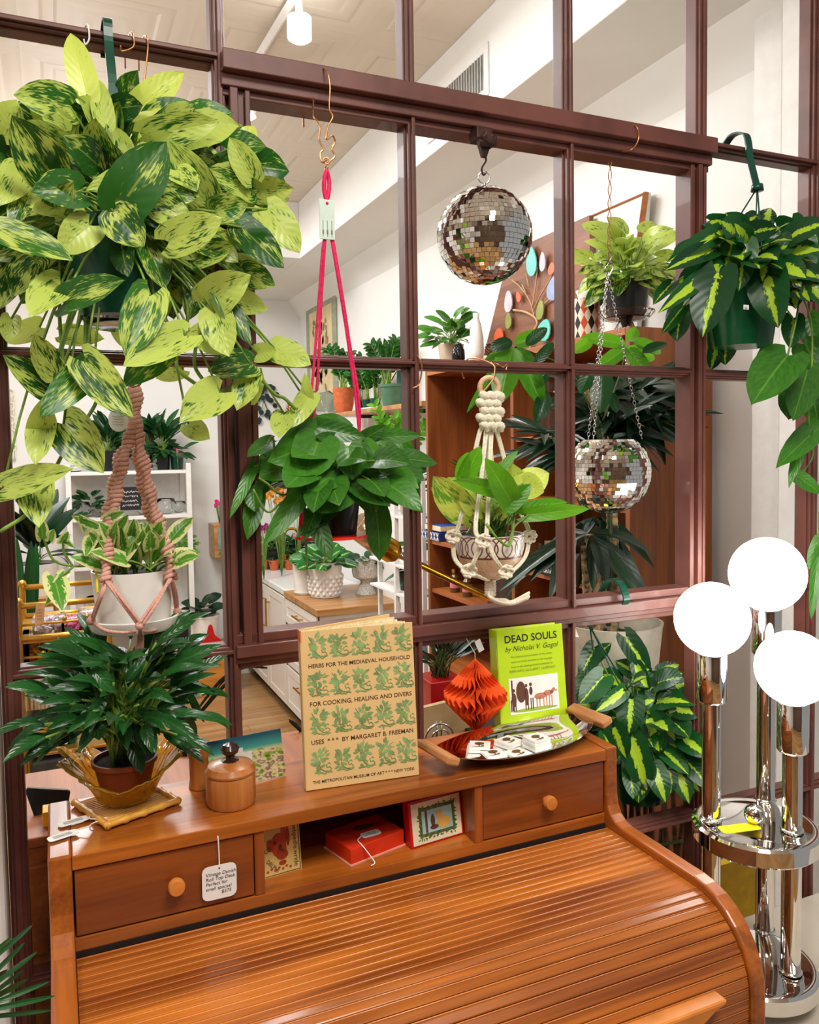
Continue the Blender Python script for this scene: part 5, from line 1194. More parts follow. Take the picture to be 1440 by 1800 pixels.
BR = [(1262,480,1235,588,64,-.10,-.13,.35),(1345,470,1365,572,62,-.10,-.13,.4),(1250,440,1180,465,34,-.06,-.10,.5),(1290,425,1265,505,34,-.06,-.08,.4),(1262,470,1170,535,30,-.07,-.11,.95),(1225,430,1186,445,30,-.04,-.07,.4),(1290,400,1180,450,34,-.03,-.09,.5),(1400,420,1425,480,50,-.06,-.08,.5),(1365,400,1415,425,42,-.04,-.07,.3),(1390,390,1412,440,40,-.06,-.08,.3),(1345,390,1355,365,30,-.02,-.03,.8),(1310,430,1300,510,40,-.08,-.09,.3),(1345,450,1340,490,30,-.09,-.11,.9),(1400,500,1398,540,30,-.08,-.09,.98),(1250,390,1310,395,26,-.03,-.05,.6),(1310,410,1370,400,34,-.06,-.08,.3),(1425,440,1440,500,40,-.04,-.06,.3),(1200,540,1165,585,22,-.04,-.05,.2),(1195,548,1190,600,38,-.03,-.04,.15),(1180,500,1150,530,24,-.05,-.07,.2),(1260,610,1250,650,26,.06,.05,.5),(1270,580,1275,640,46,.06,.05,.3),(1425,395,1440,440,34,-.02,-.04,.3),(1380,450,1420,500,44,-.04,-.06,.4),(1395,560,1390,610,34,-.04,-.05,.2),(1330,380,1300,400,26,-.02,-.05,.4),(1240,470,1205,500,44,-.05,-.06,.35)]
pxleaves(fb, sb, [h[:4]+(h[4]*1.12, h[5]-.02, h[6]-.02, h[7]) for h in BR], ym+.04, root, 0)
DK = [(1385,625,1325,698,80,-.10,-.14),(1420,650,1395,738,56,-.07,-.11),(1395,690,1388,735,50,-.04,-.06),(1440,752,1372,810,44,-.05,-.10),(1418,770,1385,848,22,-.06,-.09),(1400,835,1445,868,26,-.05,-.08),(1440,950,1422,1000,22,-.05,-.06),(1438,980,1426,1090,18,-.07,-.08),(1415,605,1440,650,50,-.03,-.04),(1420,560,1436,620,44,-.03,-.05),(1360,615,1335,660,40,.02,.0),(1430,700,1440,750,40,-.03,-.04)]
pxleaves(f4, sb, DK, ym+.02, None, 0)
bush(fb, sb, root, 50, .062, .054, .085, up=.45, droop=.45, seed=15, elev=(.0, 1.3), face=.6, rs=.03)
bush(fb, sb, root-V(0, 0, .01), 26, .060, .046, .10, up=.1, droop=1.1, seed=16, elev=(-.2, .5), face=.9, rs=.03, az=(-1.2, .8))
wire(sb, [P(1400,500), P(1425,560,-.03), P(1428,640,-.03), P(1422,740,-.03), P(1430,800), P(1405,838)], .0018); wire(sb, [P(1412,480), P(1400,560,-.05), P(1385,625,-.06)], .0018); wire(sb, [P(1440,900), P(1440,950,-.02)], .0018)
fb.obj('foliage', M_brasil, t, True); f4.obj('plain_green_leaves', M_heart, t, True); sb.obj('stems', M_stem, t, True)
# ---- lower striped plant hanging from the sash bottom rail, behind the window
ym = .10
t = thing('hanging_striped_plant', 'lime-striped trailing plant hanging low behind the window by the desk end', 'plant', P(1130, 1395))
b = B(); x = PY(1083, 1030, 0).x; zr = 1.303
hk = smooth([V(x, -.022, zr+.004), V(x, -.030, zr+.020), V(x, -.012, zr+.045), V(x+.004, .022, zr+.046), V(x+.006, .05, zr+.02), V(x+.004, .07, zr-.02), V(x, .08, P(1085, 1095, -.02).z)], 5)
for a, c in zip(hk, hk[1:]): b.add([a+V(-.007, 0, 0), a+V(.007, 0, 0), c+V(.007, 0, 0), c+V(-.007, 0, 0)], [(0, 1, 2, 3)])
b.obj('hanger_hook', M_greenp, t, sol=.003)
pc = P(1125, 1400); s1 = pxm(pc); z1 = P(1125, 1300).z; rt = .068; pe = hk[-1]; b = B()
for a in (.5, 2.6, 4.4): b.tube([pe, V(pc.x+rt*math.cos(a), ym+rt*math.sin(a), z1)], .0015, 6)
b.obj('hanger_rods', M_greenp, t, True)
B().lathe(pot_prof(rt, rt*.74, z1-pc.z, .004), (pc.x, ym, pc.z), 32).obj('pot', plain('bottle_green_plastic', srgb(6, 74, 40), .22), t, True, auto=.6)
B().lathe([(0, .005), (rt*.96, 0)], (pc.x, ym, z1-.016), 20).obj('soil', M_soil, t)
root = V(pc.x, ym, z1-.01); fb, sb = B(), B(); f4 = B()
LB = [(1110,1230,1105,1290,50,-.1,-.12,.4),(1140,1265,1165,1330,44,-.1,-.12,.8),(1150,1260,1200,1310,36,-.1,-.12,.6),(1060,1240,1040,1260,30,-.08,-.1,.3),(1095,1215,1050,1250,28,-.1,-.12,.9),(1060,1190,1020,1235,44,-.08,-.1,.1),(1100,1120,1145,1190,40,-.02,-.04,.3),(1045,1140,1020,1190,36,-.03,-.05,.2),(1110,1300,1140,1395,50,-.11,-.14,.7),(1170,1290,1200,1340,34,-.1,-.12,.5),(1215,1250,1235,1305,24,-.08,-.1,.8),(1160,1180,1195,1168,26,-.04,-.06,.9),(1145,1210,1200,1230,44,-.06,-.09,.3),(1080,1280,1100,1335,44,-.11,-.13,.5),(1180,1330,1210,1395,34,-.1,-.12,.6),(1200,1320,1235,1395,40,-.08,-.1,.3),(1155,1245,1175,1215,30,-.07,-.1,.9),(1120,1240,1150,1230,26,-.1,-.12,.9),(1065,1290,1085,1340,30,-.1,-.12,.8),(1030,1190,1015,1230,30,-.06,-.08,.4),(1040,1160,1075,1130,26,-.02,-.04,.3),(1150,1330,1175,1380,40,-.11,-.13,.2),(1210,1200,1240,1240,30,-.04,-.06,.4),(1195,1220,1215,1245,26,-.05,-.06,.5),(1120,1170,1140,1215,26,-.04,-.07,.95)]
pxleaves(fb, sb, LB, ym+.03, root, 0)
bush(fb, sb, root, 70, .062, .048, .105, up=.75, droop=.5, seed=25, elev=(.0, 1.4), face=.7, rs=.035)
bush(fb, sb, root-V(0, 0, .01), 40, .060, .042, .11, up=.1, droop=1.1, seed=26, elev=(-.3, .5), face=.9, rs=.035, az=(-2.4, .8))
fb.obj('foliage', M_brasil, t, True); sb.obj('stems', M_stem, t, True)
# ================================================================= behind the window
def one(b, name, mat, label, cat, group=None, **k): return tag(b.obj(name, mat, None, **k), label, cat, group)
# ---- bookcase
bx0, bx1, by0, by1, bz = 1.642, 1.965, .747, 2.19, 1.952
bc = thing('bookcase', 'tall teak bookcase with open shelves against the right wall', 'bookcase', ((bx0+bx1)/2, (by0+by1)/2, ZF))
B().bb((bx0, by0, ZF), (bx1, by0+.022, bz)).obj('side_panel', M_case, bc, bev=.002)
B().bb((bx0, by1-.022, ZF), (bx1, by1, bz)).obj('side_panel', M_case, bc, bev=.002)
B().bb((bx0, 1.415, ZF), (bx1, 1.437, bz-.02)).obj('divider', M_case, bc, bev=.002)
B().bb((bx0, by0+.022, bz-.024), (bx1, by1-.022, bz)).obj('top_board', M_casey, bc, bev=.002)
B().bb((bx1-.012, by0+.022, ZF), (bx1-.002, by1-.022, bz-.02)).obj('back_panel', M_case, bc)
for y0, y1, zs in ((by0+.022, 1.415, (1.635, 1.41, 1.145, .90, .62, .3, ZF+.06)), (1.437, by1-.022, (1.42, 1.175, .95, .62, .3, ZF+.06))):
    for z in zs: B().bb((bx0+.01, y0, z-.018), (bx1-.012, y1, z)).obj('shelf', M_casey, bc, bev=.001)
def onshelf(px, py, X, z): p = PX(px, py, X); return V(X, p.y, z)
# books and glassware on shelves
p = onshelf(782, 970, 1.72, 1.1755)
g = thing('patterned_book', 'blue and white patterned book lying on the far bookcase shelf', 'book', p)
B().box(p+V(0, 0, .020), (.15, .19, .038)).obj('cover', plain('navy_cover', srgb(24, 50, 110), .4), g, bev=.003)
b = B()
for i in range(6):
    y = p.y-.08+i*.032
    for sgn in (-1, 1): b.box(V(p.x-.0755, y, p.z+.020), (.001, .005, .040), M=Matrix.Rotation(sgn*.5, 3, 'X'))
b.obj('printed_zigzag', M_paper, g)
g = thing('blue_book', 'plain bright blue book stacked on the patterned book in the bookcase', 'book', p+V(.01, 0, .04))
B().box(p+V(.01, .0, .056), (.14, .17, .030)).obj('cover', plain('blue_cover', srgb(30, 90, 180), .4), g, bev=.003)
B().box(p+V(.008, -.002, .056), (.141, .168, .022)).obj('pages', M_tan2, g)
for i, (px, lb) in enumerate(((941, 'clear faceted tumbler glass on the near shelf, left of two'), (966, 'clear faceted tumbler glass on the near shelf, right of two'))):
    p = onshelf(px, 990, 1.70, 1.146); r = .030
    one(B().lathe([(0, 0), (r*.75, 0), (r*.85, .02), (r*.8, .03), (r, .09), (r*.94, .09), (r*.74, .034), (0, .030)], p, 10), 'tumbler_glass', M_glass, lb, 'glass', 'tumblers in the bookcase', smooth=False)
z_ = 1.1458; p0 = onshelf(1020, 1010, 1.72, 1.14)
for i, (h_, lb, c) in enumerate(((.036, 'black art book with pale capitals, bottom of the stack in the bookcase', (22, 20, 20)), (.030, 'dark brown patterned book second in the bookcase stack', (44, 36, 30)), (.024, 'dark blue book third in the bookcase stack', (34, 50, 70)), (.028, 'grey-brown book on top of the bookcase stack', (110, 92, 70)))):
    g = thing('art_book', lb, 'book', V(p0.x, p0.y, z_), 'stacked art books on the near shelf')
    B().box(V(p0.x+.004*i, p0.y+.004*(i % 2), z_+h_/2), (.17, .25-.012*i, h_)).obj('cover', plain('cover%d' % i, srgb(*c), .35), g, bev=.002)
    B().box(V(p0.x+.004*i, p0.y-.001+.004*(i % 2), z_+h_/2), (.164, .2515-.012*i, h_-.006)).obj('pages', M_tan2, g)
    if i == 0: text('spine_title', 'LIBRARY OF ART', M_paper, g, V(p0.x-.0853, p0.y+.115, z_+.010), (0, -1, 0), (0, 0, 1), .022)
    z_ += h_+.0005
p = onshelf(1082, 1000, 1.74, 1.1455); one(B().box(p+V(0, 0, .05), (.16, .13, .10)), 'wooden_box', M_casey, 'plain wooden box standing in the bookcase under the glass teapot', 'box', bev=.002)
p = p+V(-.01, 0, .101); g = thing('glass_teapot', 'glass teapot with dark lid standing on the wooden box', 'teapot', p)
B().lathe([(0, 0), (.035, 0), (.048, .025), (.042, .055), (.028, .065), (.026, .064), (.040, .053), (.045, .025), (.033, .004), (0, .004)], p, 24).obj('body', M_glass, g, True)
B().lathe([(0, .066), (.028, .066), (.02, .074), (.006, .078), (.008, .088), (0, .09)], p, 20).obj('lid', M_black_p, g, True, auto=.6)
B().torus(p+V(0, -.05, .035), .018, .003, (1, 0, 0), 16).obj('handle', M_glass, g, True)
p = onshelf(905, 1050, 1.74, .951); p = V(1.74, PX(905, 1040, 1.74).y, .90); p.z = .951 if p.y > 1.437 else .9005
g = thing('game_box', 'dark box with orange capital letters on a lower bookcase shelf', 'box', p); B().box(p+V(0, 0, .10), (.14, .20, .20)).obj('carton', plain('dark_box', srgb(56, 34, 26), .5), g, bev=.003)
text('printed_words', 'HJARNÖR', plain('orange_print', srgb(205, 90, 40), .5), g, p+V(-.0703, .09, .145), (0, -1, 0), (0, 0, 1), .040, bold=.02)
for px, lb in ((800, 'small spice bottle with pink label, left one on low bookcase shelf'), (822, 'small spice bottle with pink label, right one on low bookcase shelf')):
    p = V(1.70, PX(px, 1050, 1.70).y, .951); g = thing('spice_bottle', lb, 'bottle', p, 'spice bottles in the bookcase')
    B().lathe([(0, 0), (.022, 0), (.022, .065), (.012, .078), (.012, .088), (0, .088)], p, 20).obj('glass', plain('brown_glass', srgb(90, 60, 30), .15), g, True, auto=.6)
    B().lathe([(0, .088), (.014, .088), (.014, .105), (0, .105)], p, 20).obj('cap', M_brass, g, True, auto=.6)
    B().lathe([(.0225, .02), (.0225, .055)], p, 20).obj('label_band', plain('pink_label', srgb(220, 120, 140), .5), g, True)
p = V(1.74, PX(965, 745, 1.74).y, 1.6355); one(B().lathe([(0, 0), (.035, 0), (.045, .02), (.045, .14), (.03, .16), (.03, .20), (.04, .22), (.037, .22), (.027, .2), (.027, .165), (.042, .14), (.042, .022), (.03, .005), (0, .005)], p, 12), 'glass_decanter', M_glass, 'clear cut glass vase on the upper near bookcase shelf', 'vase')
p = V(1.76, PX(833, 800, 1.76).y, 1.4205)
potted('small_potted_plant', 'small spiky plant in a white pot on the far bookcase shelf', 'plant', p, (.03, .024, .05, M_cer, 0), [dict(n=14, L=.10, W_=.012, reach=.03, shape='lance', droop=.2)], M_deep)
# objects on top of the bookcase
zT = bz+.0005
M_taupe = plain('taupe_ceramic', srgb(186, 170, 146), .5, var=.08)
p = V(1.74, PX(793, 620, 1.74).y, zT)
potted('potted_ivy', 'leafy green plant in a taupe pot on the bookcase far end', 'plant', p, (.058, .046, .115, M_taupe, .0), [dict(n=42, L=.075, W_=.040, reach=.15, up=.55, droop=.4, elev=(.2, 1.4), face=.5)], M_heart)
p = V(1.675, PX(806, 640, 1.675).y, zT); one(B().lathe([(0, 0), (.020, 0), (.029, .03), (.027, .065), (.014, .088), (.017, .092), (.012, .092), (0, .085)], p, 28), 'black_vase', plain('black_glaze', srgb(12, 12, 14), .12, var=.05), 'small glossy black vase in front of the taupe pot', 'vase', smooth=True)
p = V(1.70, PX(838, 638, 1.70).y, zT)
g = thing('bottle_vase', 'tall white bottle vase with pinched neck on top of the bookcase', 'vase', p)
B().lathe([(0, 0), (.026, 0), (.031, .04), (.030, .10), (.022, .15), (.0125, .185), (.0135, .205), (.011, .205), (.010, .18), (0, .17)], p, 28).obj('body', M_cer, g, True); B().torus(p+V(-.004, .028, .135), .013, .004, (1, 0, 0), 16).obj('handle', M_cer, g, True)
p = V(1.70, PX(862, 610, 1.70).y, zT); b = B()
for k in range(9):
    for j in range(8):
        a = j*.785+k*.4; r = .018*math.sin(PI*(k+1)/11); q_ = p+V(math.cos(a)*r, math.sin(a)*r, .008+.006*k); leaf(b, q_, q_+V(math.cos(a)*.010, math.sin(a)*.010, .008), .011, V(0, 0, 1), 'oval')
b.sph(p+V(0, 0, .03), .014, 8, (1, 1, 1.8)); one(b, 'pine_cone', plain('cone_brown', srgb(120, 84, 54), .7, var=.3), 'brown pine cone standing beside the white bottle vase', 'pine cone', smooth=False)
# wooden tree artwork leaning on the wall
XA = 1.93
def PA(px, py, lift=0.): return PX(px, py, XA-lift)
g = thing('tree_artwork', 'brown board artwork of a tree with coloured leaves on the bookcase', 'artwork', PA(940, 600))
pts = [PA(850, 625), PA(882, 495), PA(908, 437), PA(1036, 378), PA(1040, 600)]
b = B(); b.poly(pts, (.02, 0, 0)); b.obj('board', wood('walnut_board', srgb(150, 96, 66), srgb(110, 66, 42), 'Y', rough=.5, coat=.05), g, bev=.002)
M_br = plain('branch_tan', srgb(186, 150, 106), .5)
for q_ in ([(925,640),(933,608),(934,590),(944,572),(942,560),(925,549),(903,545)],[(940,560),(932,530),(915,505),(900,492)],[(938,545),(950,520),(965,495),(975,475)],[(936,540),(942,500),(945,470)],[(950,540),(962,530),(972,520)],[(925,515),(918,500)],[(930,505),(925,480)]):
    b = B(); wire(b, [PA(x, y, .012) for x, y in q_], .006 if len(q_) > 5 else .003); b.obj('branch', M_br, g, True)
def clr(n, *c): return plain('paint_'+n, srgb(*c), .4)
for cx, cy, w_, h_, ang, nm, c in ((933,458,22,56,-.15,'teal',(110,205,190)),(953,460,13,34,.0,'lilac',(200,190,200)),(969,472,14,22,.3,'orange',(225,100,60)),(973,506,28,44,.35,'blue',(140,160,200)),(893,530,18,38,.0,'lilac',(200,190,200)),(911,522,10,20,-.4,'orange',(225,100,60)),(949,545,16,34,.2,'olive',(140,150,70)),(893,564,14,28,0,'olive',(140,150,70)),(956,580,28,38,.5,'teal',(110,205,190)),(876,590,22,26,0.2,'orange',(225,100,60))):
    s_ = pxm(PA(cx, cy)); o_ = PA(cx, cy, .022); pp = []
    for k in range(14):
        a = 2*PI*k/14; x = w_*.62*math.cos(a)*s_; y = h_*.5*math.sin(a)*s_*(1 if math.sin(a) < 0 else 1.0); x *= (1-.25*math.sin(a)); pp.append(o_+V(0, -(x*math.cos(ang)+y*math.sin(ang))*1.15, -x*math.sin(ang)+y*math.cos(ang)))
    B().poly(pp, (.006, 0, 0)).obj('painted_leaf', clr(nm, *c), g, bev=.001)
g = thing('framed_canvas', 'white canvas with thin brown wooden frame leaning behind the bright plant', 'picture', PX(1085, 500, 1.96))
b = B(); b.poly([PX(1030, 620, 1.965), PX(1030, 384, 1.965), PX(1137, 337, 1.965), PX(1118, 600, 1.965)], (.02, 0, 0)); b.obj('canvas', M_wall, g)
b = B(); wire(b, [PX(1030, 384, 1.96), PX(1136, 338, 1.96)], .003, 2); b.tube([PX(1136, 338, 1.955), PX(1118, 470, 1.955), PX(1100, 600, 1.955)], .013, 4); b.obj('frame', M_casey, g)
# harlequin vase etc.
def harl():
    m_, t, p = nt('harlequin'); uvn = N(t, 'ShaderNodeTexCoord'); sp = N(t, 'ShaderNodeSeparateXYZ'); t.links.new(uvn.outputs['UV'], sp.inputs[0])
    u = mth(t, 'MULTIPLY', sp.outputs[0], 12.); v = mth(t, 'MULTIPLY', sp.outputs[1], 4.6)
    a = mth(t, 'FLOOR', mth(t, 'ADD', u, v)); c = mth(t, 'FLOOR', mth(t, 'SUBTRACT', u, v)); s = mth(t, 'ADD', a, c)
    par = mth(t, 'FLOORED_MODULO', s, 2.); al = mth(t, 'FLOORED_MODULO', s, 4.)
    col = mix(t, mth(t, 'GREATER_THAN', al, 1.5), srgb(24, 24, 26), srgb(214, 74, 30)); col = mix(t, par, col, srgb(232, 220, 200))
    t.links.new(col, p.inputs['Base Color']); p.inputs['Roughness'].default_value = .35; return m_
q0 = PX(1031, 575, 1.70); s_ = pxm(q0); p = V(1.70, q0.y, zT); hv = PX(1031, 527, 1.70).z-zT
one(B().lathe([(24*s_, 0), (24*s_, hv*.25), (24*s_, hv*.5), (24*s_, hv*.75), (24*s_, hv), (22*s_, hv), (22*s_, .01), (0, .01)], p, 48), 'harlequin_vase', harl(), 'cylindrical vase with black orange and cream diamonds on the bookcase', 'vase', smooth=False)
p = V(1.84, PX(1035, 560, 1.84).y, zT); one(B().lathe([(0, 0), (.042, 0), (.045, .08), (.038, .18), (.046, .20), (.042, .2), (.034, .18), (0, .15)], p, 28), 'white_vase', M_cer, 'plain white flared vase behind the diamond pattern vase', 'vase', smooth=True)
q0 = PX(1108, 535, 1.75); s_ = pxm(q0)
p = V(1.75, q0.y+.02, zT); g = thing('cake_stand', 'black pedestal with wire feet under the clear glass dish', 'stand', p); hs = PX(1108, 560, 1.75).z-zT
B().lathe([(0, 0), (.035, 0), (.030, .008), (.012, hs*.5), (.020, hs), (0, hs)], p, 24).obj('pedestal', M_black_p, g, True, auto=.6)
for a in (0, 2.1, 4.2): B().tube([p+V(.018*math.cos(a), .018*math.sin(a), hs), p+V(.050*math.cos(a), .050*math.sin(a), .002)], .0022, 6).obj('wire_foot', M_steel, g, True)
pd = p+V(0, 0, hs+.001); g = thing('glass_dish', 'round cut-glass dish under the black pot on the bookcase', 'dish', pd)
b = B(); prf = [(0, 0), (40*s_, 0), (50*s_, .018), (50*s_, .024), (47*s_, .024), (38*s_, .005), (0, .005)]; b.lathe(prf, pd, 28); b.obj('dish', M_glass, g)
pp = pd+V(0, 0, .006)
g = potted('marbled_potted_plant', 'bright yellow-green marbled plant in a black pot on the bookcase', 'plant', pp, (40*s_, 33*s_, 60*s_, M_black_p, .003), [dict(n=46, L=.085, W_=.062, reach=.14, up=.62, droop=.45, elev=(.3, 1.4), face=.7, q=.85, seed=51, cur=.5), dict(n=30, L=.085, W_=.055, reach=.14, up=.35, droop=.7, elev=(.1, .8), face=.7, q=.5, seed=52), dict(n=16, L=.08, W_=.05, reach=.1, up=.3, droop=.9, elev=(-.1, .6), face=.8, q=.3, seed=53)], M_marble)
# ---- dracaena in large white planter, behind window right
yq = .30
pc = PY(1075, 1200, yq); s_ = pxm(pc); zt_ = PY(1085, 1090, yq).z; zb0 = zt_-.30
g = thing('tall_dracaena', 'tall dark-leaved cane plant in a big white planter behind the desk', 'plant', V(pc.x, yq, zb0))
rt = 88*s_
B().lathe([(0, 0), (rt*.72, 0), (rt*.98, .29), (rt, .30), (rt*.95, .30), (rt*.90, .26), (0, .25)], V(pc.x, yq, zb0), 48).obj('pot', M_cream, g, True, auto=.7)
B().lathe([(0, .01), (rt*.9, 0)], V(pc.x, yq, zt_-.04), 24).obj('soil', M_soil, g)
M_bark = plain('ringed_bark', srgb(176, 150, 112), .8, var=.45, scale=70, bump=.8)
fb, sb = B(), B()
def cane(pts, r0, r1, dy):
    o = smooth([PY(x, y, yq+dy) for x, y in pts], 14); n_ = len(o); sb.tube(o, [(r0+(r1-r0)*i/n_)*(1+.13*(i % 2)) for i in range(n_)], 9); return o[-1]
cane([(1030,1120),(1032,1040),(1030,990),(1028,960)], .010, .009, 0)
cane([(1052,1120),(1052,1040),(1045,990),(1035,940)], .0115, .010, .01)
cane([(1078,1110),(1078,1040),(1078,980),(1076,900),(1075,850)], .013, .012, .02)
cane([(1068,780),(1050,740),(1032,690),(1030,660)], .008, .005, .04)
for (px, py, n_, L, W2, dy, sd, dr, el) in ((1075,760,46,.15,.030,.10,61,.5,(-.2,1.3)),(1000,800,40,.14,.022,.12,62,.6,(-.3,1.2)),(1120,690,44,.15,.030,.13,63,.4,(-.3,1.3)),(1060,700,30,.14,.032,.14,67,.4,(-.3,1.3)),(1030,940,18,.19,.036,.02,64,.9,(-.2,.8)),(1050,910,14,.17,.034,.10,65,1.2,(-.4,.6)),(975,770,30,.12,.018,.16,66,.5,(-.2,1.2)),(1130,740,26,.14,.03,.16,68,.5,(-.3,1.2))):
    bush(fb, None, PY(px, py, yq+dy), n_, L, W2, .05, up=.4, droop=dr, shape='lance', seed=sd, elev=el, face=.5, petiole=False, cur=.3, fold=.4, rs=.02)
fb.obj('foliage', M_black, g, True); sb.obj('canes', M_bark, g, True)
# money tree with bright hanging leaflets
g = thing('money_tree', 'tall plant with large bright green hanging leaflets before the bookcase', 'plant', PY(905, 615, .25))
fb, sb = B(), B(); f5 = B()
pxleaves(fb, sb, [(902,612,878,704,50,-.02,-.06),(907,612,955,708,42,0,-.05),(898,610,822,722,16,0,-.04),(905,605,958,585,28,0,-.03),(900,608,850,640,22,0,0),(1100,612,1155,632,24,0,0),(1100,606,1028,590,26,0,0),(1105,612,1140,660,30,0,-.03),(1112,600,1170,618,24,0,0),(1102,612,1045,650,26,0,-.02),(1105,600,1120,575,22,0,0),(1040,600,1005,620,22,0,0)], .25, None, 0, 'oval', fold=.3)
pxleaves(f5, sb, [(1060,650,1055,722,40,0,-.03),(1040,650,1020,690,26,0,0),(1075,690,1085,725,18,0,0),(960,655,940,680,26,0,0),(900,600,862,612,24,0,0),(925,606,962,575,22,-.02,-.04),(940,640,975,600,20,0,0),(1130,620,1175,600,20,0,0),(960,690,945,740,30,0,-.02)], .22, None, 0, 'oval', fold=.3)
wire(sb, [PY(905,610,.26), PY(935,620,.27), PY(1000,650,.28), PY(1040,720,.3)], .0022); wire(sb, [PY(1103,608,.26), PY(1090,660,.27), PY(1060,740,.3)], .0022); wire(sb, [PY(960,600,.26), PY(985,625,.28), PY(1030,680,.3)], .002)
wire(sb, [PY(1045,720,.3), PY(1060,800,.3), PY(1072,900,.3), PY(1070,1100,.3)], .006)
fb.obj('leaflets', M_fresh, g, True); f5.obj('dark_leaflets', M_deep, g, True); sb.obj('stems', M_stemd, g, True)
# ---- brass arm lamp behind the window
yl = .42
def PL(px, py, d=0.): return PY(px, py, yl+d)
g = thing('brass_floor_lamp', 'brass floor lamp with long angled arm and cylindrical head', 'lamp', V(PL(868, 1150).x, yl, ZF))
s_ = pxm(PL(700, 970)); xx = PL(868, 1150).x
B().lathe([(0, 0), (.12, 0), (.12, .012), (.02, .02), (0, .02)], (xx, yl, ZF), 32).obj('base', M_brass, g, True, auto=.6)
B().tube([V(xx, yl, ZF+.02), V(xx, yl, PL(880, 1062).z)], 6.5*s_, 16).obj('pole', M_brass, g, True, auto=.6)
B().tube([PL(705, 977), PL(884, 1062)], 6*s_, 16).obj('arm', M_brass, g, True, auto=.6)
B().sph(PL(704, 976), 7.5*s_, 8).obj('joint', M_steel, g, True)
B().tube([PL(698, 975), PL(690, 970), PL(666, 955), PL(664, 954)], [14*s_, 21*s_, 21*s_, 20*s_], 28).obj('lamp_head', M_brass, g, True, auto=.5)
b = B(); dd = (PL(664, 954)-PL(698, 975)).normalized(); b.tube([PL(664, 954), PL(664, 954)+dd*.06+V(0, 0, .012)], [20*s_, 24*s_], 28, cap=False); b.obj('reflector', plain('pale_enamel', srgb(214, 184, 150), .2, .6), g, True, sol=.002)
# ---- narrow white shelf by the bookcase
g = thing('narrow_shelf', 'narrow white metal rack between the counter and the bookcase', 'shelf', V(1.4, 2.5, ZF))
a0 = PY(697, 1000, 2.5).x; a1 = PY(745, 1000, 2.35).x
for x, y in ((a0, 2.5), (a1, 2.35), (a0+.05, 2.85), (a1+.1, 2.75)): B().bb((x-.011, y-.011, ZF), (x+.011, y+.011, 1.46)).obj('post', M_white, g, bev=.001)
for py in (836, 905, 990, 1040): z = PY(715, py, 2.5).z; B().bb((a0-.01, 2.37, z-.012), (a1+.1, 2.85, z)).obj('shelf_board', M_white, g, bev=.001)
zz = PY(715, 1040, 2.5).z; z2 = PY(715, 990, 2.5).z; z3 = PY(715, 905, 2.5).z
potted('potted_plant', 'dark trailing plant in a black pot on the narrow white rack', 'plant', V(a0+.09, 2.55, zz+.0005), (.055, .045, .09, M_black_p, .003), [dict(n=14, L=.09, W_=.02, reach=.05, droop=.6, shape='lance')], M_deep)
potted('potted_plant', 'pale pot with small leafy plant, middle board of the narrow rack', 'plant', V(a1+.02, 2.50, z2+.0005), (.045, .04, .07, M_cream, 0), [dict(n=20, L=.06, W_=.03, reach=.07)], M_heart)
potted('potted_plant', 'leafy green plant in a grey pot, top board of the narrow rack', 'plant', V(a0+.10, 2.55, z3+.0005), (.055, .045, .08, M_taupe, 0), [dict(n=40, L=.09, W_=.03, reach=.16, shape='lance', droop=.4, elev=(.3, 1.4))], M_deep)
# ---- kitchen counter
cx0, cy0 = 1.47, 3.375
ct = thing('kitchen_counter', 'white shaker kitchen counter with butcher-block end and sink', 'counter', (1.74, 4.4, ZF))
zc = .610
B().bb((cx0+.02, cy0+.02, ZF+.10), (1.995, 5.44, zc)).obj('cabinet_body', M_cab, ct, bev=.002)
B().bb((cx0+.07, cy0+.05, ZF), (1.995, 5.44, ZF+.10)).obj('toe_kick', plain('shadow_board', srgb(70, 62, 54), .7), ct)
ysp = 4.12
B().bb((cx0-.01, cy0-.01, zc), (1.998, ysp, zc+.04)).obj('butcher_block', M_butch, ct, bev=.003)
B().bb((cx0-.0, ysp+.002, zc), (1.998, 5.44, zc+.045)).obj('white_worktop', plain('marble_white', srgb(236, 236, 234), .2, var=.02), ct, bev=.008)
def door(y0, y1, z0, z1, name, hv=True, hy=None, hz=None):
    b = B(); x = cx0+.02; b.bb((x-.018, y0+.001, z0+.001), (x-.012, y1-.001, z1-.001)); f = .05
    for p_, q_ in (((y0+f+.0002, z0), (y1-f-.0002, z0+f)), ((y0+f+.0002, z1-f), (y1-f-.0002, z1)), ((y0, z0), (y0+f, z1)), ((y1-f, z0), (y1, z1))): b.bb((x-.022, p_[0], p_[1]), (x-.0115, q_[0], q_[1]))
    o = b.obj(name, M_cab, ct, bev=.001); h = B(); xh = x-.050
    if hv: h.tube([V(x-.022, hy, hz-.10), V(xh, hy, hz-.10)], .006, 8); h.tube([V(x-.022, hy, hz+.10), V(xh, hy, hz+.10)], .006, 8); h.tube([V(xh, hy, hz-.13), V(xh, hy, hz+.13)], .007, 10)
    else: h.tube([V(x-.022, hy-.06, hz), V(xh, hy-.06, hz)], .005, 8); h.tube([V(x-.022, hy+.06, hz), V(xh, hy+.06, hz)], .005, 8); h.tube([V(xh, hy-.09, hz), V(xh, hy+.09, hz)], .006, 10)
    h.obj('handle', M_brass, o, True, auto=.7)
door(cy0+.03, 4.12, .44, .60, 'drawer', False, 3.76, .53); door(cy0+.03, 4.12, .16, .42, 'drawer', False, 3.76, .32); door(cy0+.03, 4.12, ZF+.11, .14, 'drawer', False, 3.76, .06)
door(4.14, 4.62, ZF+.11, .60, 'door', True, 4.55, .40); door(4.64, 5.12, ZF+.11, .60, 'door', True, 4.71, .40); door(5.14, 5.42, ZF+.11, .60, 'door', True, 5.2, .40)
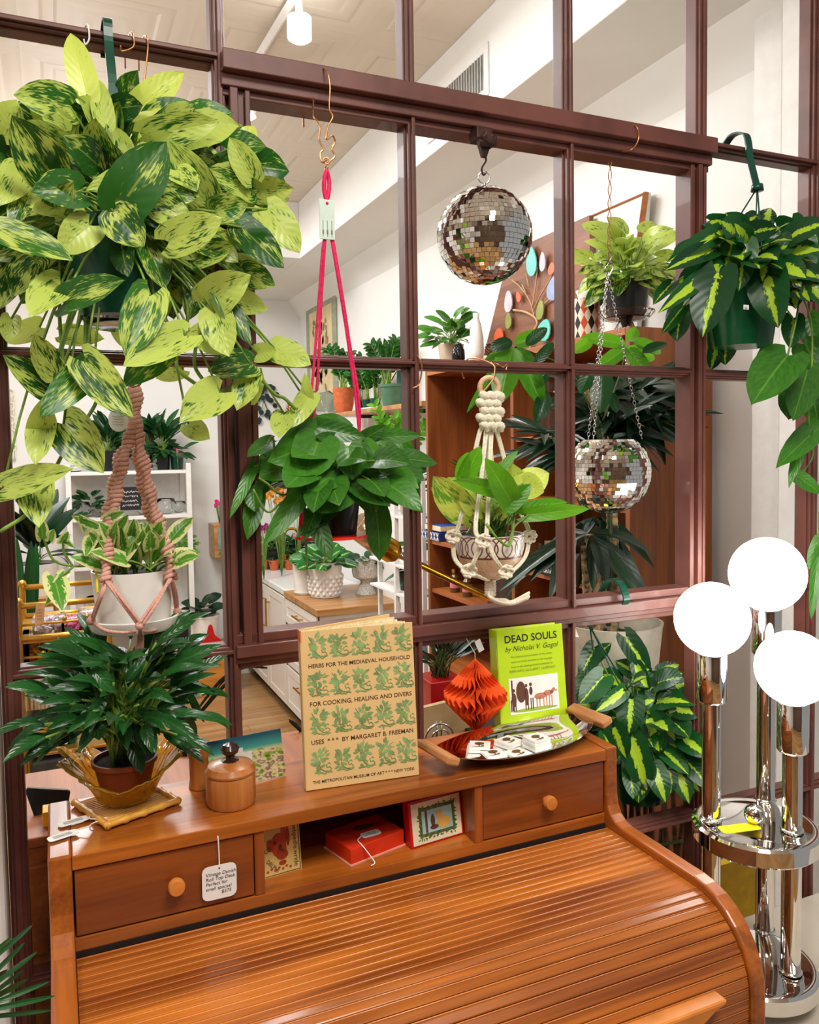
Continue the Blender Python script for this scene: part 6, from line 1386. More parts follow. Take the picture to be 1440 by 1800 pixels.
zw = zc+.0405; zs = zc+.0455
def onc(px, py, z): return PZ(px, py, z)
def cpot(px, py, rpx, hpx, label, mat, leaves, foliage, rb=.8, name='potted_plant', saucer=None, z=None, group=None, rim=0.):
    z = zw if z is None else z; p = onc(px, py, z)
    if p.y > 5.1: p = PY(px, py, 5.1); p.z = z
    p.x = min(p.x, 1.84); s = pxm(p); p = p+V(0, rpx*s*.8, 0)
    return potted(name, label, 'plant', p, (rpx*s, rpx*s*rb, hpx*s, mat, rim), leaves, foliage, group, saucer and (rpx*s*saucer, mat))
cpot(541, 1046, 21, 52, 'ridged white planter with pink stick on the butcher block', M_cer, [dict(n=6, L=.05, W_=.03, reach=.04)], M_heart, .85, saucer=.95)
M_pray = leafmat('prayer_leaf', srgb(20, 84, 34), srgb(40, 120, 44), srgb(170, 210, 120), 'stripe')
cpot(580, 1052, 31, 62, 'scalloped white planter with patterned round leaves on the butcher block', M_cer, [dict(n=44, L=.10, W_=.075, reach=.17, up=.3, droop=.3, shape='oval', face=.7, elev=(.1, 1.2), q=.25)], M_pray, .85, saucer=.9)
# scallops on that planter
o_ = onc(580, 1052, zw); s_ = pxm(o_); o_ = o_+V(0, 31*s_*.8, 0)
pb2 = [o for o in COL.objects if o.get('label', '').startswith('scalloped white')][0]; b = B()
for i in range(5):
    for k in range(16):
        a = 2*PI*(k+.5*(i % 2))/16; z = .02+i*.026; r = 31*s_*(.86+.13*z/.14); c = o_+V(r*math.cos(a), r*math.sin(a), z+.010); b.sph(c, .0125, 5, (1, 1, 1.1))
b.obj('scallops', M_cer, pb2, True)
p = onc(648, 1045, zw); s_ = pxm(p); p = p+V(0, .05, 0); g = thing('goblet_planter', 'speckled grey goblet-shaped planter on the butcher block', 'planter', p)
B().lathe([(0, 0), (19*s_, 0), (18*s_, 3*s_), (9*s_, 20*s_), (10*s_, 24*s_), (22*s_, 30*s_), (24*s_, 38*s_), (24*s_, 64*s_), (22*s_, 64*s_), (21*s_, 55*s_), (0, 54*s_)], p, 32).obj('bowl', plain('speckled_grey', srgb(206, 202, 192), .6, var=.2, scale=130), g, True, auto=.6)
fb = B(); sb = B(); bush(fb, sb, p+V(0, 0, 56*s_), 26, .10, .05, .10, seed=71, up=.2, shape='oval'); fb.obj('foliage', M_deep, g, True)
for i, (px, py, lb) in enumerate(((468, 998, 'small terracotta pot on the white worktop, leftmost by the plant label'), (484, 1003, 'small terracotta pot with a wooden label on the white worktop'), (512, 1002, 'small terracotta pot with tiny cactus, nearest the ridged planter'))):
    cpot(px, py, 9.5, 18, lb, M_terra, [dict(n=10, L=.035, W_=.02, reach=.03)], M_deep, .72, 'terracotta_pot', z=zs, group='small terracotta pots on the counter', rim=.003)
cpot(456, 972, 9, 15, 'small terracotta pot in shade beside the dark pot, by the window post', M_terra, [dict(n=10, L=.04, W_=.02, reach=.04)], M_deep, .72, 'terracotta_pot', z=zs, group='small terracotta pots on the counter', rim=.003)
cpot(478, 985, 24, 32, 'dark square-shouldered pot with purple flowers behind the terracotta pots', M_black_p, [dict(n=40, L=.10, W_=.045, reach=.16, up=.4)], M_deep, .85, z=zs)
M_purp = plain('purple_petals', srgb(150, 30, 110), .5, var=.2); M_mag = plain('magenta_petals', srgb(236, 20, 130), .5, var=.15); M_orp = plain('orange_petals', srgb(240, 150, 50), .5, var=.3)
def blooms(px, py, Y, rpx, n, mat, label, seed=1, zb=None):
    rr = random.Random(seed); b = B(); c = PY(px, py, Y); s = pxm(c); sb = B(); zb = zs if zb is None else zb
    g = thing('flowering_plant', label, 'flowers', V(c.x, c.y, zb))
    for i in range(n):
        o_ = c+V(rr.uniform(-1, 1)*rpx*s, rr.uniform(-.05, .05), rr.uniform(-1, 1)*rpx*s*.8); sb.tube([V(c.x, c.y, zb), o_], .002, 4)
        for k in range(5):
            a = k*1.256+rr.random(); leaf(b, o_, o_+V(math.cos(a), -.3, math.sin(a))*rpx*s*.34, rpx*s*.3, V(0, -1, .2), 'oval')
    b.obj('petals', mat, g, True); sb.obj('stems', M_stem, g, True)
blooms(462, 930, 4.6, 12, 14, M_purp, 'dark purple flowers above the dark pot on the counter', 2)
blooms(385, 888, 5.32, 10, 12, M_mag, 'magenta flowers seen left of the sash post', 3, PY(386, 975, 5.32).z+.25)
blooms(522, 862, 4.0, 9, 8, M_mag, 'bright magenta petals behind the black hanging pot', 4)
blooms(492, 862, 4.7, 22, 22, M_orp, 'pale orange blossoms behind the heart-leaf plant', 5)
g = thing('brass_tap', 'curved brass tap over the white sink counter', 'tap', onc(518, 955, zs)); b = B(); p = PX(520, 960, 1.85)
wire(b, [V(1.88, p.y, zs), V(1.88, p.y, zs+.22), V(1.85, p.y, zs+.30), V(1.78, p.y, zs+.30), V(1.74, p.y, zs+.24)], .012); b.obj('spout', M_brass, g, True); B().tube([V(1.88, p.y+.1, zs), V(1.88, p.y+.1, zs+.06)], .014, 12).obj('tap_handle', M_brass, g, True, auto=.6)
rr = random.Random(8)
for i, (px, py, r, h, lb, mt) in enumerate(((505, 940, 11, 26, 'brown jar with brass lid at the back of the sink', M_brass), (545, 945, 12, 24, 'white jug at the back of the sink behind the red plate', M_cer), (430, 955, 12, 26, 'black nursery pot at the back of the counter near the post', M_black_p), (560, 960, 10, 22, 'green nursery pot at the back of the butcher block', M_greenp))):
    cpot(px, py+22, r, h, lb, mt, [dict(n=26, L=.10, W_=.04, reach=.16, up=.5)], (M_heart, M_deep)[i % 2], .85, z=zs)
for i, (px, lb) in enumerate(((690, 'clear glass jar with black base at right end of the butcher block'), (676, 'clear round glass jar behind the goblet planter'))):
    p = onc(px, 1035, zw)+V(0, .12, 0); one(B().lathe([(0, 0), (.04, 0), (.055, .03), (.05, .09), (.03, .11), (.027, .11), (.046, .088), (.051, .03), (.037, .004), (0, .004)], p, 20), 'glass_jar', M_glass, lb, 'jar', smooth=True)
# ---- wall shelf
zsf = 1.835
g = thing('wall_shelf', 'pale wooden wall shelf above the counter with black brackets', 'shelf', (1.87, 3.0, zsf))
B().bb((1.75, 2.47, zsf-.025), (1.998, 3.85, zsf)).obj('shelf_board', M_butch, g, bev=.002)
for y in (2.8, 3.5): B().bb((1.80, y-.01, zsf-.045), (1.998, y+.01, zsf-.0255)).bb((1.98, y-.01, zsf-.2), (1.998, y+.01, zsf-.045)).obj('bracket', M_black_p, g)
def spot2(px, X): return V(X, PX(px, 690, X).y, zsf+.0005)
def spot_p(px, X, rpx, hpx, label, mat, leaves, fol, rb=.85, rim=0., name='potted_plant'):
    p = spot2(px, X); s = pxm(p); return potted(name, label, 'plant', p, (rpx*s, rpx*s*rb, hpx*s, mat, rim), leaves, fol)
M_zz = leafmat('zz_leaf', srgb(16, 70, 24), srgb(40, 110, 34), srgb(100, 160, 60), amt=.4, rough=.2)
def fronds(root, n, H, sp, seed, name_par, mat=M_zz):
    rr = random.Random(seed); fb, sb = B(), B()
    for i in range(n):
        a = rr.uniform(0, 6.28); tp = root+V(math.cos(a)*sp*rr.uniform(.3, 1), math.sin(a)*sp*rr.uniform(.3, 1), H*rr.uniform(.7, 1.05)); q_ = bez(root+V(rr.uniform(-.02, .02), rr.uniform(-.02, .02), 0), root.lerp(tp, .5)+V(0, 0, .04), tp, 9); sb.tube(q_, [.004]*5+[.0025]*5, 5)
        for j in range(3, 10):
            d = (q_[j]-q_[j-1]).normalized(); s = d.cross(V(math.sin(a), -math.cos(a), .3)).normalized()
            for sg in (-1, 1): leaf(fb, q_[j], q_[j]+(s*sg*.8+d*.7).normalized()*.052, .026, V(0, -1, .6)+rnd3(.3), 'oval', .3, .2)
    fb.obj('foliage', mat, name_par, True); sb.obj('fronds_stems', M_stem, name_par, True)
for px, X, r, h, lb, mt, n_, H in ((604, 1.84, 17, 45, 'feathery green plant in a rounded terracotta pot on the wall shelf', M_terra, 14, .26), (672, 1.86, 0, 0, '', None, 0, 0)):
    if n_:
        p = spot2(px, X); s = pxm(p); g = thing('potted_plant', lb, 'plant', p); B().lathe([(0, 0), (r*s*.8, 0), (r*s*1.05, h*s*.4), (r*s*1.1, h*s), (r*s*1.0, h*s), (0, h*s*.9)], p, 28).obj('pot', M_terra, g, True, auto=.6); fronds(p+V(0, 0, h*s*.9), n_, H, .12, 81, g)
p = spot2(690, 1.86); s = pxm(p); M_gpot = plain('grey_green_plastic', srgb(70, 110, 84), .4)
g = thing('potted_plant', 'large feathery plant in a grey-green pot at the near end of wall shelf', 'plant', p); B().lathe(pot_prof(21*s, 17*s, 40*s, .004), p, 28).obj('pot', M_gpot, g, True, auto=.6); fronds(p+V(-.03, 0, 36*s), 16, .25, .10, 83, g)
for i, (px, lb) in enumerate(((633, 'small black nursery pot plant on the wall shelf beside the terracotta pot'), (645, 'small teal nursery pot plant, left of the pair on the wall shelf'), (660, 'small teal nursery pot plant, right of the pair on the wall shelf'))):
    p = spot2(px, 1.86); s = pxm(p); g = thing('potted_plant', lb, 'plant', p, 'small nursery pots on the wall shelf'); B().lathe(pot_prof(9*s, 7*s, 20*s, .002), p, 24).obj('pot', (M_black_p, M_greenp, M_greenp)[i], g, True, auto=.6); fronds(p+V(0, 0, 18*s), 8, .22, .06, 90+i, g)
p = spot2(566, 1.87); one(B().lathe([(0, 0), (.09, 0), (.10, .02), (.10, .15), (.06, .19), (.055, .19), (.095, .145), (.095, .02), (.08, .006), (0, .006)], p, 28), 'glass_terrarium', M_glass, 'large clear glass jar terrarium on the far part of the wall shelf', 'jar', smooth=True)
p = spot2(528, 1.85); potted('air_plant', 'spiky air plant in pale pot at the far end of wall shelf', 'plant', p, (.04, .035, .06, M_cream, 0), [dict(n=22, L=.10, W_=.010, reach=.02, shape='lance', droop=.1)], M_deep)
p = spot2(510, 1.82); b = B()
for k in range(8):
    for j in range(8): a = j*.785+k*.4; r = .035*math.sin(PI*(k+1.5)/10); q_ = p+V(math.cos(a)*r, math.sin(a)*r, .012+.016*k); leaf(b, q_, q_+V(math.cos(a)*.018, math.sin(a)*.018, .014), .02, V(0, 0, 1), 'oval')
b.sph(p+V(0, 0, .07), .026, 8, (1, 1, 2.4)); one(b, 'gold_pine_cone', M_brass, 'golden pine cone ornament at the far end of the wall shelf', 'ornament')
p = V(1.93, PX(706, 600, 1.93).y, zsf+.001); b = B(); pp = []
for k in range(20): a = 2*PI*k/20; pp.append(p+V(0, .075*math.cos(a)*(1.1-.2*math.sin(a)), .19+.19*math.sin(a)))
b.poly(pp, (.02, 0, 0)); one(b, 'teal_paddle', plain('teal_board', srgb(30, 86, 74), .5), 'tall oval dark teal board leaning at the near end of the wall shelf', 'ornament', bev=.003)
p = spot2(655, 1.80); one(B().box(p+V(-.01, .0, .004), (.07, .30, .008)), 'white_tray', M_white, 'long white tray lying at the front of the wall shelf', 'tray', bev=.002)
# below the shelf: bright spray on the wall side, eucalyptus
fb, sb = B(), B(); g = thing('leafy_spray', 'pale green spray of small leaves hanging below the wall shelf', 'plant', PY(700, 835, 2.6)); fronds(PY(700, 835, 2.6), 8, .34, .16, 99, g, M_fresh)
b = B(); rr = random.Random(4); c = PX(462, 705, 1.9)
for i in range(34):
    o_ = PY(462+rr.uniform(-20, 22), 705+rr.uniform(-34, 34), 5.42); a = rr.uniform(0, 6.28); leaf(b, o_, o_+V(math.cos(a), 0, math.sin(a))*.045, .04, V(0, -1, 0), 'oval', .1, .1)
wire(b, [PY(450, 672, 5.42), PY(462, 700, 5.42), PY(478, 740, 5.42)], .004); wire(b, [PY(470, 680, 5.42), PY(455, 740, 5.42)], .003)
one(b, 'eucalyptus_branch', plain('eucalyptus', srgb(20, 52, 52), .5, var=.3), 'dark eucalyptus branch hanging near the back corner', 'branch')
# ---- scroll picture on the right wall
g = thing('wall_scroll', 'grey-green hanging scroll with flower print on the right wall', 'picture', (1.99, 4.8, 2.2))
B().bb((1.985, 4.46, 1.86), (1.995, 5.2, 2.84)).obj('backing_cloth', plain('sage_cloth', srgb(160, 166, 144), .8), g)
B().bb((1.981, 4.54, 2.02), (1.9852, 5.10, 2.68)).obj('print_paper', plain('old_paper', srgb(226, 204, 160), .7, var=.08, scale=6), g)
b = B(); rr = random.Random(6)
for i in range(46): o_ = V(1.980, rr.uniform(4.62, 5.02), rr.uniform(2.1, 2.6)); a = rr.uniform(0, 6.28); leaf(b, o_, o_+V(0, math.cos(a), math.sin(a))*.07, .04, V(-1, 0, 0), 'oval', 0, 0)
b.obj('printed_leaves', plain('faded_green', srgb(130, 130, 90), .7, var=.2), g); b = B()
for i in range(18): o_ = V(1.979, rr.uniform(4.62, 5.02), rr.uniform(2.1, 2.6)); b.sph(o_, .02, 5, (.1, 1, 1))
b.obj('printed_flowers', plain('faded_rose', srgb(190, 130, 110), .7, var=.2), g)
# ================================================================= left part of the back room
ys = 5.0
g = thing('shelving_unit', 'white metal shelving unit of four boards along the back wall', 'shelf', PY(230, 1000, ys))
xa, xb = PY(122, 900, ys).x, PY(333, 900, ys).x
zs_ = [PY(230, y, ys).z for y in (828, 908, 992, 1082)]
for x in (xa, xb):
    for y in (ys, ys+.34): B().bb((x-.018, y-.018, ZF), (x+.018, y+.018, zs_[0]+.05)).obj('post', M_white, g, bev=.002)
for z in zs_: B().bb((xa, ys, z-.025), (xb, ys+.34, z)).obj('shelf_board', M_white, g, bev=.002)
B().bb((xa, ys+.335, zs_[3]), (xb, ys+.35, zs_[0])).obj('back_panel', M_white, g)
def us(px, k, rpx, hpx, label, mat, leaves, fol, dy=.12, rb=.82, name='potted_plant', group=None):
    p = PY(px, 900, ys+dy); p.z = zs_[k]+.0005; s = pxm(p); return potted(name, label, 'plant', p, (rpx*s, rpx*s*rb, hpx*s, mat, .0), leaves, fol, group)
tall = [dict(n=30, L=.20, W_=.055, reach=.11, up=.9, droop=.1, elev=(.7, 1.45), shape='lance', face=.2), dict(n=22, L=.13, W_=.045, reach=.08, up=.4, droop=.4, shape='lance')]
us(290, 0, 12, 34, 'dark leafy plant in black pot on top of the white shelving, centre', M_black_p, tall, M_deep)
us(262, 0, 11, 30, 'dark leafy plant in black pot on top shelf close behind the pink braid', M_black_p, tall, M_deep, .2)
us(314, 0, 12, 28, 'dark plant with pink bloom in green pot, right end of the top shelf', M_greenp, tall[1:], M_deep)
us(196, 0, 14, 36, 'dark leafy plant in black pot on top shelf, left of the pink braid', M_black_p, tall, M_deep)
blooms(312, 790, ys+.03, 5, 3, M_mag, 'small pink bloom at the right end of the top shelf', 9, zs_[0])
def glassbowl(px, k, rpx, lb, dy=.12, hh=1.5):
    p = PY(px, 900, ys+dy); p.z = zs_[k]+.0005; s = pxm(p)*rpx
    return one(B().lathe([(0, 0), (s*.5, 0), (s*.95, s*.5*hh*.8), (s, s*hh*.6), (s*.8, s*hh), (s*.76, s*hh), (s*.95, s*hh*.6), (s*.9, s*hh*.42), (s*.47, .006), (0, .006)], p, 28), 'glass_bowl', M_glass, lb, 'bowl', 'glass bowls on the white shelving', smooth=True)
glassbowl(142, 1, 18, 'clear glass terrarium bowl, left end of second board'); glassbowl(176, 1, 16, 'clear glass terrarium bowl second from left on second board', .16)
glassbowl(255, 1, 18, 'clear glass bowl between the two pink braids'); glassbowl(292, 1, 18, 'clear glass bowl right of the pink braid on second board', .1); glassbowl(315, 1, 13, 'small clear glass bowl at right end of second board', .2)
glassbowl(135, 0, 15, 'low clear glass dish at left end of the top board', .1, .8); glassbowl(272, 0, 9, 'small clear glass beside the black pot on top board', .05)
glassbowl(165, 3, 22, 'large glass bowl on the lowest board', .14)
p = PY(160, 900, ys+.12); p.z = zs_[1]+.012; b = B(); bush(b, None, p, 40, .09, .04, .12, seed=11, up=.7, shape='oval'); one(b, 'terrarium_plant', M_deep, 'mixed dark plants and driftwood inside the left terrariums', 'plant', smooth=True)
c = PY(229, 850, ys+.03); c.z = zs_[1]+.13; g = thing('chalkboard_sign', 'small black chalkboard sign with white lettering on the shelving', 'sign', c)
B().box(c, (.15, .012, .17)).obj('board', plain('slate', srgb(30, 30, 32), .8), g, bev=.003)
scribble(g, c+V(0, -.0068, 0), V(1, 0, 0), V(0, 0, 1), .12, .13, 4, M_paper, .0016)
us(150, 2, 16, 12, 'shallow dish of small succulents on the third board, left', M_terra, [dict(n=30, L=.05, W_=.03, reach=.07, shape='oval')], M_heart)
us(314, 2, 16, 8, 'bright green fern in white tray at right end of the third board', M_cer, [dict(n=70, L=.06, W_=.03, reach=.15, up=.5, shape='oval')], M_fresh)
us(250, 2, 14, 14, 'small green plant in pale pot in the middle of the third board', M_cream, [dict(n=30, L=.06, W_=.03, reach=.1, shape='oval')], M_fresh)
c = PY(298, 1100, ys+.1); one(B().bb((c.x-.14, ys-.02, ZF), (c.x+.12, ys+.3, zs_[3]-.04)), 'black_bin', M_black_p, 'black bin standing under the lowest white board', 'bin', bev=.004)
# macrame strip hanging on back wall, left
b = B(); c0 = PY(17, 690, 5.43)
for k in range(7): wire(b, [c0+V(-.03+.01*k, 0, 0), c0+V(-.028+.0095*k, 0, -.25), c0+V(-.02+.007*k+.01*math.sin(k), 0, -.50)], .004)
for k in range(5): b.torus(c0+V(0, 0, -.1*k), .028, .006, (0, 1, .2), 14, 6)
one(b, 'macrame_strip', M_cord, 'white knotted macrame strip hanging on the far back wall', 'wall hanging', smooth=True)
# floor plant on wooden stand
yf = 4.0; p = PY(67, 1045, yf); s = pxm(p)
g = thing('plant_stand', 'small wooden stand under the white pot at the left', 'stand', V(p.x, yf, ZF))
B().lathe([(0, p.z-.03-ZF), (.17, p.z-.03-ZF), (.17, p.z-ZF), (0, p.z-ZF)], V(p.x, yf, ZF), 32).obj('top', M_butch, g, True, auto=.6)
for a in (.8, 2.4, 4., 5.5): B().tube([V(p.x+.13*math.cos(a), yf+.13*math.sin(a), p.z-.03), V(p.x+.17*math.cos(a), yf+.17*math.sin(a), ZF)], .014, 8).obj('leg', M_butch, g, True)
potted('strap_leaf_plant', 'dark broad-leaved plant in a white pot on the wooden stand', 'plant', p+V(0, 0, .0005), (36*s, 28*s, 56*s, M_cer, 0), [dict(n=26, L=.34, W_=.10, reach=.12, up=1., droop=.05, elev=(.8, 1.5), shape='lance', face=.2), dict(n=10, L=.2, W_=.03, reach=.2, up=.4, droop=.6, shape='lance')], M_black)
p = PY(28, 1060, 3.6); b = B()
for k in range(9): a = k*.7; q_ = V(p.x+.05*math.cos(a), 3.6+.05*math.sin(a), .5); leaf(b, q_, q_+V(.06*math.cos(a), .06*math.sin(a), .62+.05*math.sin(k*3)), .06, V(0, -1, 0), 'strap', .4, .05)
g = thing('snake_plant', 'dark upright snake plant at the far left edge', 'plant', V(p.x, 3.6, ZF)); b.obj('foliage', M_deep, g, True); B().lathe([(0, 0), (.11, 0), (.14, .70), (.12, .72), (0, .72)], V(p.x, 3.6, ZF), 24).obj('pot', M_taupe, g, True)
# brass cart with gravel jars
yc = 2.0; M_gold = plain('gold_paint', srgb(196, 150, 60), .3, .7)
g = thing('brass_cart', 'gold metal tiered cart with rails at the left', 'cart', V(.1, yc, ZF))
x0 = PY(34, 1130, yc).x; x1 = PY(192, 1110, yc).x; zr1, zr2, zr3, zr4 = [PY(34, y, yc).z for y in (1066, 1124, 1215, 1325)]
for x in (x0, x1):
    for y in (yc, yc+.45): b = B().tube([V(x, y, ZF), V(x, y, zr1+.01)], .013, 10); b.sph((x, y, zr1+.015), .017, 6); b.obj('post', M_gold, g, True, auto=.7)
for z in (zr1, zr2): B().tube([V(x0, yc, z), V(x1, yc, z)], .011, 10).obj('rail', M_gold, g, True); B().tube([V(x0, yc+.45, z), V(x1, yc+.45, z)], .011, 10).obj('rail', M_gold, g, True)
for z in (PY(34, 1100, yc).z, PY(34, 1158, yc).z, PY(34, 1292, yc).z):
    b = B().tube([V(x0, yc, z), V(x1, yc, z)], .005, 8)
    for k in range(1, 4): b.sph((x0+(x1-x0)*k/4, yc, z+.012), .009, 6)
    b.obj('thin_rail', M_gold, g, True)
zsh = [PY(34, y, yc).z for y in (1128, 1185, 1330)]
for z in zsh: B().bb((x0, yc, z-.012), (x1, yc+.45, z)).obj('cart_shelf', M_gold, g, bev=.003)
def gravel(cx, k, sx, h, col, lb, nm):
    p = V(PY(cx, 1150, yc).x, yc+.10, zsh[k]+.001); t = thing('gravel_bag', lb, 'bag', p, 'bags of coloured gravel on the cart')
    B().box(p+V(0, 0, h*.5), (sx, .11, h)).obj('clear_bag', plain('clear_plastic', (.95, .95, .95, 1), .1, trans=1., var=.01, ior=1.15), t, bev=.012)
    b = B(); rr = random.Random(cx)
    for i in range(90): b.box(p+V(rr.uniform(-.45, .45)*sx, rr.uniform(-.045, .045), .008+rr.uniform(0, h*.62)), (.014, .014, .014), M=Matrix.Rotation(rr.uniform(0, 3), 3, (1, .4, .2)))
    b.obj('gravel', plain('gravel_'+nm, srgb(*col), .6, var=.25, scale=90), t)['kind'] = 'stuff'
gravel(62, 1, .105, .13, (224, 170, 20), 'bag of yellow gravel on the middle tier of the cart', 'yellow'); gravel(102, 1, .105, .12, (30, 140, 160), 'bag of turquoise gravel on the middle tier of the cart', 'blue'); gravel(44, 1, .05, .13, (216, 90, 90), 'narrow bag of coral gravel at the left of the cart', 'coral')
gravel(140, 1, .09, .12, (180, 170, 170), 'bag of white and plum gravel beside the turquoise bag', 'white')
gravel(90, 0, .12, .07, (214, 200, 206), 'bag of pale gravel on the top tier, left', 'pale'); gravel(130, 0, .10, .06, (226, 120, 170), 'bag of pink gravel on the top tier', 'pink'); gravel(162, 0, .08, .08, (200, 180, 170), 'bag of beige gravel on the top tier, right', 'beige')
gravel(66, 2, .16, .12, (20, 90, 120), 'big bag of deep blue gravel on the bottom tier', 'deepblue'); gravel(112, 2, .07, .12, (30, 140, 80), 'small bag of green gravel on the bottom tier', 'green')
for px, lb in ((46, 'clear glass bottle standing on the bottom tier of the cart, left'), (66, 'clear glass bottle standing behind the blue gravel')):
    p = V(PY(px, 1260, yc).x, yc+.26, zsh[2]+.001); one(B().lathe([(0, 0), (.055, 0), (.06, .02), (.06, .20), (.02, .26), (.02, .30), (.017, .3), (.017, .26), (.056, .2), (.056, .02), (.05, .006), (0, .006)], p, 24), 'glass_bottle', M_glass, lb, 'bottle', smooth=True)
p = PY(70, 1080, yc-.03); card_tag('kraft_tag', 'brown kraft card label hanging on the top rail of the cart', p, (1, 0, 0), (.1, 0, 1), .030, .075, 'scribble', True, size=.009, mat=plain('kraft', srgb(206, 160, 110), .7))
p = V(PY(95, 1380, yc).x, yc+.2, zsh[2]-.013)
g = thing('grey_tote', 'dark grey box with a pale tree print under the cart', 'box', V(p.x, yc+.2, ZF)); zz = zsh[2]-.03
B().bb((x0+.02, yc-.0, ZF), (x1-.02, yc+.4, zz)).obj('body', plain('dark_felt', srgb(64, 62, 58), .8), g, bev=.01)
tx = PY(92, 1400, yc).x; zz1 = PY(92, 1355, yc).z; B().add([V(tx-.055, yc-.003, zz1-.24), V(tx+.055, yc-.003, zz1-.24), V(tx, yc-.003, zz1)], [(0, 1, 2)]).obj('printed_tree', M_cream, g)
# ochre bench box, bucket, dustpan
p0 = PZ(300, 1213, ZF); p1 = PZ(398, 1205, ZF); zt1 = PY(340, 1128, p0.y).z
p0.y -= .22; g = thing('wooden_chest', 'ochre wooden chest standing on the floor near the back', 'chest', ((p0.x+p1.x)/2, p0.y+.1, ZF)); M_och = wood('ochre_ply', srgb(206, 140, 50), srgb(176, 110, 36), 'X', rough=.5)
B().bb((p0.x-.35, p0.y-.1, ZF), (p1.x+.03, p0.y+.12, zt1)).obj('body', M_och, g, bev=.004); B().bb((p0.x-.36, p0.y-.12, zt1), (p1.x+.04, p0.y+.14, zt1+.02)).obj('lid', M_och, g, bev=.003)
ybk = p0.y+.0; 
p = PY(362, 1127, 4.6); zb2 = zt1+.0205; xx = PY(360, 1100, p0.y).x; g = thing('white_bucket', 'white plastic bucket standing on the chest, plant inside', 'bucket', V(xx, p0.y+.0, zb2)); s = pxm(V(xx, p0.y, zb2))
B().lathe([(0, 0), (20*s, 0), (25*s, 50*s), (26*s, 50*s), (26*s, 53*s), (24*s, 53*s), (0, 46*s)], (xx, p0.y, zb2), 32).obj('body', M_cer, g, True, auto=.6)
b = B(); bush(b, None, V(xx, p0.y, zb2+46*s), 14, .12, .10, .10, seed=3, up=.8, shape='heart'); b.obj('foliage', M_black, g, True)
xr = PY(372, 1110, p0.y-.15).x; b = B(); q_ = V(xr, p0.y-.09, zb2)
b.poly([q_+V(-.07, 0, 0), q_+V(.07, 0, 0), q_+V(.075, 0, .05), q_+V(.03, 0, .09), q_+V(.015, 0, .16), q_+V(0, 0, .175), q_+V(-.015, 0, .16), q_+V(-.03, 0, .09), q_+V(-.075, 0, .05)], (0, -.02, 0)); one(b, 'dustpan', M_red, 'red plastic dustpan leaning on the white bucket', 'dustpan', bev=.006)
# small crate with pots at the far end of the counter (left of the sash post)
p = PY(386, 975, 5.32); g = thing('small_crate', 'small pale wooden crate seen left of the sash post', 'crate', p); B().box(p+V(0, 0, .12), (.12, .25, .26)).obj('body', M_butch, g, bev=.003); B().box(p+V(0, -.126, .14), (.07, .01, .17)).obj('glass_pane', plain('grey_glass', srgb(130, 150, 140), .2), g)
# ---- near things just behind the window
# red planter with dark plant
y0 = .42; p = PY(774, 1245, y0); s = pxm(p); ztr = PY(774, 1188, y0).z
tb_ = thing('low_table', 'light wood side table behind the window below the red planter', 'table', V(p.x, y0+.05, ZF)); ztb = p.z
B().bb((p.x-.16, y0-.12, ztb-.02), (p.x+.24, y0+.2, ztb-.0005)).obj('top', M_butch, tb_, bev=.002)
for x in (p.x-.14, p.x+.22):
    for y in (y0-.1, y0+.18): B().bb((x-.012, y-.012, ZF), (x+.012, y+.012, ztb-.02)).obj('leg', M_butch, tb_)
g = thing('red_planter', 'square red planter with dark spiky plant seen beside the herb book', 'plant', p); w_ = 33*s
B().box(V(p.x, y0, (ztb+ztr)/2), (w_*2, w_*2, ztr-ztb)).obj('pot', plain('red_glaze', srgb(176, 12, 16), .25), g, bev=.002)
fb, sb = B(), B(); bush(fb, sb, V(p.x, y0, ztr), 46, .075, .016, .075, seed=19, up=.7, droop=.1, shape='lance', elev=(.5, 1.5)); fb.obj('foliage', M_black, g, True); sb.obj('stems', M_stemd, g, True)
p = PY(780, 1290, .16); s = pxm(p); g = thing('plywood_panel', 'pale plywood board leaning behind the window, wire rings in front', 'board', p)
b = B(); b.poly([PY(738, 1300, .16), PY(830, 1300, .16), PY(828, 1224, .17), PY(738, 1246, .17)], (0, .012, 0)); b.obj('board', plain('plywood', srgb(214, 184, 136), .6, var=.05), g)
b = B(); c = PY(772, 1300, .13); b.torus(c, 28*pxm(c), .0022, (0, 1, 0), 40); b.torus(c+V(.002, 0, 0), 18*pxm(c), .0018, (0, 1, .1), 36)
for dx in (-4, 4): b.tube([PY(772+dx, 1310, .13), PY(772+dx, 1268, .13)], .0016, 6)
one(b, 'wire_letter_holder', M_steel, 'round chrome wire holder beside the herb book behind the window', 'holder', smooth=True)
# dark stacked magazines below, and white cards
for i, (px, py, c, lb) in enumerate(((845, 1268, (40, 40, 44), 'dark magazine behind the orange ornament, top of pile'), (842, 1282, (220, 216, 210), 'white magazine behind the orange ornament, under the dark one'))):
    p = PY(px, py, .2); B_ = B().box(p, (.11, .14, .012), rz=.2*i); one(B_, 'magazine', plain('mag%d' % i, srgb(*c), .4), lb, 'magazine', 'magazines behind the window', bev=.001)
p = PY(842, 1293, .2); one(B().bb((p.x-.09, .10, ZF), (p.x+.12, .32, p.z-.0)), 'magazine_stool', M_black_p, 'black stool under the magazines behind the window', 'stool', bev=.004)
p = PY(998, 1100, .06); g = thing('greeting_card', 'white greeting card with grey drawing behind the lime green book', 'card', p)
b = B(); b.poly([PY(972, 1120, .05), PY(1018, 1120, .05), PY(1004, 1084, .06), PY(985, 1095, .06)], (0, .001, 0)); b.obj('card', M_paper, g); b = B(); b.torus(PY(999, 1108, .048), .006, .0012, (0, 1, 0)); b.obj('printed_ring', M_ink, g)
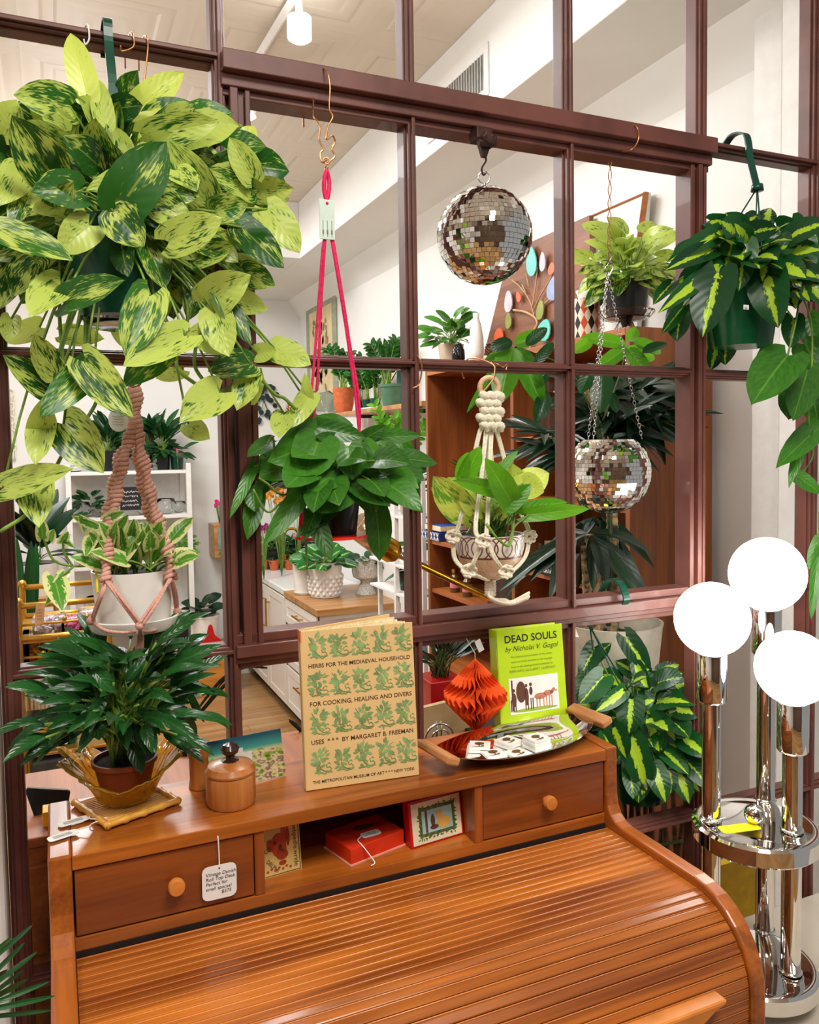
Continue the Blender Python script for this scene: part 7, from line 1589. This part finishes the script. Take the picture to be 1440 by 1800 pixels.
# left: wooden cabinet and black chair back behind the window
pt = PY(38, 1475, .05)
g = thing('wooden_cabinet', 'orange-toned wooden cabinet standing behind the left end of the desk', 'cabinet', (.25, .22, ZF))
zt_c = pt.z
B().bb((-.005, .05, ZF), (.50, .30, zt_c-.015)).obj('body', M_casey, g, bev=.002); B().bb((-.01, .045, zt_c-.015), (.51, .31, zt_c)).obj('top', M_casey, g, bev=.003)
B().bb((.01, .040, zt_c-.17), (.48, .0505, zt_c-.04)).obj('drawer', M_casey, g, bev=.002)
p = V(PY(85, 1440, .15).x, .17, zt_c+.0005); g = thing('black_sign_holder', 'black slanted board standing on the wooden cabinet', 'board', p)
B().poly([PY(62, 1442, .12), PY(115, 1444, .12), PY(124, 1392, .14), PY(118, 1389, .14), PY(49, 1385, .14), PY(44, 1391, .14)], (0, .006, 0)).obj('board', M_black_p, g, bev=.001)
p = PY(86, 1450, .08); one(B().box(V(p.x, .09, zt_c+.011), (.016, .03, .022)), 'yellow_block', plain('yellow_card', srgb(240, 180, 30), .5), 'small yellow block on the cabinet by the desk corner', 'block', bev=.001)
# dark arching leaves behind the window, seen left of the herb book
g = thing('grassy_plant', 'plant with long dark arching blades behind the window left of the herb book', 'plant', PY(330, 1290, .30)); fb = B()
for pts, w_ in (([(335,1265),(360,1230),(390,1195),(430,1172),(470,1174)], .009), ([(335,1270),(360,1240),(400,1190),(440,1165),(470,1155)], .004), ([(330,1275),(350,1255),(385,1215),(420,1180)], .010), ([(540,1300),(525,1280),(508,1266)], .012)):
    q_ = smooth([PY(x, y, .3) for x, y in pts], 5); n_ = len(q_)
    for i in range(n_-1):
        h0, h1 = w_*.5*math.sin(PI*(i+.3)/n_)**.5, w_*.5*math.sin(PI*min(.999, (i+1.3)/n_))**.5; fb.add([q_[i]+V(0, 0, h0), q_[i]-V(0, 0, h0), q_[i+1]-V(0, 0, h1), q_[i+1]+V(0, 0, h1)], [(0, 1, 2, 3)], [(0, 0), (1, 0), (1, 1), (0, 1)], .5, .3)
fb.obj('foliage', M_black, g, True, sol=.0008); zp = PY(330, 1290, .3).z; B().lathe([(0, -.10), (.03, -.10), (.035, -.02), (.03, -.02), (0, -.02)], PY(335, 1290, .3), 20).obj('pot', M_black_p, g, True, auto=.6)
# bundle of canes right of the desk, behind the window
g = thing('cane_bundle', 'bundle of dry brown canes tied together behind the desk right end', 'canes', PY(1165, 1500, .12)); b = B(); rr = random.Random(2)
for k in range(14): x = 1100+8*k; b.tube([PY(x, 1640, .1+.02*(k % 3)), PY(x+rr.uniform(-8, 8), 1500, .1+.02*(k % 3)), PY(x+rr.uniform(-14, 14), 1385, .12)], .0055, 7)
b.obj('canes', plain('dry_cane', srgb(120, 84, 50), .7, var=.3, scale=50), g, True); b = B()
for y in (1450, 1485): wire(b, [PY(1095, y+14, .075), PY(1150, y+2, .065), PY(1215, y-10, .075)], .003)
b.obj('tie', M_stemd, g, True)
p = PY(1290, 1560, .25); one(B().bb((PY(1235, 1535, .2).x, .2, ZF), (PY(1330, 1490, .2).x, .22, PY(1290, 1515, .2).z)), 'ochre_panel', plain('ochre', srgb(190, 150, 20), .6), 'ochre yellow panel behind the lowest panes near the chrome lamp', 'panel')
# foreground palm blades at lower left, dark leaf at right
g = thing('palm_plant', 'thin dark palm leaves reaching in at the lower left corner', 'plant', PY(-60, 1800, -.42)); fb, sb = B(), B()
for L in ((-30,1700,62,1622,9),(-30,1730,50,1650,9),(-30,1745,72,1668,9),(-30,1760,48,1700,8),(-40,1770,60,1715,10),(-40,1775,88,1725,9),(-40,1780,100,1750,10),(-30,1690,30,1640,8),(-40,1790,98,1775,8),(-40,1740,20,1700,8)):
    bx, by, tx, ty, w_ = L; a = PY(bx, by, -.42); q_ = PY(tx, ty, -.38+R_.uniform(-.03, .03)); leaf(fb, a, q_, w_*pxm(a), (CAM-a), 'strap', .4, .12)
b = B(); 
for k in range(10): wire(sb, [PY(-60, 1850, -.42), PY(-45+k, 1760-6*k, -.42)], .002)
fb.obj('foliage', M_deep, g, True); sb.obj('stems', M_stemd, g, True)
pq = PY(-75, 1900, -.42); gp = [o for o in COL.objects if o.name.startswith('palm_plant')][0]
B().lathe([(0, 0), (.075, 0), (.10, pq.z-.12), (.105, pq.z-.10), (.095, pq.z-.10), (.09, pq.z-.14), (0, pq.z-.15)], (pq.x-.07, -.44, .0005), 28).obj('pot', M_taupe, gp, True, auto=.6)
b = B()
for k in range(8): wire(b, [V(pq.x-.07, -.44, pq.z-.15), V(pq.x-.03, -.43, pq.z-.04), PY(-60, 1850, -.42), PY(-45+k, 1765-6*k, -.42)], .002)
b.obj('trunk_stems', M_stemd, gp, True)
